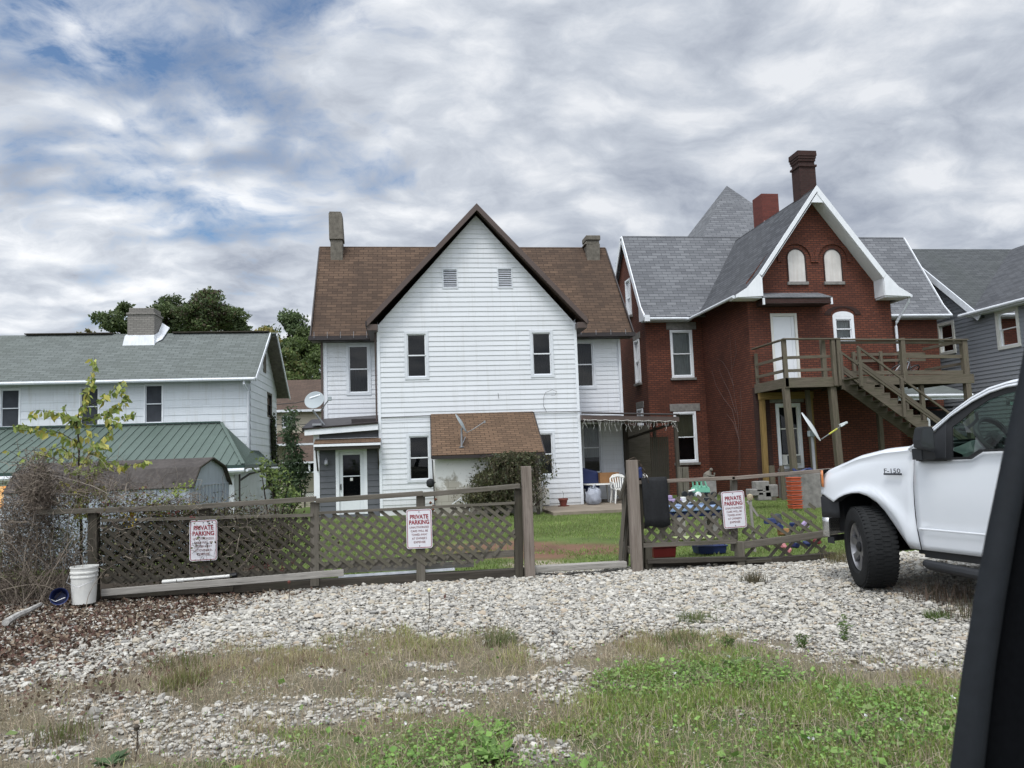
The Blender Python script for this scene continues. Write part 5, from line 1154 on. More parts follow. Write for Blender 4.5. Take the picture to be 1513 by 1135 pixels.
    q=atY(1190,697,18.8); m=MB(); m.tube([(q.x+.5*math.cos(a)*.5,18.9+.2*math.sin(a),q.z+.03+.04*math.sin(a*3)) for a in np.linspace(0,6,14)],.03,6); tag(m.build('blue_cloth',M['blue'],None,smooth=True),'bundle of blue cloth at the foot of the pole dish','cloth')
    # statue and pale figure
    q=atY(1047,702,13.0); t=thing('garden_statue','small grey crouching garden statue on a plinth behind the fence rail','statue',(q.x,13,0))
    m=MB(); m.box(q.x-.1,q.x+.1,12.92,13.1,0,q.z-.06); m.build('plinth',M['stone'],t,bevel=.01)
    m=MB(); 
    m.tube([(q.x-.03,13,q.z-.06),(q.x-.02,13,q.z),(q.x+.015,13,q.z+.04),(q.x+.03,12.98,q.z+.075)],[.075,.07,.05,.02],10); m.lathe([(0,.035),(.03,.015),(.032,-.01),(0,-.035)],(q.x+.04,12.97,q.z+.09),10); m.tube([(q.x-.05,12.95,q.z),(q.x+.06,12.9,q.z-.02),(q.x+.07,12.9,q.z+.04)],.018,6); m.build('figure',M['concrete_block'],t,smooth=True)
    q=atY(1108,735,10.2); t=thing('carved_stick_figure','pale wooden garden figure leaning behind the tilted sign','garden figure',(q.x,10.2,0))
    m=MB(); m.lathe([(0,.05),(.035,.035),(.045,0),(.03,-.04),(0,-.05)],q,10); m.build('head',M['tan_stone'],t,smooth=True)
    m=MB(); m.bar(q,(q.x+.02,10.2,.0),.035,.03); m.bar(q+Vector((-.04,0,-.05)),q+Vector((.10,0,-.26)),.02,.03); m.build('body',M['wood_plank'],t)
    m=MB()
    for i,(px,py) in enumerate(((1118,726),(1130,733),(1127,720),(1140,728))): a=atY(px,py,20.0); m.box(a.x-.18,a.x+.2,20,20.3,a.z-.12,a.z+.06+.05*i)
    tag(m.build('rubble_heap',M['stone'],None,bevel=.02),'low heap of grey stone slabs against the brick wall','rubble')
    for i,(px,w) in enumerate(((1140,.15),(1155,.12),(1012,.16),(1004,.10))):
        a=atY(px,688 if i<2 else 690,23.0 if i<2 else 20.0); m=MB(); v=23.0 if i<2 else 20.0; m.bar((a.x,v,-.3),(a.x,v,a.z),w,.08); tag(m.build('fence_post',M['wood_deck'] if i<2 else M['wood_old'],None),['stout brown post low under the deck','thinner brown post low under the deck','grey timber post in front of the brick house window','thin timber post left of the grey one by the brick house'][i],'post')
toys()
# ================================================================ PICKUP TRUCK
def truck():
    P0=atZ(1283,868,0); a=math.radians(-12); Xv=Vector((-math.sin(a),-math.cos(a),0)); Yv=Vector((math.cos(a),-math.sin(a),0))
    T=thing('pickup_truck','white pickup truck parked on the gravel with its front wheel turned','pickup truck',P0,rotz=math.atan2(Xv.y,Xv.x))
    def tp(px,py,y=0.0):
        d=ray(px,py); q=P0+Yv*y; t=(Yv.dot(q-CC))/(Yv.dot(d)); r=CC+d*t-P0; return Vector((r.dot(Xv),y,r.z))
    def tg(px,py,off=0):
        y=0.0
        for _ in range(6): p=tp(px,py,y); y=max(0,.20*(p.z-1.26))+off
        return tp(px,py,y)
    paint=NT('white_car_paint'); n=paint.noise(paint.obj(),2.0,3); paint.bsdf(paint.ramp(n,.3,.7,(.62,.655,.70,1),(.66,.69,.735,1)),.28,0,.5,Coat_Weight=.6,Coat_Roughness=.06); paint=paint.m
    blk=M['black']; trim=m_plain('black_trim_plastic',(.022,.024,.028,1),.55,0,.1,9); W=2.0
    gl=m_glass('tinted_car_glass',(.42,.55,.49,1),.12)
    chrome=m_plain('worn_chrome',(.55,.55,.55,1),.25,.9,.2,6); tyre=m_plain('tyre_rubber',(.016,.017,.018,1),.8,0,.25,14,.2,.5,.006)
    def mir(rows): return [[Vector((p[0],W-p[1],p[2])) for p in r] for r in rows]
    # ---- front fender
    bot=[(.665,.43),(.53,.43),(.50,.47),(.46,.53),(.41,.60),(.35,.68),(.28,.765),(.20,.84),(.10,.90),(0,.925),(-.10,.92),(-.20,.90),(-.30,.865),(-.38,.82),(-.46,.85),(-.54,.885),(-.60,.89)]
    gap=lambda z: .63+.09*max(0,(z-1.0))**1.2*.6+.10*max(0,(.75-z))**1.5
    hood=lambda s: float(np.interp(s,[-.64,-.56,-.45,-.30,-.07,.28,.53,.70],[1.10,1.155,1.19,1.225,1.30,1.36,1.375,1.40]))
    rows=[]; nr=12; st=[]
    for k,(s,z) in enumerate(bot):
        f=k/(len(bot)-1); s_top=.65+( -.585-.65)*f**1.0
        st.append((s,z,s_top))
    for j in range(nr+5):
        r=[]
        for s,z,stp in st:
            zs=hood(stp)-.075
            if j<=nr:
                t=j/nr; zz=z+(zs-z)*t; ss=s+(stp-s)*t
                if s>.6: ss=gap(zz)+.0
                y=.012-.03*math.sin(PI*min(1,max(0,(zz-.35)/.85)))+.02
                # flared wheel arch lip
                dd=math.hypot(ss-.03,zz-.40); y-=.035*math.exp(-((dd-.53)/.05)**2) if zz>.5 else 0
                if zz>zs-.1: y+=.02*((zz-zs+.1)/.1)**2
                if ss<-.42: y+=.9*(-.42-ss)**2+.0
            else:
                a_=(j-nr)/4*PI/2; zz=zs+.075*math.sin(a_); y=.035+.12*(1-math.cos(a_)); ss=stp+ .0
                if ss<-.42: y+=.9*(-.42-ss)**2; ss+=.05*(1-math.cos(a_))
            r.append(Vector((ss,y,zz)))
        rows.append(r)
    for R_ in (rows,mir(rows)):
        m=MB(); m.grid(R_); m.build('front_fender',paint,T,smooth=True,local=True,solid=.004,angle=50)
    # arch lip return
    m=MB(); lip=rows[0][1:14]; m.grid([lip,[p+Vector((0,.10,0)) for p in lip]]); m.build('arch_lip',trim,T,local=True)
    # ---- hood
    top=rows[-1]; m=MB(); gr=[]
    for f in (0,.06,.15,.3,.5,.7,.85,.94,1):
        gr.append([Vector((p.x,p.y+(W-2*p.y)*f,p.z+.035*math.sin(PI*f)-(.012 if f in(.06,.94) else 0))) for p in top])
    m.grid(gr); m.build('bonnet',paint,T,smooth=True,local=True,angle=60)
    # ---- front end
    path=[(-.585,.03),(-.62,.08),(-.65,.18),(-.68,.4),(-.70,.7),(-.71,1.0),(-.70,1.3),(-.68,1.6),(-.65,1.82),(-.62,1.92),(-.585,1.97)]
    m=MB(); m.grid([[Vector((s,y,z)) for s,y in path] for z in (.86,1.0,1.10)]+[[Vector((s+.05,y,1.155)) for s,y in path]]); m.build('grille',trim,T,smooth=True,local=True)
    for mi in (0,1):
        q=[(-.50,.010),(-.555,.035),(-.60,.065),(-.635,.12),(-.67,.26),(-.69,.42)]; q=[(s-.012,(W-y) if mi else y-.006) for s,y in q]
        for nm,mt,k0,k1,z0,z1 in (('headlight',m_plain('clear_lamp_lens',(.55,.57,.56,1),.1,0,.1,9,Coat_Weight=1.0) ,1,5,.90,1.14),('indicator',m_plain('amber_lamp_lens',(.62,.21,.06,1),.2,0,.1,9,Coat_Weight=1.0),0,2,.97,1.145)):
            m=MB(); m.grid([[Vector((s-(.004 if nm=='indicator' else 0),y-(.004 if not mi and nm=='indicator' else 0),z)) for s,y in q[k0:k1+1]] for z in np.linspace(z0,z1,4)]); m.build(nm,mt,T,smooth=True,local=True,solid=.006)
    bp=[(-.36,.045),(-.50,.02),(-.60,.03),(-.655,.09),(-.69,.22),(-.73,.5),(-.75,1.0),(-.73,1.5),(-.69,1.78),(-.655,1.91),(-.60,1.97),(-.50,1.98),(-.36,1.955)]
    m=MB(); m.grid([[Vector((s,y,z)) for s,y in bp] for z in (.655,.72,.80,.86)]+[[Vector((s+.03,y+(.02 if y<1 else -.02),.885)) for s,y in bp]]); m.build('bumper_cover',trim,T,smooth=True,local=True,solid=.01)
    b2=bp[1:-1]; m=MB(); m.grid([[Vector((s+.0,y,z)) for s,y in [(-.50,.02)]+b2[1:-1]+[(-.5,1.98)]] for z in (.45,.52,.60,.648)]); m.build('chrome_bumper',chrome,T,smooth=True,local=True,solid=.012)
    m=MB(); m.grid([[Vector((s+.06,y,z)) for s,y in b2] for z in (.385,.45)]); m.build('air_dam',trim,T,local=True,solid=.01)
    # ---- door
    def door(mirror=False):
        cols=[.66,.70,.711,.80,.95,1.1,1.25,1.36,1.45,1.59,1.8,1.98]; topz=[1.388,1.39,1.24,1.242,1.244,1.247,1.25,1.31,1.312,1.314,1.316,1.318]
        rws=[]; N=18
        for j in range(N+1):
            r=[]
            for s,tz in zip(cols,topz):
                z=.43+(tz-.43)*j/N; ss=gap(z)+.012 if s==.66 else (max(s,gap(z)+.03) if s==.70 else s)
                y=.032-.03*math.sin(PI*min(1,max(0,(z-.35)/.95)))
                if .60<z<.655: y-=.010
                r.append(Vector((ss,(W-y) if mirror else y,z)))
            rws.append(r)
        m=MB(); m.grid(rws); d=m.build('front_door',paint,T,smooth=True,local=True,solid=.004,angle=40)
        m=MB(); yy=-.006 if not mirror else W+.006; m.box(.67,1.98,min(yy,yy+.02),max(yy,yy+.02),.615,.628); m.build('body_side_moulding',M['vinyl_trim'],d,local=True,bevel=.003)
        m=MB(); y=-.0 if not mirror else W; s=-1 if not mirror else 1
        q=tp(1477,692); m.tube([(1.62,y+s*.0,q.z+.02),(1.64,y+s*.05,q.z+.02),(1.80,y+s*.05,q.z+.02),(1.82,y,q.z+.02)],.018,8); m.box(1.60,1.86,y-.012,y+.012,q.z-.05,q.z+.09); m.build('door_handle',trim,d,smooth=True,local=True)
        # seals below the window
        m=MB(); pts=[(.71,1.24),(.95,1.243),(1.25,1.25),(1.36,1.31),(1.59,1.314),(1.98,1.318)]
        for (s0,z0),(s1,z1) in zip(pts,pts[1:]): m.bar((s0,y+(-.0 if mirror else .0),z0+.008),(s1,y,z1+.008),.03,.022)
        m.build('window_seal',blk,d,local=True)
        return d
    door(); door(True)
    m=MB(); # dark shut-line of the door
    for mi in (0,): m.grid([[Vector((gap(z)-.002,.035,z)) for z in np.linspace(.43,1.36,14)],[Vector((gap(z)+.016,.035,z)) for z in np.linspace(.43,1.36,14)]])
    m.build('shut_line',blk,T,local=True)
    # ---- greenhouse
    outer=[(1342,664),(1352,655),(1379,632),(1409,607),(1436,587),(1462,573),(1488,565),(1511,560)]
    inner=[(1347,668),(1357,660),(1381,637),(1406,615),(1437,594),(1463,580.5),(1489,572),(1512,568.5)]
    glass=[(1402,637),(1407,631),(1420,623),(1437,607),(1450,598),(1462,591),(1485,582),(1507,578)]
    O=[tg(*p,.0) for p in outer]; I=[tg(*p,.0) for p in inner]
    def ext(L,dz=0): 
        last=L[-1]; return L+[last+Vector((.35,.006,.03)),last+Vector((1.3,.006,.035))]
    O,I=ext(O),ext(I)
    G=[tg(*p,.03) for p in glass]
    for mi in (0,1):
        f=(lambda p:Vector((p.x,W-p.y,p.z))) if mi else (lambda p:p)
        mid1=[a*.56+b*.44 for a,b in zip(O,I)]; mid2=[a*.44+b*.56 for a,b in zip(O,I)]
        m=MB(); m.grid([[f(p) for p in O],[f(p+Vector((0,-.004,0))) for p in mid1]]); m.build('roof_pillar',paint,T,smooth=True,local=True,solid=.015)
        m=MB(); m.grid([[f(p+Vector((0,-.002,0))) for p in mid2],[f(p+Vector((0,-.006,0))) for p in I]]); m.build('door_window_frame',paint,T,smooth=True,local=True,solid=.015)
        m=MB(); m.grid([[f(p+Vector((0,.014,0))) for p in mid1],[f(p+Vector((0,.014,0))) for p in mid2]]); m.build('pillar_seal',blk,T,local=True)
        # black sail and window trim
        sail=[tg(*p,.006) for p in ((1357,682),(1357,661),(1381,638),(1398,622),(1397,681))]
        m=MB(); m.prism([f(p) for p in sail],(0,.02,0)); m.build('mirror_sail',trim,T,local=True,bevel=.004)
        inn=[tg(*p,.016) for p in ((1397,681),(1397,624),(1406,616),(1437,595),(1463,581.5),(1489,573),(1512,569.5))]; inn=inn+[inn[-1]+Vector((.3,0,.02)),inn[-1]+Vector((.35,0,-.56))]
        gin=[tg(*p,.022) for p in ((1408,676),(1408,631),(1420,622),(1439,606),(1463,590),(1489,581),(1512,577))]; gin=gin+[gin[-1]+Vector((.22,0,.02)),gin[-1]+Vector((.27,0,-.52))]
        m=MB(); m.grid([[f(p) for p in inn],[f(p) for p in gin]]); m.build('window_trim',blk,T,local=True,solid=.012)
        g2=gin; m=MB(); m.face([f(Vector((p.x,p.y+.012,p.z))) for p in [g2[0]]+g2[1:]+[Vector((1.40,.03,1.30)),Vector((1.28,.03,1.245))]]); m.build('window_glass',gl,T,local=True)
    # roof, windscreen
    m=MB(); rr=[O[i] for i in range(5,len(O))]; gr=[]
    for f in (0,.04,.12,.3,.5,.7,.88,.96,1): gr.append([Vector((p.x,p.y+(W-2*p.y)*f,p.z+.045*math.sin(PI*f)**.5)) for p in rr])
    m.grid(gr); m.build('roof',paint,T,smooth=True,local=True,solid=.01)
    m=MB(); a0=O[0]+Vector((.02,.02,.02)); ws=O[0:6]; gr=[[Vector((p.x+.01,p.y+.015+(W-2*p.y-.03)*f,p.z-.005+.02*math.sin(PI*f))) for p in ws] for f in (0,.1,.3,.5,.7,.9,1)]; m.grid(gr); m.build('windscreen',m_glass('windscreen_glass',(.72,.82,.77,1),.10),T,smooth=True,local=True)
    m=MB(); m.grid([[Vector((.62,.12,1.372)),Vector((.50,.5,1.40)),Vector((.46,1,1.41)),Vector((.50,1.5,1.40)),Vector((.62,1.88,1.372))],[Vector((.80,.14,1.375)),Vector((.72,.5,1.385)),Vector((.70,1,1.39)),Vector((.72,1.5,1.385)),Vector((.80,1.86,1.375))]]); m.build('cowl',trim,T,local=True,solid=.01)
    # interior
    m=MB(); pts=[]
    gr=[]
    for y in np.linspace(.12,1.88,13):
        dome=.09*math.exp(-((y-.50)/.24)**2); gr.append([Vector((.72,y,1.22)),Vector((.82,y,1.30+dome*.6)),Vector((.95,y,1.33+dome)),Vector((1.08,y,1.28+dome)),Vector((1.12,y,1.15)),Vector((1.10,y,.9)),Vector((1.08,y,.6))])
    m.grid(gr); m.build('dashboard',m_plain('grey_dashboard',(.13,.14,.14,1),.7,0,.1,5),T,smooth=True,local=True,angle=50)
    m=MB(); c=tp(1470,646,.50); R=Matrix.Rotation(math.radians(-28),3,'Y')@Matrix.Rotation(0,3,'X'); nn=28
    ring=[c+R@Vector((0,.19*math.cos(2*PI*k/nn),.19*math.sin(2*PI*k/nn))) for k in range(nn+1)]; m.tube(ring,.026,8,False); sw=m.build('steering_wheel',trim,T,smooth=True,local=True)
    m=MB(); 
    for an in (200,340,90+180): m.bar(c,c+R@Vector((0,.18*math.cos(math.radians(an)),.18*math.sin(math.radians(an)))),.045,.02,(1,0,0))
    m.lathe([(0,.03),(.06,.02),(.07,-.02),(0,-.04)],c,14,mat=R@Matrix.Rotation(PI/2,3,'Y')); m.bar(c,c+R@Vector((-.35,0,-.02)),.07,.07); m.build('wheel_hub',trim,sw,local=True)
    m=MB(); c=tp(1499,595,.95); m.prism([c+Vector((0,y,z)) for y,z in rrect(.22,.06,.02)],(.03,0,0)); m.tube([c,c+Vector((-.08,0,.06))],.01,6); mm=m.build('rear_view_mirror',trim,T,local=True)
    m=MB(); m.face([c+Vector((.031,y,z)) for y,z in rrect(.20,.048,.016)]); m.build('mirror_glass',m_plain('mirror_silver',(.7,.75,.72,1),.05,1.0,0,1),mm,local=True)
    for y0 in (.18,1.12):
        m=MB(); m.box(1.55,2.0,y0,y0+.68,.75,.95); m.hexa([(2.0,y0,.85),(2.18,y0,.85),(2.18,y0+.68,.85),(2.0,y0+.68,.85),(2.12,y0+.04,1.5),(2.24,y0+.04,1.5),(2.24,y0+.64,1.5),(2.12,y0+.64,1.5)]); m.box(2.14,2.24,y0+.2,y0+.5,1.52,1.70); m.build('seat',M['screen'],T,local=True,bevel=.03)
    m=MB(); m.box(.72,3.1,.05,.10,.5,1.22); m.box(.72,3.1,W-.10,W-.05,.5,1.22); m.box(.6,3.1,.1,W-.1,.48,.52); m.box(.60,.64,.08,W-.08,.5,1.28); m.box(3.05,3.1,.1,W-.1,.5,1.9); m.build('cabin_lining',M['screen'],T,local=True)
    m=MB(); g=[tg(*p,.07) for p in ((1417,634),(1428,628),(1437,620),(1443,610))]; m.tube([g[0],g[0]+Vector((.03,.03,-.01)),g[1]+Vector((.03,.03,0)),g[2]+Vector((.02,.03,0)),g[3]],.014,6); m.build('grab_handle',M['screen'],T,smooth=True,local=True)
    # door mirror
    for mi in (0,1):
        f=(lambda p:Vector((p.x,W-p.y,p.z))) if mi else (lambda p:p)
        q=[tp(*p,-.14) for p in ((1362,633),(1365,630),(1376,630),(1380,635),(1382,664),(1378,666),(1361,662),(1359,650))]
        m=MB(); m.prism([f(p) for p in q],(.09,0,0) if 0 else (.0,-.0,0) if 0 else (-.10,.02 if not mi else -.02,0)); mm=m.build('door_mirror',trim,T,local=True,bevel=.015)
        m=MB(); cen=sum(q,Vector())/len(q); m.face([f(cen+(p-cen)*.86+Vector((.004,-.004,0))) for p in q]); m.build('mirror_glass',m_plain('dark_mirror_glass',(.05,.055,.06,1),.12,.6,0,1),mm,local=True)
        q2=[tp(*p,-.10) for p in ((1362,664),(1380,667),(1384,676),(1380,681),(1364,680))]
        m=MB(); m.prism([f(p) for p in q2],(-.08,.02 if not mi else -.02,0)); m.build('towing_mirror_base',blk,mm,local=True,bevel=.01)
        m=MB(); m.bar(f(Vector((.80,-.10,1.30))),f(Vector((.82,.03,1.30))),.12,.10); m.build('mirror_arm',trim,mm,local=True)
    # badge
    b0,b1=tp(1308,700),tp(1334,707.5); m=MB(); zt=tp(1308,693).z; zb=tp(1308,701.5).z
    m.box(b0.x,b1.x,-.022,-.006,zb-.002,zb+.016); bd=m.build('badge',M['screen'],T,local=True)
    V,Fs=text_mb('F-150',.075,b1.x-b0.x-.01,lambda p:Vector(((b0.x+b1.x)/2+p.x,-.0,zb+.018+p.y*.8)),.0008)
    m=MB()
    for dy in (-.020,): 
        for f in Fs: m.face([V[k]+Vector((0,dy,0)) for k in f])
    m.build('badge_lettering',m_plain('dark_chrome_letter',(.05,.055,.065,1),.3,.5),bd,local=True)
    # sill, step, chassis
    m=MB(); m.box(.66,2.98,.05,.12,.36,.46); m.box(.66,2.98,W-.12,W-.05,.36,.46); m.build('sill',blk,T,local=True)
    for y in (.03,W-.03):
        m=MB(); m.tube([(.67,y+.0,.315),(.72,y,.30),(1.3,y,.27),(2.7,y,.27),(2.8,y,.29)],[.03,.045,.047,.047,.03],10); m.build('step_bar',trim,T,smooth=True,local=True)
    m=MB(); m.box(-.35,4.9,.45,.55,.35,.5); m.box(-.35,4.9,W-.55,W-.45,.35,.5); m.box(.62,3.0,.12,W-.12,.38,.47); m.box(-.30,.60,.42,1.6,.40,1.05); m.box(.55,.62,.1,W-.1,.38,1.1); m.box(-.5,.62,.14,W-.14,1.02,1.06); m.box(-.48,-.40,.14,W-.14,.5,1.04); m.tube([(0,.25,.38),(0,W-.25,.38)],.06,8); m.tube([(3.55,.25,.38),(3.55,W-.25,.38)],.09,8); m.build('chassis',blk,T,local=True)
    # rear cab side and bed
    for mi in (0,1):
        f=(lambda p:Vector((p.x,W-p.y,p.z))) if mi else (lambda p:p)
        m=MB(); m.grid([[f(Vector((s,.012,z))) for s in (1.995,2.5,3.0)] for z in (.43,.8,1.315)]+[[f(Vector((s,.14,1.88))) for s in (1.995,2.5,3.0)]]); m.build('rear_cab_panel',paint,T,local=True,smooth=True,solid=.004)
        arch=[(3.06,.5),(3.12,.5),(3.18,.66),(3.3,.82),(3.45,.9),(3.6,.9),(3.75,.82),(3.87,.66),(3.93,.5),(4.9,.55)]
        m=MB(); m.grid([[f(Vector((s,.02,z))) for s,z in arch],[f(Vector((s,-.0,1.0))) for s,z in arch],[f(Vector((s,.02,1.32))) for s,z in arch]]); m.build('bed_side',paint,T,local=True,smooth=True,solid=.01)
    m=MB(); m.box(3.06,4.9,.1,W-.1,.72,.76); m.box(4.88,4.93,.03,W-.03,.6,1.32); m.box(3.04,3.08,.03,W-.03,.6,1.32); m.build('bed_floor',paint,T,local=True)
    # wheels
    def wheel(cx,cy,steer,right):
        c=Vector((cx,cy,.388)); sgn=1 if right else -1
        R=Matrix.Rotation(math.radians(-steer),3,'Z')
        # axis: local Y ; outer side at sgn
        prof=[(.235,-.13),(.26,-.15),(.335,-.155),(.375,-.143),(.393,-.115),(.398,-.06),(.398,.06),(.393,.115),(.375,.143),(.335,.155),(.26,.15),(.235,.13)]
        m=MB(); m.lathe(prof,c,48,axis='Y',mat=R); w=m.build('wheel',tyre,T,smooth=True,local=True,angle=30)
        m=MB(); nb=54
        for k in range(nb):
            for j,(y0,y1) in enumerate(((-.140,-.085),(-.073,-.012),(.002,.066),(.078,.137))):
                a0=2*PI*(k+(.5 if j%2 else 0))/nb; a1=a0+2*PI/nb*.66; r0=.386 if j in (0,3) else .394; r1=.396 if j in (0,3) else .4035
                m.hexa([c+R@Vector((r*math.cos(a),y,r*math.sin(a))) for r in (r0,r1) for a,y in ((a0,y0),(a1,y0+.01),(a1,y1+.01),(a0,y1))])
        m.build('tread_block',tyre,w,local=True)
        rm=m_plain('alloy_wheel',(.30,.30,.31,1),.38,.8,.25,12)
        m=MB(); m.lathe([(.238,sgn*.115),(.232,sgn*.125),(.222,sgn*.11),(.215,sgn*.05),(.20,sgn*-.05)],c,40,axis='Y',mat=R)
        for k in range(7):
            a=2*PI*k/7+.2; q=[]
            for (r,h,d) in ((.05,.038,.10),(.12,.030,.095),(.19,.034,.11),(.226,.048,.115)): q.append((r,h,d))
            for (r0,h0,d0),(r1,h1,d1) in zip(q,q[1:]):
                P=lambda r,t,d: c+R@Vector((r*math.cos(a)-t*math.sin(a),sgn*d,r*math.sin(a)+t*math.cos(a)))
                m.hexa([P(r0,-h0,d0-.03),P(r1,-h1,d1-.03),P(r1,h1,d1-.03),P(r0,h0,d0-.03),P(r0,-h0,d0),P(r1,-h1,d1),P(r1,h1,d1),P(r0,h0,d0)])
        m.build('rim',rm,w,smooth=True,local=True,angle=40)
        m=MB(); m.lathe([(0,sgn*.125),(.035,sgn*.125),(.05,sgn*.115),(.055,sgn*.08)],c,20,axis='Y',mat=R); m.lathe([(0,sgn*.03),(.2,sgn*.03)],c,24,axis='Y',mat=R); m.build('hub',M['black'],w,smooth=True,local=True)
    wheel(-.035,.10,27.5,False); wheel(-.035,W-.10,27.5,True); wheel(3.53,.16,0,False); wheel(3.53,W-.16,0,True)
truck()
# ---------------------------------------------------------------- door pillar of the car the photographer sits in
def own_car():
    v=.72; L=[(1575,250),(1545,390),(1524,500),(1512,560),(1499,620),(1481,705),(1463,790),(1446,880),(1428,990),(1410,1135),(1396,1270)]
    P=[atY(*p,v) for p in L]; T=thing('car_door_pillar','black door pillar and rubber seal of the nearest car at the right edge','car door pillar',(P[-1].x+.1,v,P[-1].z))
    sw=MB(); offs=[(0.010,.020),(.0,.006),(.004,-.006),(.013,-.010),(.022,-.004),(.026,.008)]
    rub=m_plain('rubber_door_seal',(.012,.0145,.018,1),.75,0,.2,60,.2,.3,.001); pn=m_plain('dark_pillar_trim',(.0035,.004,.005,1),.9,0,.2,150,.05,.5,.001)
    sw.grid([[p+Vector((ox*(1+.35*k/10),oy,0)) for ox,oy in offs] for k,p in enumerate(P)]); sw.build('rubber_seal',rub,T,smooth=True,angle=60)
    m=MB(); offs=[(.024,.012),(.034,.016),(.040,.004),(.050,-.006),(.08,-.012),(.13,-.014),(.22,-.01),(.24,.05),(.10,.06),(.045,.03)]
    m.grid([[p+Vector((ox*(1+.2*k/10),oy,0)) for ox,oy in offs] for k,p in enumerate(P)]); m.build('pillar_panel',pn,T,smooth=True,angle=40)
own_car()
# ================================================================ GROUND
def vn(seed):
    g=np.random.default_rng(seed).uniform(0,1,(64,64))
    def f(x,y,s):
        x=np.asarray(x)*s+100.3; y=np.asarray(y)*s+71.7; xi=np.floor(x).astype(int); yi=np.floor(y).astype(int); fx=x-xi; fy=y-yi; fx=fx*fx*(3-2*fx); fy=fy*fy*(3-2*fy)
        G=lambda a,b: g[a%64,b%64]
        return (G(xi,yi)*(1-fx)+G(xi+1,yi)*fx)*(1-fy)+(G(xi,yi+1)*(1-fx)+G(xi+1,yi+1)*fx)*fy
    return lambda x,y,s=1,o=3: sum(f(x,y,s*2**k)*.5**k for k in range(o))/sum(.5**k for k in range(o))
N1,N2,N3=vn(3),vn(5),vn(9)
sm=lambda a,b,x: (lambda t:t*t*(3-2*t))(np.clip((x-a)/(b-a),0,1))
def gh(x,y):
    x=np.asarray(x,float); y=np.asarray(y,float)
    z=-.17*sm(10,21.5,y)-.68*sm(-3.6,-6.5,x)*sm(11.5,17,y)-.75*sm(30,42,y)*(x<30)
    near=sm(10.2,9.4,y)
    z=z+near*(.035*(N1(x,y,.7,3)-.5)+.02*(N2(x,y,3,2)-.5))-.05
    return z+.05*sm(9.1,10.2,y)*0
def zone(x,y):
    """weights: gravel, green, litter, tan grass ; from where each cover lies on the plot"""
    P=np.stack([x,y,np.zeros_like(x)],-1).reshape(-1,3); px,py=projn(P); px=px.reshape(np.shape(x)); py=py.reshape(np.shape(x))
    j=(N1(x,y,1.6,3)-.5)*60; j2=(N2(x,y,2.3,3)-.5)*70
    yb=np.interp(px,[-300,0,150,250,350,450,550,650,740,790,850,900,1000,1100,1200,1300,1400,1500,1800],[1010,1005,995,962,955,945,932,936,930,965,968,942,930,935,955,968,982,990,1010])
    gr=np.interp(px,[-300,0,150,300,450,600,700,850,880,900,1000,1100,1200,1300,1420,1800],[1250,1200,1150,1112,1078,1065,1062,1046,1000,985,962,952,985,1010,1015,1020])
    j3=(N3(x,y,9,3)-.5)*44
    main=sm(14,-14,py+j*.5+j3-yb)
    ex=np.zeros_like(px)
    for cx,cy,rx,ry in ((430,1043,150,17),(560,1030,150,13),(700,1003,130,12),(832,1005,48,30),(800,1098,55,22),(250,1062,110,30),(330,1088,110,22),(170,1035,110,24),(60,1085,80,22),(1380,970,70,14),(640,975,40,8),(480,985,30,6)):
        ex=np.maximum(ex,sm(1.25,.7,np.hypot((px-cx+j*.4+j3)/rx,(py-cy+j*.15+j3*.3)/ry)))
    gravel=np.maximum(main,ex*.60)*(y<9.62)
    green=sm(-18,22,py+j2*.55+j3*.8-gr)*(1-.8*ex)*(y<9)
    lit=sm(18,-18,py+j*.4-np.interp(px,[-300,0,100,220,350,450,620],[1000,985,955,925,888,868,858]))*sm(640,420,px)*(y<9.7)
    lit=np.maximum(lit,.25*sm(330,150,px)*sm(1060,1000,py)*(y<9.6))
    tan=np.clip(1-main-green*.6,0,1)*(1-ex*.5)*(y<9)
    return gravel,green,lit,tan,px,py
def ground():
    def axis(lo,a,b,hi,st,growth=1.25):
        c=list(np.arange(a,b,st)); s=st; v=b
        up=[]
        while v<hi: up.append(v); s*=growth; v+=s
        up.append(hi); s=st; v=a-st; dn=[]
        while v>lo: dn.append(v); s*=growth; v-=s
        dn.append(lo); return np.array(dn[::-1]+c+up)
    xs=axis(-400,-7,9,400,.07,1.12); ys=axis(-120,2.2,10.2,600,.07,1.10)
    X,Y=np.meshgrid(xs,ys); Z=gh(X,Y); gv,gn,lt,tn,px,py=zone(X,Y)
    c=np.zeros(X.shape+(3,)); n=N3(X,Y,2.5,4)[...,None]
    c[:]=np.array([.19,.155,.12])
    L=lambda a,w: np.array(a)*w[...,None]+c*(1-w[...,None])
    c=L((.075,.095,.028),np.clip(tn*.35,0,1)); c=L((.075,.10,.032),gn); c=L((.20,.19,.17),gv); c=L((.055,.034,.022),lt)
    yard=sm(9.5,9.9,Y); c=L((.095,.135,.035),yard); c=L((.06,.045,.03),yard*sm(440,380,px)*sm(13.5,12,Y))
    d=sm(1.3,.7,np.hypot((px-800+60*(N1(X,Y,1.1,3)-.5))/170,(py-806+14*(N1(X,Y,1.4,3)-.5))/13))*yard; c=L((.15,.085,.055),d)
    d=sm(1.3,.7,np.hypot((px-793)/48,(py-829)/6))*yard; c=L((.30,.26,.20),d)
    behind=sm(2.6,1.0,Y); c=L((.12,.12,.09),behind)
    c=c*(.55+.85*n)
    ny,nx=X.shape; I=np.arange(nx*ny).reshape(ny,nx); F=np.stack([I[:-1,:-1],I[:-1,1:],I[1:,1:],I[1:,:-1]],-1).reshape(-1,4)
    o=npmesh('ground',np.stack([X,Y,Z],-1).reshape(-1,3),F,m_attr('soil',.95,.6,22),c.reshape(-1,3),True); tag(o,kind='structure')
ground()
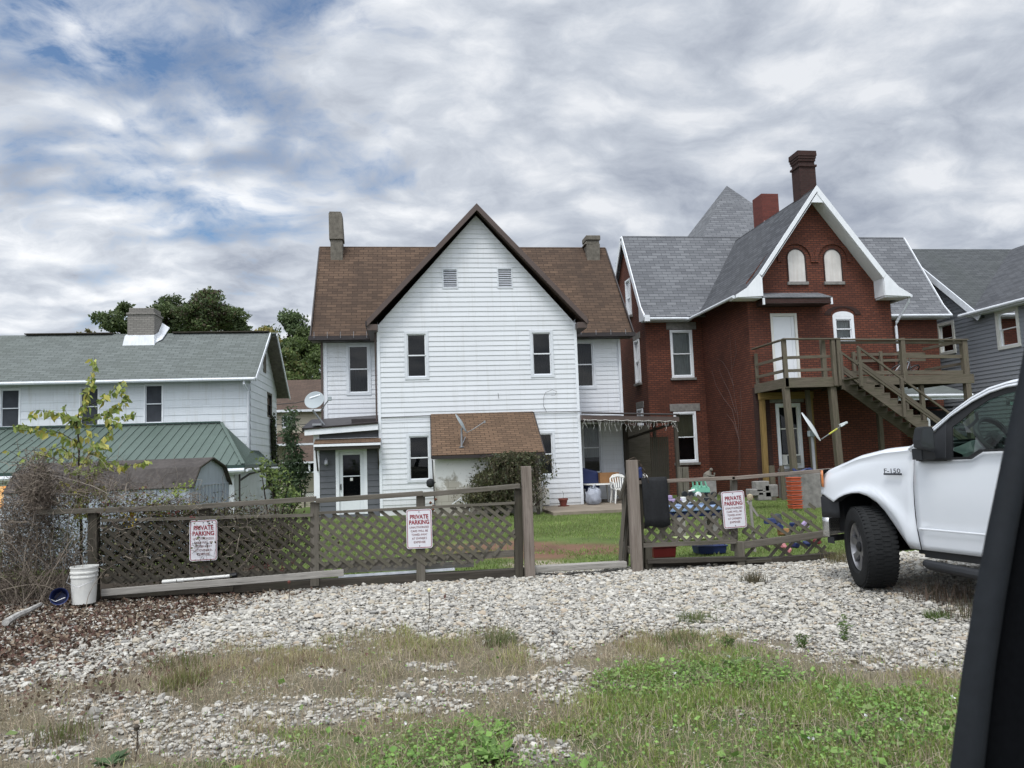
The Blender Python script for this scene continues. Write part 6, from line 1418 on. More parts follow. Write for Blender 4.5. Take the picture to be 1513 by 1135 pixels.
def cand(n,x0,x1,y0,y1): return RNG.uniform(x0,x1,n),RNG.uniform(y0,y1,n)
# ---- crushed stone
def gravel():
    ph=(1+5**.5)/2; iv=np.array([(-1,ph,0),(1,ph,0),(-1,-ph,0),(1,-ph,0),(0,-1,ph),(0,1,ph),(0,-1,-ph),(0,1,-ph),(ph,0,-1),(ph,0,1),(-ph,0,-1),(-ph,0,1)],float); iv/=np.linalg.norm(iv[0])
    fi=np.array([(0,11,5),(0,5,1),(0,1,7),(0,7,10),(0,10,11),(1,5,9),(5,11,4),(11,10,2),(10,7,6),(7,1,8),(3,9,4),(3,4,2),(3,2,6),(3,6,8),(3,8,9),(4,9,5),(2,4,11),(6,2,10),(8,6,7),(9,8,1)])
    x,y=cand(330000,-6.5,8.5,3.0,9.62); g,gn,lt,tn,px,py=zone(x,y)
    w=np.clip(g-.80*lt,0,1)*1.0+tn*.22*sm(.5,.62,N1(x,y,2.2,3))+gn*.0015; w=np.where(y>9.3,w*.8,w)
    k=RNG.uniform(0,1,len(x))<w*.72; x,y,g=x[k],y[k],g[k]; n=len(x)
    far=sm(5,8.5,y); r=RNG.lognormal(math.log(.0100),.42,n)*(1+.30*far)*np.where(g<.3,.6,1); r=np.clip(r,.006,.045)
    t,b,a=rot_rand(n,.0); sc=np.stack([r*RNG.uniform(.9,1.6,n),r*RNG.uniform(.7,1.1,n),r*RNG.uniform(.38,.75,n)],1)
    V=iv[None]*RNG.uniform(.72,1.2,(n,12,1))*sc[:,None,:]
    # small tilts, random yaw
    yaw=RNG.uniform(0,2*PI,n); ti=RNG.normal(0,.38,n); cy,sy=np.cos(yaw),np.sin(yaw); ct,st=np.cos(ti),np.sin(ti)
    vx,vy,vz=V[...,0],V[...,1],V[...,2]; vy,vz=vy*ct[:,None]-vz*st[:,None],vy*st[:,None]+vz*ct[:,None]; vx,vy=vx*cy[:,None]-vy*sy[:,None],vx*sy[:,None]+vy*cy[:,None]
    z=gh(x,y)+r*.30+RNG.uniform(-.004,.02,n)*g; V=np.stack([vx+x[:,None],vy+y[:,None],vz+z[:,None]],-1).reshape(-1,3)
    F=(fi[None]+12*np.arange(n)[:,None,None]).reshape(-1,3)
    pal=np.array([(.45,.43,.385),(.51,.49,.44),(.39,.375,.34),(.45,.405,.325),(.32,.31,.29),(.57,.555,.51),(.38,.32,.25),(.24,.235,.22)]); pr=[.26,.2,.16,.12,.1,.08,.05,.03]
    c=pal[RNG.choice(8,n,p=pr)]*RNG.uniform(.8,1.12,(n,1)); c=np.clip(c*.99,0,1)
    tag(npmesh('gravel',V,F,M['stonechip'],np.repeat(c,12,0)),'pale crushed stone spread over the parking strip','gravel',kind='stuff')
gravel()
# ---- blades
def blades(x,y,z,h,w,cols,lean=.45):
    n=len(x); yaw=RNG.uniform(0,2*PI,n); la=RNG.uniform(0,2*PI,n); le=np.abs(RNG.normal(0,lean,n))*h
    wx,wy=np.cos(yaw)*w/2,np.sin(yaw)*w/2; dx,dy=np.cos(la)*le,np.sin(la)*le
    hh=np.sqrt(np.maximum(h*h-le*le*.6,h*h*.1))
    p=lambda fx,fh,s: np.stack([x+dx*fx+wx*s,y+dy*fx+wy*s,z+hh*fh],-1)
    V=np.stack([p(0,-.05,-1),p(0,-.05,1),p(.28,.55,.8),p(.28,.55,-.8),p(1,1,.12),p(1,1,-.12)],1).reshape(-1,3)
    b=6*np.arange(n)[:,None]; F=np.concatenate([b+np.array([0,1,2,3]),b+np.array([3,2,4,5])],0)
    return V,F,np.repeat(cols,6,0)
class Bag:
    def __init__(s): s.V=[];s.F=[];s.C=[];s.n=0
    def add(s,V,F,C): s.V.append(V); s.F.append(F+s.n); s.C.append(C); s.n+=len(V)
    def out(s,name,mat,**k): return npmesh(name,np.concatenate(s.V),np.concatenate(s.F),mat,np.concatenate(s.C),**k)
GREEN=[(.19,.275,.055),(.15,.24,.05),(.25,.32,.075),(.29,.32,.11)]; TAN=[(.40,.335,.20),(.30,.25,.15),(.50,.43,.28),(.31,.31,.12),(.25,.165,.12)]
def lawn():
    B=Bag()
    # fresh grass and clover patch, foreground
    x,y=cand(420000,-4.5,5.5,2.9,7.4); g,gn,lt,tn,px,py=zone(x,y); cl=N3(x,y,3.2,3)
    k=RNG.uniform(0,1,len(x))<gn*(.25+1.1*sm(.32,.62,cl)); x1,y1,c1=x[k],y[k],cl[k]; n=len(x1)
    dry=(N2(x1,y1,1.3,3)+RNG.normal(0,.12,n))>.67
    col=np.where(dry[:,None],pick(TAN,n),pick(GREEN,n)); B.add(*blades(x1,y1,gh(x1,y1),RNG.uniform(.012,.042,n)*(.35+1.5*sm(.3,.75,c1)+.8*(RNG.uniform(0,1,n)>.96)),RNG.uniform(.003,.0065,n),col,.95))
    # withered tufts
    x,y=cand(520000,-5.5,6.5,2.9,8.3); g,gn,lt,tn,px,py=zone(x,y); cl=N1(x,y,2.4,3)*.6+N3(x,y,6,2)*.4
    tuft=sm(.44,.62,cl); bare=sm(.62,.35,N2(x+3,y,.9,2))
    k=RNG.uniform(0,1,len(x))<tn*(.03+.85*tuft*bare)*(1-.75*gn)*(.35+.65*sm(60,500,px)); x2,y2,c2=x[k],y[k],cl[k]; n=len(x2)
    greenish=(N3(x2,y2,1.1,3)+RNG.normal(0,.13,n))>.50
    col=np.where(greenish[:,None],pick([(.27,.31,.09),(.22,.27,.07),(.36,.36,.15)],n),pick(TAN,n)); B.add(*blades(x2,y2,gh(x2,y2),RNG.uniform(.02,.085,n)*(.35+1.1*c2),RNG.uniform(.0025,.005,n),col,.75))
    # thatch lying flat
    x,y=cand(170000,-5.5,6.5,2.9,8.3); g,gn,lt,tn,px,py=zone(x,y); k=RNG.uniform(0,1,len(x))<(tn*.7+gn*.3); x,y=x[k],y[k]; n=len(x)
    B.add(*blades(x,y,gh(x,y)+.004,RNG.uniform(.03,.09,n),RNG.uniform(.0025,.005,n),pick([(.38,.32,.23),(.27,.215,.155),(.47,.40,.30)],n),1.1))
    tag(B.out('grass',M['grass']),'patchy green and straw coloured grass in the foreground','grass',kind='stuff')
    B=Bag()
    x,y=cand(190000,-4.2,5.5,2.9,6.8); g,gn,lt,tn,px,py=zone(x,y); cl=N3(x,y,3.2,3); cv=N1(x+9,y,1.7,3)
    k=RNG.uniform(0,1,len(x))<gn*(.12+.75*sm(.42,.58,cv))+tn*.015; x,y=x[k],y[k]; n=len(x)
    P=np.stack([x,y,gh(x,y)+RNG.uniform(.01,.06,n)],1); V,F,C=leaves(P,RNG.uniform(.009,.024,n)*(1+1.4*(RNG.uniform(0,1,n)>.97)),pick([(.17,.30,.065),(.12,.23,.05),(.21,.34,.09),(.19,.26,.09)],n),2.0,.95); B.add(V,F,C)
    # clover flowers
    q=RNG.choice(n,26); P=np.stack([x[q],y[q],gh(x[q],y[q])+.075],1); 
    for _ in range(6): V,F,C=leaves(P+RNG.normal(0,.003,P.shape),.014,np.full((len(P),3),.7),.5,.9); B.add(V,F,C)
    tag(B.out('clover',M['grass']),'green clover and small weeds creeping through the foreground grass','clover',kind='stuff')
    # yard lawn
    B=Bag(); x,y=cand(150000,-9,14,9.65,22.5); px,py=projn(np.stack([x,y,0*x-.1],1)); inview=(px>-50)&(px<1400)
    dirt=np.maximum(sm(1.3,.7,np.hypot((px-800)/170,(py-806)/12)),sm(1.3,.7,np.hypot((px-793)/48,(py-829)/6))*1.2)
    k=inview&~((px<410)&(y<12.8))&(RNG.uniform(0,1,len(x))>dirt*.93)&~((x>3.9)&(x<8.8)&(y>20.8)); x,y=x[k],y[k]; n=len(x); c=N1(x,y,.8,3)[:,None]
    col=pick([(.14,.205,.05),(.175,.25,.06),(.21,.235,.09)],n)*(.55+.9*c); B.add(*blades(x,y,gh(x,y),RNG.uniform(.02,.055,n),RNG.uniform(.008,.016,n),col,.7))
    tag(B.out('lawn',M['grass']),'mown green lawn of the back yards behind the fence','grass',kind='stuff')
lawn()
def litter():
    B=Bag(); x,y=cand(120000,-7,2,3.5,9.7); g,gn,lt,tn,px,py=zone(x,y); k=RNG.uniform(0,1,len(x))<lt*.75+.004; x,y=x[k],y[k]; n=len(x)
    P=np.stack([x,y,gh(x,y)+RNG.uniform(.005,.04,n)],1); B.add(*leaves(P,RNG.uniform(.02,.05,n),pick([(.115,.075,.052),(.075,.048,.034),(.16,.115,.08),(.10,.05,.038),(.21,.17,.125)],n),1.0,.7))
    tag(B.out('leaf_litter',M['leaf_dry']),'dry brown fallen leaves banked along the fence and brush','leaf litter',kind='stuff')
litter()
# ================================================================ PLANTS
def tubes(P,r,cols):
    """P (N,K,3) polylines, r (N,K) radii -> three sided tubes"""
    N,K,_=P.shape; d=np.gradient(P,axis=1); d/=np.linalg.norm(d,axis=2,keepdims=True)+1e-9
    ref=np.array([.31,.52,.79]); a=np.cross(d,ref); a/=np.linalg.norm(a,axis=2,keepdims=True)+1e-9; b=np.cross(a,d)
    V=np.stack([P+(a*math.cos(t)+b*math.sin(t))*r[...,None] for t in (0,2.094,4.189)],2).reshape(-1,3)
    i=np.arange(N)[:,None,None]*K*3; k=np.arange(K-1)[None,:,None]*3; s=np.arange(3)[None,None,:]; s2=(s+1)%3
    F=np.stack([i+k+s,i+k+s2,i+k+3+s2,i+k+3+s],-1).reshape(-1,4); return V,F,np.repeat(np.repeat(cols,K,0),3,0)
def walk(N,K,start,step,dirn,jit,grav=0,curl=.0):
    P=np.zeros((N,K,3)); P[:,0]=start; d=dirn/np.linalg.norm(dirn,axis=1,keepdims=True)
    for k in range(1,K):
        d=d+RNG.normal(0,jit,(N,3)); d[:,2]-=grav; d/=np.linalg.norm(d,axis=1,keepdims=True); P[:,k]=P[:,k-1]+d*(step if np.isscalar(step) else step[:,None])
    return P
def pxpts(L,v,n,jx=4,jy=4,jv=.15):
    """n random points around a list of pixel anchors at distance v"""
    i=RNG.integers(0,len(L),n); out=[]
    for q in i:
        p=atY(L[q][0]+RNG.normal(0,jx),L[q][1]+RNG.normal(0,jy),v+RNG.normal(0,jv)); out.append((p.x,p.y,p.z))
    return np.array(out)
TW=[(.19,.155,.125),(.13,.105,.085),(.27,.23,.185),(.08,.065,.055)]
def brush():
    t=thing('dead_brush','big tangled heap of leafless grey brown brush at the far left','brush',(-4.2,9.3,0)); B=Bag()
    # heap core
    N=2600; c=pxpts([(20,800),(45,770),(60,745),(30,840),(80,800),(60,830),(10,770),(50,720),(90,850),(20,870),(-20,820),(-60,800),(-40,860),(60,780)],9.85,N,20,24,.28)
    c[:,2]=np.maximum(c[:,2],.02)
    B.add(*(tubes(walk(N,9,c,RNG.uniform(.02,.05,N),RNG.normal(size=(N,3))+np.array([0,0,.2]),.55,.04),np.repeat(np.linspace(.0036,.001,9)[None],N,0)*RNG.uniform(.6,1.5,(N,1)),pick(TW,N))))
    N=1100; c=pxpts([(55,715),(60,705),(50,730),(65,740)],9.4,N,9,14,.15); B.add(*tubes(walk(N,8,c,.03,RNG.normal(size=(N,3)),.6,.0),np.full((N,8),.0024),pick(TW,N)))
    # long arching canes
    N=150; s=pxpts([(40,880),(60,880),(10,880),(90,870)],9.5,N,30,6,.25); s[:,2]=0.0
    B.add(*tubes(walk(N,16,s,RNG.uniform(.04,.085,N),np.stack([RNG.normal(0,.35,N),RNG.normal(-.1,.2,N),np.ones(N)],1),.13,.05),np.repeat(np.linspace(.0045,.0012,16)[None],N,0),pick(TW[:3],N)))
    B.out('twigs',M['twig'],parent=t)
    B=Bag(); N=8500; c=pxpts([(20,800),(45,770),(60,745),(30,840),(80,800),(60,830),(10,770),(50,720),(90,850),(20,870),(-20,820),(-60,800)],9.9,N,22,26,.25); c[:,2]=np.maximum(c[:,2],.02)
    B.add(*leaves(c,RNG.uniform(.015,.035,N),pick([(.10,.08,.062),(.065,.05,.04),(.15,.12,.09),(.05,.055,.03)],N),0,.5)); B.out('withered_leaves',M['leaf_dry'],parent=t)
    B=Bag(); N=1500; c=pxpts([(40,845),(50,860),(30,870),(60,850),(95,790),(100,770),(88,810),(25,850),(110,800),(75,745)],9.62,N,11,12,.1); c[:,2]=np.maximum(c[:,2],.02); B.add(*leaves(c,RNG.uniform(.02,.04,N),pick([(.20,.21,.09),(.14,.17,.06),(.26,.24,.13)],N),.1,.5)); B.out('green_leaves',M['leaf'],parent=t)
    # scraggly vines over the left part of the fence
    t=thing('fence_vine','bare and yellowing vines scrambling over the left end of the lattice fence','vine',(-2.9,9.4,0)); B=Bag()
    N=1300; c=pxpts([(110,730),(150,740),(190,745),(230,745),(270,750),(130,700),(180,790),(230,800),(280,800),(330,800),(360,790),(200,830),(300,760),(150,820),(400,790)],9.55,N,22,14,.2); c[:,2]=np.maximum(c[:,2],.0)
    B.add(*tubes(walk(N,12,c,RNG.uniform(.02,.045,N),RNG.normal(size=(N,3))+np.array([0,0,.3]),.4,.03),np.repeat(np.linspace(.003,.001,12)[None],N,0),pick(TW,N)))
    N=26; s=pxpts([(60,735),(100,745),(170,750)],9.3,N,30,10,.1); B.add(*tubes(walk(N,18,s,.05,np.stack([RNG.normal(.2,.6,N),RNG.normal(0,.15,N),RNG.uniform(.1,.8,N)],1),.12,.045),np.repeat(np.linspace(.0035,.0012,18)[None],N,0),pick([(.25,.22,.19),(.1,.07,.06)],N)))
    # twigs across the sign
    N=18; c=pxpts([(300,805),(306,815),(292,808),(300,820)],9.22,N,6,4,.012); B.add(*tubes(walk(N,7,c,.022,RNG.normal(size=(N,3))*np.array([1,.15,.6]),.45,0),np.full((N,7),.0016),pick([(.03,.018,.018),(.06,.03,.03)],N)))
    B.out('stems',M['twig'],parent=t)
    B=Bag(); N=20000; c=pxpts([(170,790),(210,800),(250,800),(290,800),(330,795),(370,790),(200,830),(260,835),(320,825),(160,820),(350,770),(240,770),(300,770),(380,820),(420,790)],9.6,N,22,14,.16); c[:,2]=np.maximum(c[:,2],.02)
    B.add(*leaves(c,RNG.uniform(.02,.045,N),pick([(.07,.075,.035),(.045,.05,.025),(.085,.06,.04),(.13,.14,.05),(.04,.03,.025)],N),0,.6))
    N=900; c=pxpts([(160,752),(190,756),(230,752),(270,748),(290,760),(130,760),(205,735),(240,758)],9.5,N,16,7,.12); B.add(*leaves(c,RNG.uniform(.025,.05,N),pick([(.17,.22,.045),(.3,.27,.05),(.13,.15,.05),(.18,.07,.05),(.11,.09,.06)],N),0,.6))
    N=1500; c=pxpts([(110,735),(130,725),(150,745),(180,748),(220,752),(260,757),(140,700),(95,740),(160,730)],9.75,N,13,9,.15); B.add(*leaves(c,RNG.uniform(.02,.04,N),pick([(.13,.10,.085),(.10,.075,.06),(.17,.12,.10),(.16,.17,.07)],N),0,.5))
    N=130; c=pxpts([(225,748),(232,740),(245,733),(258,726),(270,721),(280,716),(262,728)],9.5,N,5,5,.05); B.add(*leaves(c,RNG.uniform(.03,.05,N),pick([(.2,.27,.05),(.26,.3,.08)],N),.4,.7))
    N=30; c=pxpts([(190,770),(196,762)],9.3,N,3,5,.03); B.add(*leaves(c,.045,pick([(.45,.33,.03)],N),0,.6))
    # rusty dried flower heads
    N=60; c=pxpts([(300,842),(372,838),(392,835),(417,838),(430,831),(260,757),(285,762)],9.15,N,3,3,.02); B.add(*leaves(c,.03,pick([(.12,.035,.03),(.08,.025,.02)],N),0,.8))
    B.out('foliage',M['leaf'],parent=t)
brush()
def sapling():
    t=thing('mulberry_sapling','thin sapling with sparse yellow green leaves rising behind the left fence','sapling',tuple(atY(118,860,9.9)))
    V_=9.9
    br=[([(120,865),(120,780),(118,740),(116,700),(117,660),(113,620),(120,600)],[.018,.016,.014,.012,.010,.008,.006]),
        ([(113,622),(122,600),(132,575),(140,545),(140,528)],[.006,.005,.004,.003,.002]),([(120,605),(150,590),(170,575),(182,562)],[.005,.004,.003,.002]),([(114,625),(140,615),(165,608),(185,590),(180,568)],[.005,.004,.003,.003,.002]),
        ([(150,614),(175,622),(192,615),(202,610)],[.004,.003,.002,.002]),([(116,655),(90,640),(60,635),(35,628),(20,630)],[.006,.005,.004,.003,.002]),([(112,630),(90,612),(70,608),(52,606),(45,614)],[.005,.004,.003,.002,.002]),([(112,625),(100,615),(94,600)],[.004,.003,.002]),
        ([(117,680),(90,660),(70,668),(50,672)],[.006,.004,.003,.002]),([(118,690),(140,660),(160,640),(170,630)],[.006,.004,.003,.002]),([(118,700),(140,690),(165,685),(195,688),(220,680)],[.006,.004,.003,.003,.002]),([(119,720),(140,700),(150,668)],[.005,.004,.002]),
        ([(119,740),(100,690),(60,665),(15,668)],[.006,.005,.003,.002]),([(120,750),(95,715),(55,690),(12,665)],[.006,.004,.003,.002]),([(119,730),(150,720),(160,735)],[.004,.003,.002])]
    m=MB(); B=Bag(); P=[]; C=[]
    for i,(pts,r) in enumerate(br):
        dv=RNG.uniform(-.35,.35) if i else 0
        Q=[atY(px,py,V_+dv*k/len(pts)) for k,(px,py) in enumerate(pts)]; m.tube(Q,r,6)
        if i==0: continue
        for a,b in zip(Q,Q[1:]):
            for k in range(int((b-a).length/.028)+1):
                for _ in range(3 if random.random()<(.75 if i not in (12,13) else .12) else 0): P.append(a.lerp(b,random.random())+Vector((random.gauss(0,.02),random.gauss(0,.03),random.gauss(0,.018))))
    m.build('trunk',M['bark_dark'],t,smooth=True)
    ex=pxpts([(110,740),(118,735),(125,745),(108,725),(115,760),(140,655),(95,665),(130,640),(150,650),(160,680)],V_,130,10,9,.1); P=np.concatenate([np.array([tuple(p) for p in P]),ex]); n=len(P)
    B.add(*leaves(P,RNG.uniform(.06,.115,n),pick([(.28,.35,.08),(.38,.41,.12),(.20,.28,.07),(.46,.42,.10),(.17,.22,.06)],n),.1,.62,.5)); B.out('leaves',M['leaf'],parent=t)
sapling()
def shrub(name,label,cat,base,clusters,v,n,size,cols,jv=.2,up=.2,asp=.5,droop=None,jx=7,jy=7,mat='leaf',stem=True):
    t=thing(name,label,cat,base); B=Bag(); P=pxpts(clusters,v,n,jx,jy,jv); B.add(*leaves(P,RNG.uniform(size*.7,size*1.3,n),pick(cols,n),up,asp,droop)); B.out('foliage',M[mat],parent=t)
    if stem:
        m=MB(); b=Vector(base)
        for i in range(5): p=Vector(tuple(P[random.randrange(n)])); m.tube([b,b.lerp(p,.5)+Vector((random.gauss(0,.05),0,.05)),p],[.025,.015,.006],5)
        m.build('stem',M['bark_dark'],t)
    return t
def weeping():
    t=thing('weeping_shrub','domed weeping shrub with trailing dark green leaves in front of the cellar block','shrub',tuple(Vector((3.05,21.4,-.2)))); B=Bag(); L=Bag(); dens=[]
    for cx,cy,rx,ry,N,col in ((758,674,40,66,420,[(.05,.062,.026),(.035,.045,.02),(.075,.08,.035),(.07,.06,.032)]),(730,700,28,46,240,[(.06,.068,.028),(.085,.085,.04),(.045,.05,.022)]),(712,728,22,20,130,[(.085,.09,.04),(.11,.10,.05),(.05,.055,.025)]),(752,726,28,24,150,[(.09,.085,.045),(.06,.065,.03)])):
        top=atY(cx,cy,21.6); s=np.tile(np.array(top),(N,1))+RNG.normal(0,1,(N,3))*np.array([rx*.006,.18,.03]); a=RNG.uniform(0,2*PI,N); K=12
        R=rx*21.6/1143*RNG.uniform(.35,1.0,N); Hh=ry*21.6/1143*RNG.uniform(.4,1.0,N); u=np.linspace(0,1,K)[None]
        P=np.stack([s[:,0:1]+np.cos(a)[:,None]*R[:,None]*np.sin(u*PI/2),s[:,1:2]+np.sin(a)[:,None]*R[:,None]*.8*np.sin(u*PI/2),s[:,2:3]+.06*np.sin(u*PI)-Hh[:,None]*u**1.9],-1)+RNG.normal(0,.008,(N,K,3))
        P[...,2]=np.maximum(P[...,2],-.1)
        B.add(*tubes(P,np.full((N,K),.003),pick([(.07,.055,.04)],N))); 
        Q=P[:,1:].reshape(-1,3); Q=np.repeat(Q,2,0)+RNG.normal(0,.04,(len(Q)*2,3)); L.add(*leaves(Q,RNG.uniform(.06,.11,len(Q)),pick(col,len(Q))*1.25,.2,.5,.35))
    B.out('branches',M['twig'],parent=t); L.out('foliage',M['leaf'],parent=t)
    m=MB(); m.tube([(3.05,21.6,-.2),(3.1,21.6,.6),(2.9,21.6,1.1)],[.05,.035,.02],7); m.build('trunk',M['bark_dark'],t)
weeping()
shrub('dry_shrub','pale dry grassy shrub between the weeping shrub and the plant pot','shrub',(3.2,21.3,-.2),[(790,720),(785,735),(795,745),(800,730)],21.3,420,.10,[(.38,.35,.30),(.28,.24,.19),(.2,.17,.13)],.15,0,.16,-.8,6,9,'leaf_dry')
shrub('conifer','small dark green conifer beside the ivy covered corner of the white farmhouse','conifer',(-4.2,25,-.9),[(430,620),(428,640),(432,660),(430,680),(434,700),(440,715),(432,730),(425,740),(445,700),(440,680),(422,700)],25.0,2600,.16,[(.045,.08,.035),(.065,.105,.045),(.035,.06,.028)],.25,0,.3,.3,6,9)
shrub('garden_bush','bushy yellow green plant above the fence rail beside the small conifer','bush',(-2.1,13,-.2),[(400,700),(392,690),(405,715),(412,730),(425,725),(430,745),(410,745),(440,735),(388,688),(418,705)],13.0,520,.075,[(.12,.17,.045),(.16,.21,.06),(.075,.11,.035)],.2,.2,.5,None,7,8)
shrub('dead_bush','leafless brown bush behind the lattice below the grey porch wall','bush',(-3.0,12,-.2),[(340,755),(360,755),(380,758),(350,765),(395,760)],12,700,.06,[(.10,.075,.055),(.07,.052,.042),(.15,.12,.09)],.15,0,.2,None,10,7,'leaf_dry')
def ivy():
    t=thing('ivy','dark ivy strand climbing the side wall corner of the white farmhouse','ivy',(-5.7,34.9,-.9)); c=[]; m=MB()
    pts=[atX(px,py,-5.66) for px,py in ((401,612),(401,630),(402,650),(403,670),(404,690),(405,710),(406,740))]; m.tube(pts,[.02,.05,.07,.08,.09,.10,.12],6); m.build('stem',M['bark_dark'],t)
    P=[]
    for _ in range(2600):
        k=random.random()**.7; f=k*(len(pts)-1); i=min(int(f),len(pts)-2); p=pts[i].lerp(pts[i+1],f-i); P.append((-5.66+random.uniform(.02,.14),p.y+random.gauss(0,.12+.40*k*k),p.z+random.gauss(0,.06)))
    P=np.array(P); P[:,1]=np.minimum(P[:,1],36.1); B=Bag(); B.add(*leaves(P,RNG.uniform(.06,.12,len(P)),pick([(.035,.05,.02),(.055,.075,.03),(.04,.035,.025)],len(P)),0,.8)); B.out('foliage',M['leaf'],parent=t)
    t=thing('bare_creeper','leafless pale creeper clinging to the side of the brick wing','creeper',(11.3,26,-.2)); B=Bag(); L=[]
    tr=[[(1092,700),(1092,660),(1091,620),(1086,590),(1082,560),(1080,520),(1078,490)],[(1090,640),(1082,605),(1070,590),(1058,570),(1052,548),(1054,540)],[(1087,610),(1078,580),(1068,560),(1062,545)],[(1094,690),(1093,650),(1096,610),(1094,575)],[(1084,570),(1076,548),(1068,535),(1060,530)],[(1092,650),(1084,625),(1074,612)],[(1082,545),(1088,520),(1086,500)]]
    m=MB()
    for q in tr: m.tube([atX(px,py,11.31) for px,py in q],[.007*(1-.7*k/len(q)) for k in range(len(q))],4)
    m.build('stems',m_plain('pale_creeper_bark',(.15,.10,.09,1),.9),t)
ivy()
# ---- trees behind
def tree(name,label,cx,cy,rx,ry,v,n,cols,base_z=-1,leaf=.26,blobs=22,trunk=.25,group='trees rising behind the houses'):
    c=atY(cx,cy,v); k=v*1.02/1143; RX,RZ=rx*k,ry*k; t=thing(name,label,'tree',(c.x,v,base_z),group)
    m=MB(); m.tube([(c.x,v,base_z),(c.x+.1,v,(base_z+c.z)/2),(c.x,v,c.z)],[trunk,trunk*.8,trunk*.4],8); cen=[]
    for i in range(blobs):
        d=RNG.normal(size=3); d/=np.linalg.norm(d); r=RNG.uniform(.25,.85)**.8; p=np.array([c.x,v,c.z])+d*np.array([RX,RX*.8,RZ])*r
        if i==0: p=np.array([c.x+RX*.1,v,c.z+RZ*.78])
        cen.append((p,RNG.uniform(.22,.40)*min(RX,RZ),RNG.uniform(.75,1.2)))
        q=Vector(p); s=Vector((c.x,v,c.z-RZ*.5)); m.tube([s,s.lerp(q,.5)+Vector((0,0,-.1*RZ)),q],[trunk*.35,trunk*.22,trunk*.08],5)
    m.build('trunk',M['bark_dark'],t,smooth=True); B=Bag(); per=n//blobs
    for p,r,s in cen:
        d=RNG.normal(size=(per,3)); d/=np.linalg.norm(d,axis=1,keepdims=True); d[:,2]*=.8; P=p+d*r*RNG.uniform(.55,1.12,(per,1))*np.array([1.25,1.25,.95]); B.add(*leaves(P,RNG.uniform(leaf*.6,leaf*1.25,per),pick(cols,per)*s,.4,.6))
    B.out('crown',M['leaf'],parent=t)
DG=[(.075,.110,.045),(.10,.140,.055),(.12,.155,.06)]; MG=[(.10,.145,.045),(.125,.17,.055),(.085,.12,.045)]; YG=[(.28,.25,.08),(.22,.22,.065),(.34,.28,.11)]
tree('broadleaf_tree','dark round topped tree leftmost behind the farmhouse roof',180,476,38,28,60,7500,DG)
tree('broadleaf_tree','dark tree rising directly behind the farmhouse chimney',250,474,42,36,61,7500,DG)
tree('broadleaf_tree','tallest dark tree to the right of the farmhouse chimney',308,466,44,36,60,9500,DG+[(.09,.07,.045)])
tree('broadleaf_tree','smaller dark tree at the right shoulder of the tallest one',346,482,24,24,62,4500,DG)
tree('broadleaf_tree','mid green rounded tree left of the brown house roof',425,496,34,32,78,7000,[(.08,.12,.05),(.10,.14,.06)],-3,.34)
tree('broadleaf_tree','yellowing tree just past the farmhouse gable',392,510,20,26,72,4200,YG,-3,.3)
tree('broadleaf_tree','dark green tree against the corner of the brown roofed house',468,505,28,26,80,5000,DG,-3,.34)
tree('broadleaf_tree','broad olive tree filling the gap above the tan house',420,560,44,40,70,8500,MG+[(.11,.11,.035)],-3,.3)
tree('broadleaf_tree','green tree above the tan house close to the white corner board',464,560,30,38,72,6000,MG,-3,.3)
tree('broadleaf_tree','low olive tree at the foot of the gap beside the ivy corner',402,572,22,30,66,4500,MG+YG[:1],-3,.3)
tree('broadleaf_tree','wide mid green tree between the yellowing tree and the brown roofed house',448,520,34,34,76,8000,MG,-3,.32)
tree('broadleaf_tree','pale yellow treetop showing over the farmhouse roof at the left',128,497,18,9,90,1800,[(.27,.24,.11),(.2,.19,.08)],-2,.34)
tree('broadleaf_tree','dark treetop at the far left edge beyond the farmhouse roof',2,518,14,14,66,2500,MG,-2,.3)
tree('broadleaf_tree','thin dark treetop squeezed between the brown roof and the brick house',922,400,9,22,48,1500,DG,-1,.22)
def weed(label,px,py,h,r,n,cols,kind='blade',w=.005,z=0):
    p=atZ(px,py,0); z0=float(gh(p.x,p.y)); x=p.x+np.clip(RNG.normal(0,r*.45,n),-r*.7,r*.7); y=p.y+np.clip(RNG.normal(0,r*.45,n),-r*.7,r*.7); B=Bag()
    if kind=='blade': B.add(*blades(x,y,np.full(n,z0),RNG.uniform(h*.4,h,n),np.full(n,w),pick(cols,n),.6))
    elif kind=='leafy':
        k=max(4,n//14); 
        for i in range(k):
            a=RNG.uniform(0,2*PI); P=np.stack([p.x+np.cos(a)*r*.25*np.linspace(0,1,14)+RNG.normal(0,.012,14),p.y+np.sin(a)*r*.25*np.linspace(0,1,14)+RNG.normal(0,.012,14),z0+h*RNG.uniform(.6,1)*np.linspace(.05,1,14)],1); B.add(*leaves(P,w,pick(cols,14),.6,.4))
    else:
        a=RNG.uniform(0,2*PI,n); d=RNG.uniform(.2,1,n)*r; tt=np.stack([np.cos(a),np.sin(a),RNG.uniform(.2,.7,n)],1); P=np.stack([p.x+0*a,p.y+0*a,z0+.01+0*a],1); s=d[:,None]
        b=np.stack([-np.sin(a),np.cos(a),0*a],1)*s*.22; V=np.stack([P,P+tt*s*.5+b,P+tt*s*np.array([1,1,.6]),P+tt*s*.5-b],1).reshape(-1,3); B.add(V,np.arange(4*n).reshape(n,4),np.repeat(pick(cols,n),4,0))
    o=B.out('weed',M['leaf'],origin=(p.x,p.y,z0)); tag(o,label,'weed','weeds growing in the gravel')
GW=[(.09,.14,.035),(.07,.115,.03)]
weed('bristly dark brown green weed clump near the foot of the right fence',1113,857,.17,.16,260,[(.07,.075,.035),(.10,.085,.05),(.14,.11,.07)])
weed('low spreading grass tuft in the open gravel below the right fence',1028,912,.12,.19,230,[(.12,.16,.05),(.16,.17,.08)])
weed('small grass sprig right of the spreading tuft',1066,892,.06,.09,60,[(.12,.15,.06)])
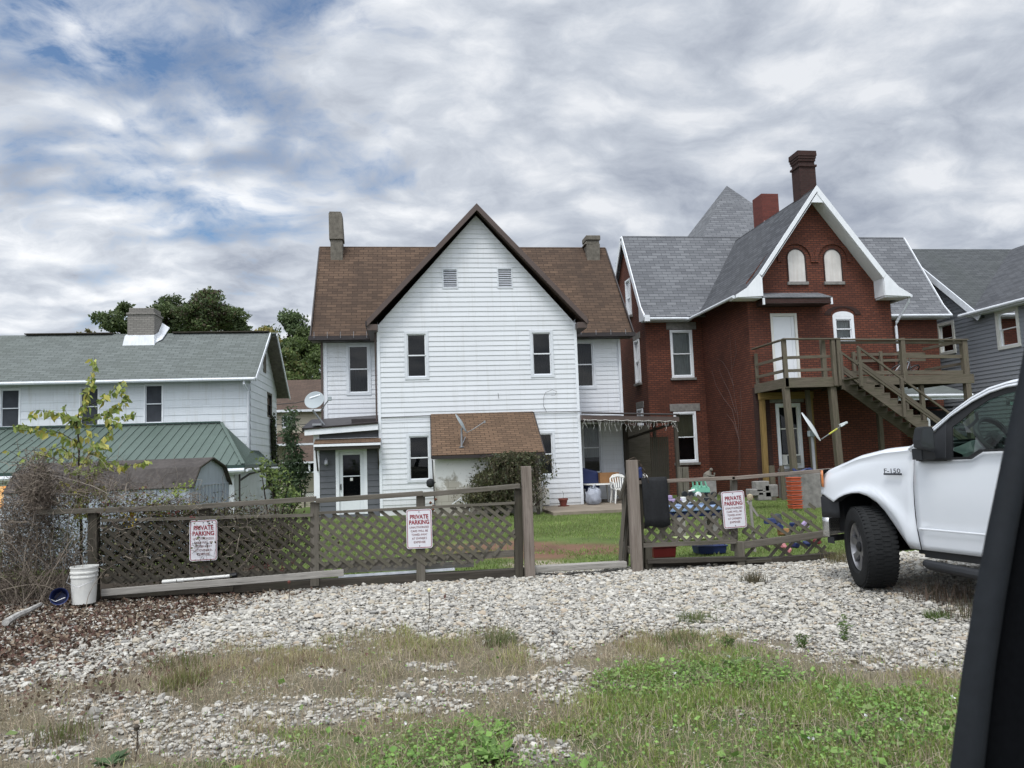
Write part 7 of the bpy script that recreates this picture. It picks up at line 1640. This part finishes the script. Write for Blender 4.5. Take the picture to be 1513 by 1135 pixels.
weed('upright leafy green weed in the gravel below the truck wheel',1249,938,.20,.10,110,[(.10,.17,.045),(.14,.2,.06)],'leafy',.035)
weed('bushy weed at the edge of the gravel left of the upright one',1184,952,.13,.14,170,GW,'leafy',.03)
weed('dark bushy weed at the gravel edge below the right fence',1076,948,.10,.13,150,GW,'leafy',.03)
weed('grassy clump with broad leaves at the gravel edge under the right fence',1006,945,.14,.22,200,[(.10,.15,.04),(.2,.17,.09)])
weed('broad leaved rosette in the lower middle of the grass',733,1108,.1,.17,34,[(.11,.2,.045),(.13,.23,.05)],'rosette')
weed('second smaller rosette above left of the large one',708,1085,.1,.11,16,[(.15,.22,.07)],'rosette')
weed('small rosette in bare dirt near the lower left',163,1115,.1,.12,26,[(.09,.15,.06),(.07,.12,.05)],'rosette')
weed('pale leaved rosette below the truck side of the gravel',1085,975,.1,.13,24,[(.13,.2,.07)],'rosette')
weed('dry reddish grass clump at the left of the gravel edge',262,975,.13,.26,240,[(.20,.155,.10),(.12,.15,.04)])
weed('tall yellow green grass clump on the gravel edge left of centre',275,1000,.16,.20,300,[(.2,.21,.07),(.15,.17,.06),(.22,.16,.1)])
weed('fine green grass clump in the middle of the gravel edge',740,945,.15,.16,280,[(.13,.16,.06),(.18,.18,.09)])
weed('green and brown clump on the stones at far left',95,1075,.13,.20,260,[(.14,.18,.05),(.2,.16,.11)])
weed('feathery dry clump under the front bumper of the truck',1238,826,.22,.26,320,[(.25,.2,.12),(.14,.14,.06)])
weed('tangled dead weeds under the step bar of the truck',1395,880,.22,.42,420,[(.12,.085,.06),(.07,.06,.035),(.17,.12,.09)])
weed('second knot of dead weeds further back under the truck',1440,905,.18,.35,300,[(.08,.085,.035),(.12,.085,.06)])
weed('green sprigs in front of the dead weeds by the truck',1385,905,.09,.13,260,[(.10,.15,.04)])
def stalk(px,y0,y1,label,flower):
    p=atZ(px,y0,0); q=atY(px+2,y1,p.y); m=MB(); m.tube([p,p.lerp(q,.5)+Vector((.01,0,0)),q],.003,4)
    for k in range(5): a=p.lerp(q,.2+.15*k); m.tube([a,a+Vector((random.uniform(-.05,.05),random.uniform(-.03,.03),.04))],.002,3)
    t=thing('weed_stalk',label,'weed',p); m.build('stem',M['bark'],t); m=MB(); m.lathe([(0,.018),(.016,.005),(.012,-.012),(0,-.015)],q,8); m.build('flower',m_plain('flower_'+label[:5],flower,.8),t)
stalk(632,940,872,'lone tall stalk with a cream flower in the gravel below the middle sign',(.6,.55,.3,1)); stalk(425,905,860,'rusty dead stalk in the gravel below the long grey plank',(.13,.04,.03,1)); stalk(200,1125,1075,'thin dark stalk standing in the lower left dirt',(.05,.04,.03,1))
# overhead wires far behind
m=MB()
for (a,b) in (((405,598),(470,588)),((405,627),(462,626))):
    A,B_=atY(*a,40),atY(*b,40); m.tube([A,(A+B_)/2+Vector((0,0,-.08)),B_],.018,4)
tag(m.build('overhead_wire',M['black'],None),'thin dark wires crossing in front of the distant tan house','wire')
# ================================================================ SKY, SUN, CAMERA
SUN_AZ=math.radians(205); SUN_EL=math.radians(62)   # clockwise from +Y
sd=Vector((math.sin(SUN_AZ)*math.cos(SUN_EL),math.cos(SUN_AZ)*math.cos(SUN_EL),math.sin(SUN_EL)))
def world():
    w=bpy.data.worlds.new('World'); SC.world=w; w.use_nodes=True; t=w.node_tree; t.nodes.clear(); t_=NT.__new__(NT); t_.t=t; t_.m=None
    out=t.nodes.new('ShaderNodeOutputWorld'); bg=t.nodes.new('ShaderNodeBackground'); t.links.new(bg.outputs[0],out.inputs[0])
    sky=t.nodes.new('ShaderNodeTexSky'); sky.sky_type='NISHITA'; sky.sun_disc=False; sky.sun_elevation=SUN_EL; sky.sun_rotation=SUN_AZ; sky.air_density=1.2; sky.dust_density=.2; sky.ozone_density=5.0
    tc=t.nodes.new('ShaderNodeTexCoord'); sx=t.nodes.new('ShaderNodeSeparateXYZ'); t.links.new(tc.outputs['Generated'],sx.inputs[0])
    X,Y,Z=sx.outputs; zc=t_.math('ADD',t_.math('MAXIMUM',Z,0.0),.26)
    u=t_.math('DIVIDE',X,zc); v=t_.math('DIVIDE',Y,zc); cb=t.nodes.new('ShaderNodeCombineXYZ'); t.links.new(u,cb.inputs[0]); t.links.new(v,cb.inputs[1]); P=cb.outputs[0]
    def mp(vec,loc,sc,rot=0):
        m=t.nodes.new('ShaderNodeMapping'); t.links.new(vec,m.inputs[0]); m.inputs[1].default_value=loc; m.inputs[2].default_value=(0,0,rot); m.inputs[3].default_value=sc; return m.outputs[0]
    wn=t.nodes.new('ShaderNodeTexNoise'); t.links.new(mp(P,(3,4,0),(2.5,2.5,1)),wn.inputs['Vector']); wn.inputs['Scale'].default_value=1; wn.inputs['Detail'].default_value=4
    wv=t.nodes.new('ShaderNodeVectorMath'); wv.operation='SCALE'; t.links.new(wn.outputs[1],wv.inputs[0]); wv.inputs['Scale'].default_value=.26
    PW=t.nodes.new('ShaderNodeVectorMath'); PW.operation='ADD'; t.links.new(P,PW.inputs[0]); t.links.new(wv.outputs[0],PW.inputs[1]); PW=PW.outputs[0]
    def vor(sc,loc,rot):
        o=t.nodes.new('ShaderNodeTexVoronoi'); o.feature='SMOOTH_F1'; o.inputs['Smoothness'].default_value=.8; o.inputs['Scale'].default_value=1; t.links.new(mp(PW,loc,sc,rot),o.inputs['Vector']); return t_.math('SUBTRACT',1.0,o.outputs['Distance'])
    puff=t_.math('ADD',t_.math('MULTIPLY',vor((5.2,6.8,1),(0,0,0),.3),.66),t_.math('MULTIPLY',vor((11.5,15,1),(2,5,0),.2),.34))
    big=t_.noise(mp(P,(2.3,.7,0),(.8,.8,1)),1.0,4,.5,.2)
    fine=t_.noise(mp(PW,(1.1,8.2,0),(20,24,1),.25),1.0,6,.66,.1)
    mid=t_.noise(mp(PW,(5.1,3.2,0),(2.6,3.2,1),.25),1.0,6,.58,.1)
    d0=ray(215,60).normalized(); dot=t.nodes.new('ShaderNodeVectorMath'); dot.operation='DOT_PRODUCT'; t.links.new(tc.outputs['Generated'],dot.inputs[0]); dot.inputs[1].default_value=d0
    hole=t_.ramp(dot.outputs['Value'],.935,.995)
    d1=ray(30,500).normalized(); dot1=t.nodes.new('ShaderNodeVectorMath'); dot1.operation='DOT_PRODUCT'; t.links.new(tc.outputs['Generated'],dot1.inputs[0]); dot1.inputs[1].default_value=d1
    hole1=t_.ramp(dot1.outputs['Value'],.988,1.0)
    dens=t_.math('ADD',t_.math('MULTIPLY',mid,.55),t_.math('ADD',t_.math('MULTIPLY',fine,.2),t_.math('MULTIPLY',puff,.25)))
    dens=t_.math('SUBTRACT',t_.math('ADD',dens,.21),t_.math('ADD',t_.math('MULTIPLY',hole,.27),t_.math('MULTIPLY',hole1,.05)))
    cov=t_.ramp(dens,.41,.55)
    # thin parts of the deck are bright, thick parts grey
    th=t_.math('ADD',t_.math('MULTIPLY',puff,-.95),t_.math('ADD',t_.math('MULTIPLY',big,.22),t_.math('ADD',t_.math('MULTIPLY',fine,.38),t_.math('MULTIPLY',mid,.60))))
    th=t_.math('ADD',th,.19)
    col=t_.ramp(th,.02,.60,S(242,244,247),S(152,160,175))
    r=col.node.color_ramp; e=r.elements.new(.27); e.color=S(203,209,218)
    d2=ray(1150,250).normalized(); dot2=t.nodes.new('ShaderNodeVectorMath'); dot2.operation='DOT_PRODUCT'; t.links.new(tc.outputs['Generated'],dot2.inputs[0]); dot2.inputs[1].default_value=d2
    col=t_.mix(t_.math('MULTIPLY',t_.ramp(dot2.outputs['Value'],.80,.99),.28),col,S(140,149,165))
    # the cloud deck is brighter around the hidden sun, which is behind the camera
    ds=t.nodes.new('ShaderNodeVectorMath'); ds.operation='DOT_PRODUCT'; t.links.new(tc.outputs['Generated'],ds.inputs[0]); ds.inputs[1].default_value=sd
    glow=t_.math('ADD',1.0,t_.math('MULTIPLY',t_.ramp(ds.outputs['Value'],.4,1.0),2.0))
    cs=t.nodes.new('ShaderNodeVectorMath'); cs.operation='SCALE'; t.links.new(col,cs.inputs[0]); t.links.new(glow,cs.inputs['Scale'])
    sk=t.nodes.new('ShaderNodeVectorMath'); sk.operation='SCALE'; t.links.new(sky.outputs[0],sk.inputs[0]); sk.inputs['Scale'].default_value=.105
    fin=t_.mix(cov,sk.outputs[0],cs.outputs[0]); t.links.new(fin,bg.inputs[0]); bg.inputs[1].default_value=1.0
    w.cycles.sampling_method='MANUAL'; w.cycles.sample_map_resolution=512
world()
sl=bpy.data.lights.new('sun','SUN'); sl.energy=1.7; sl.angle=math.radians(14); sl.color=(1,.97,.92); so=bpy.data.objects.new('sun',sl); COL.objects.link(so); so.rotation_euler=(-sd).to_track_quat('-Z','Y').to_euler()
cam=bpy.data.cameras.new('camera'); cam.lens=36*CF/1513; cam.sensor_width=36; cam.sensor_fit='HORIZONTAL'; cam.dof.use_dof=True; cam.dof.focus_distance=14; cam.dof.aperture_fstop=10; cam.clip_start=.05; cam.clip_end=2000
co=bpy.data.objects.new('camera',cam); COL.objects.link(co); co.matrix_world=Matrix.Translation(CC)@CM.to_4x4(); SC.camera=co
SC.render.engine='CYCLES'; SC.render.resolution_x=1024; SC.render.resolution_y=768
SC.view_settings.view_transform='Standard'; SC.view_settings.look='None'; SC.view_settings.gamma=1; SC.view_settings.exposure=.2
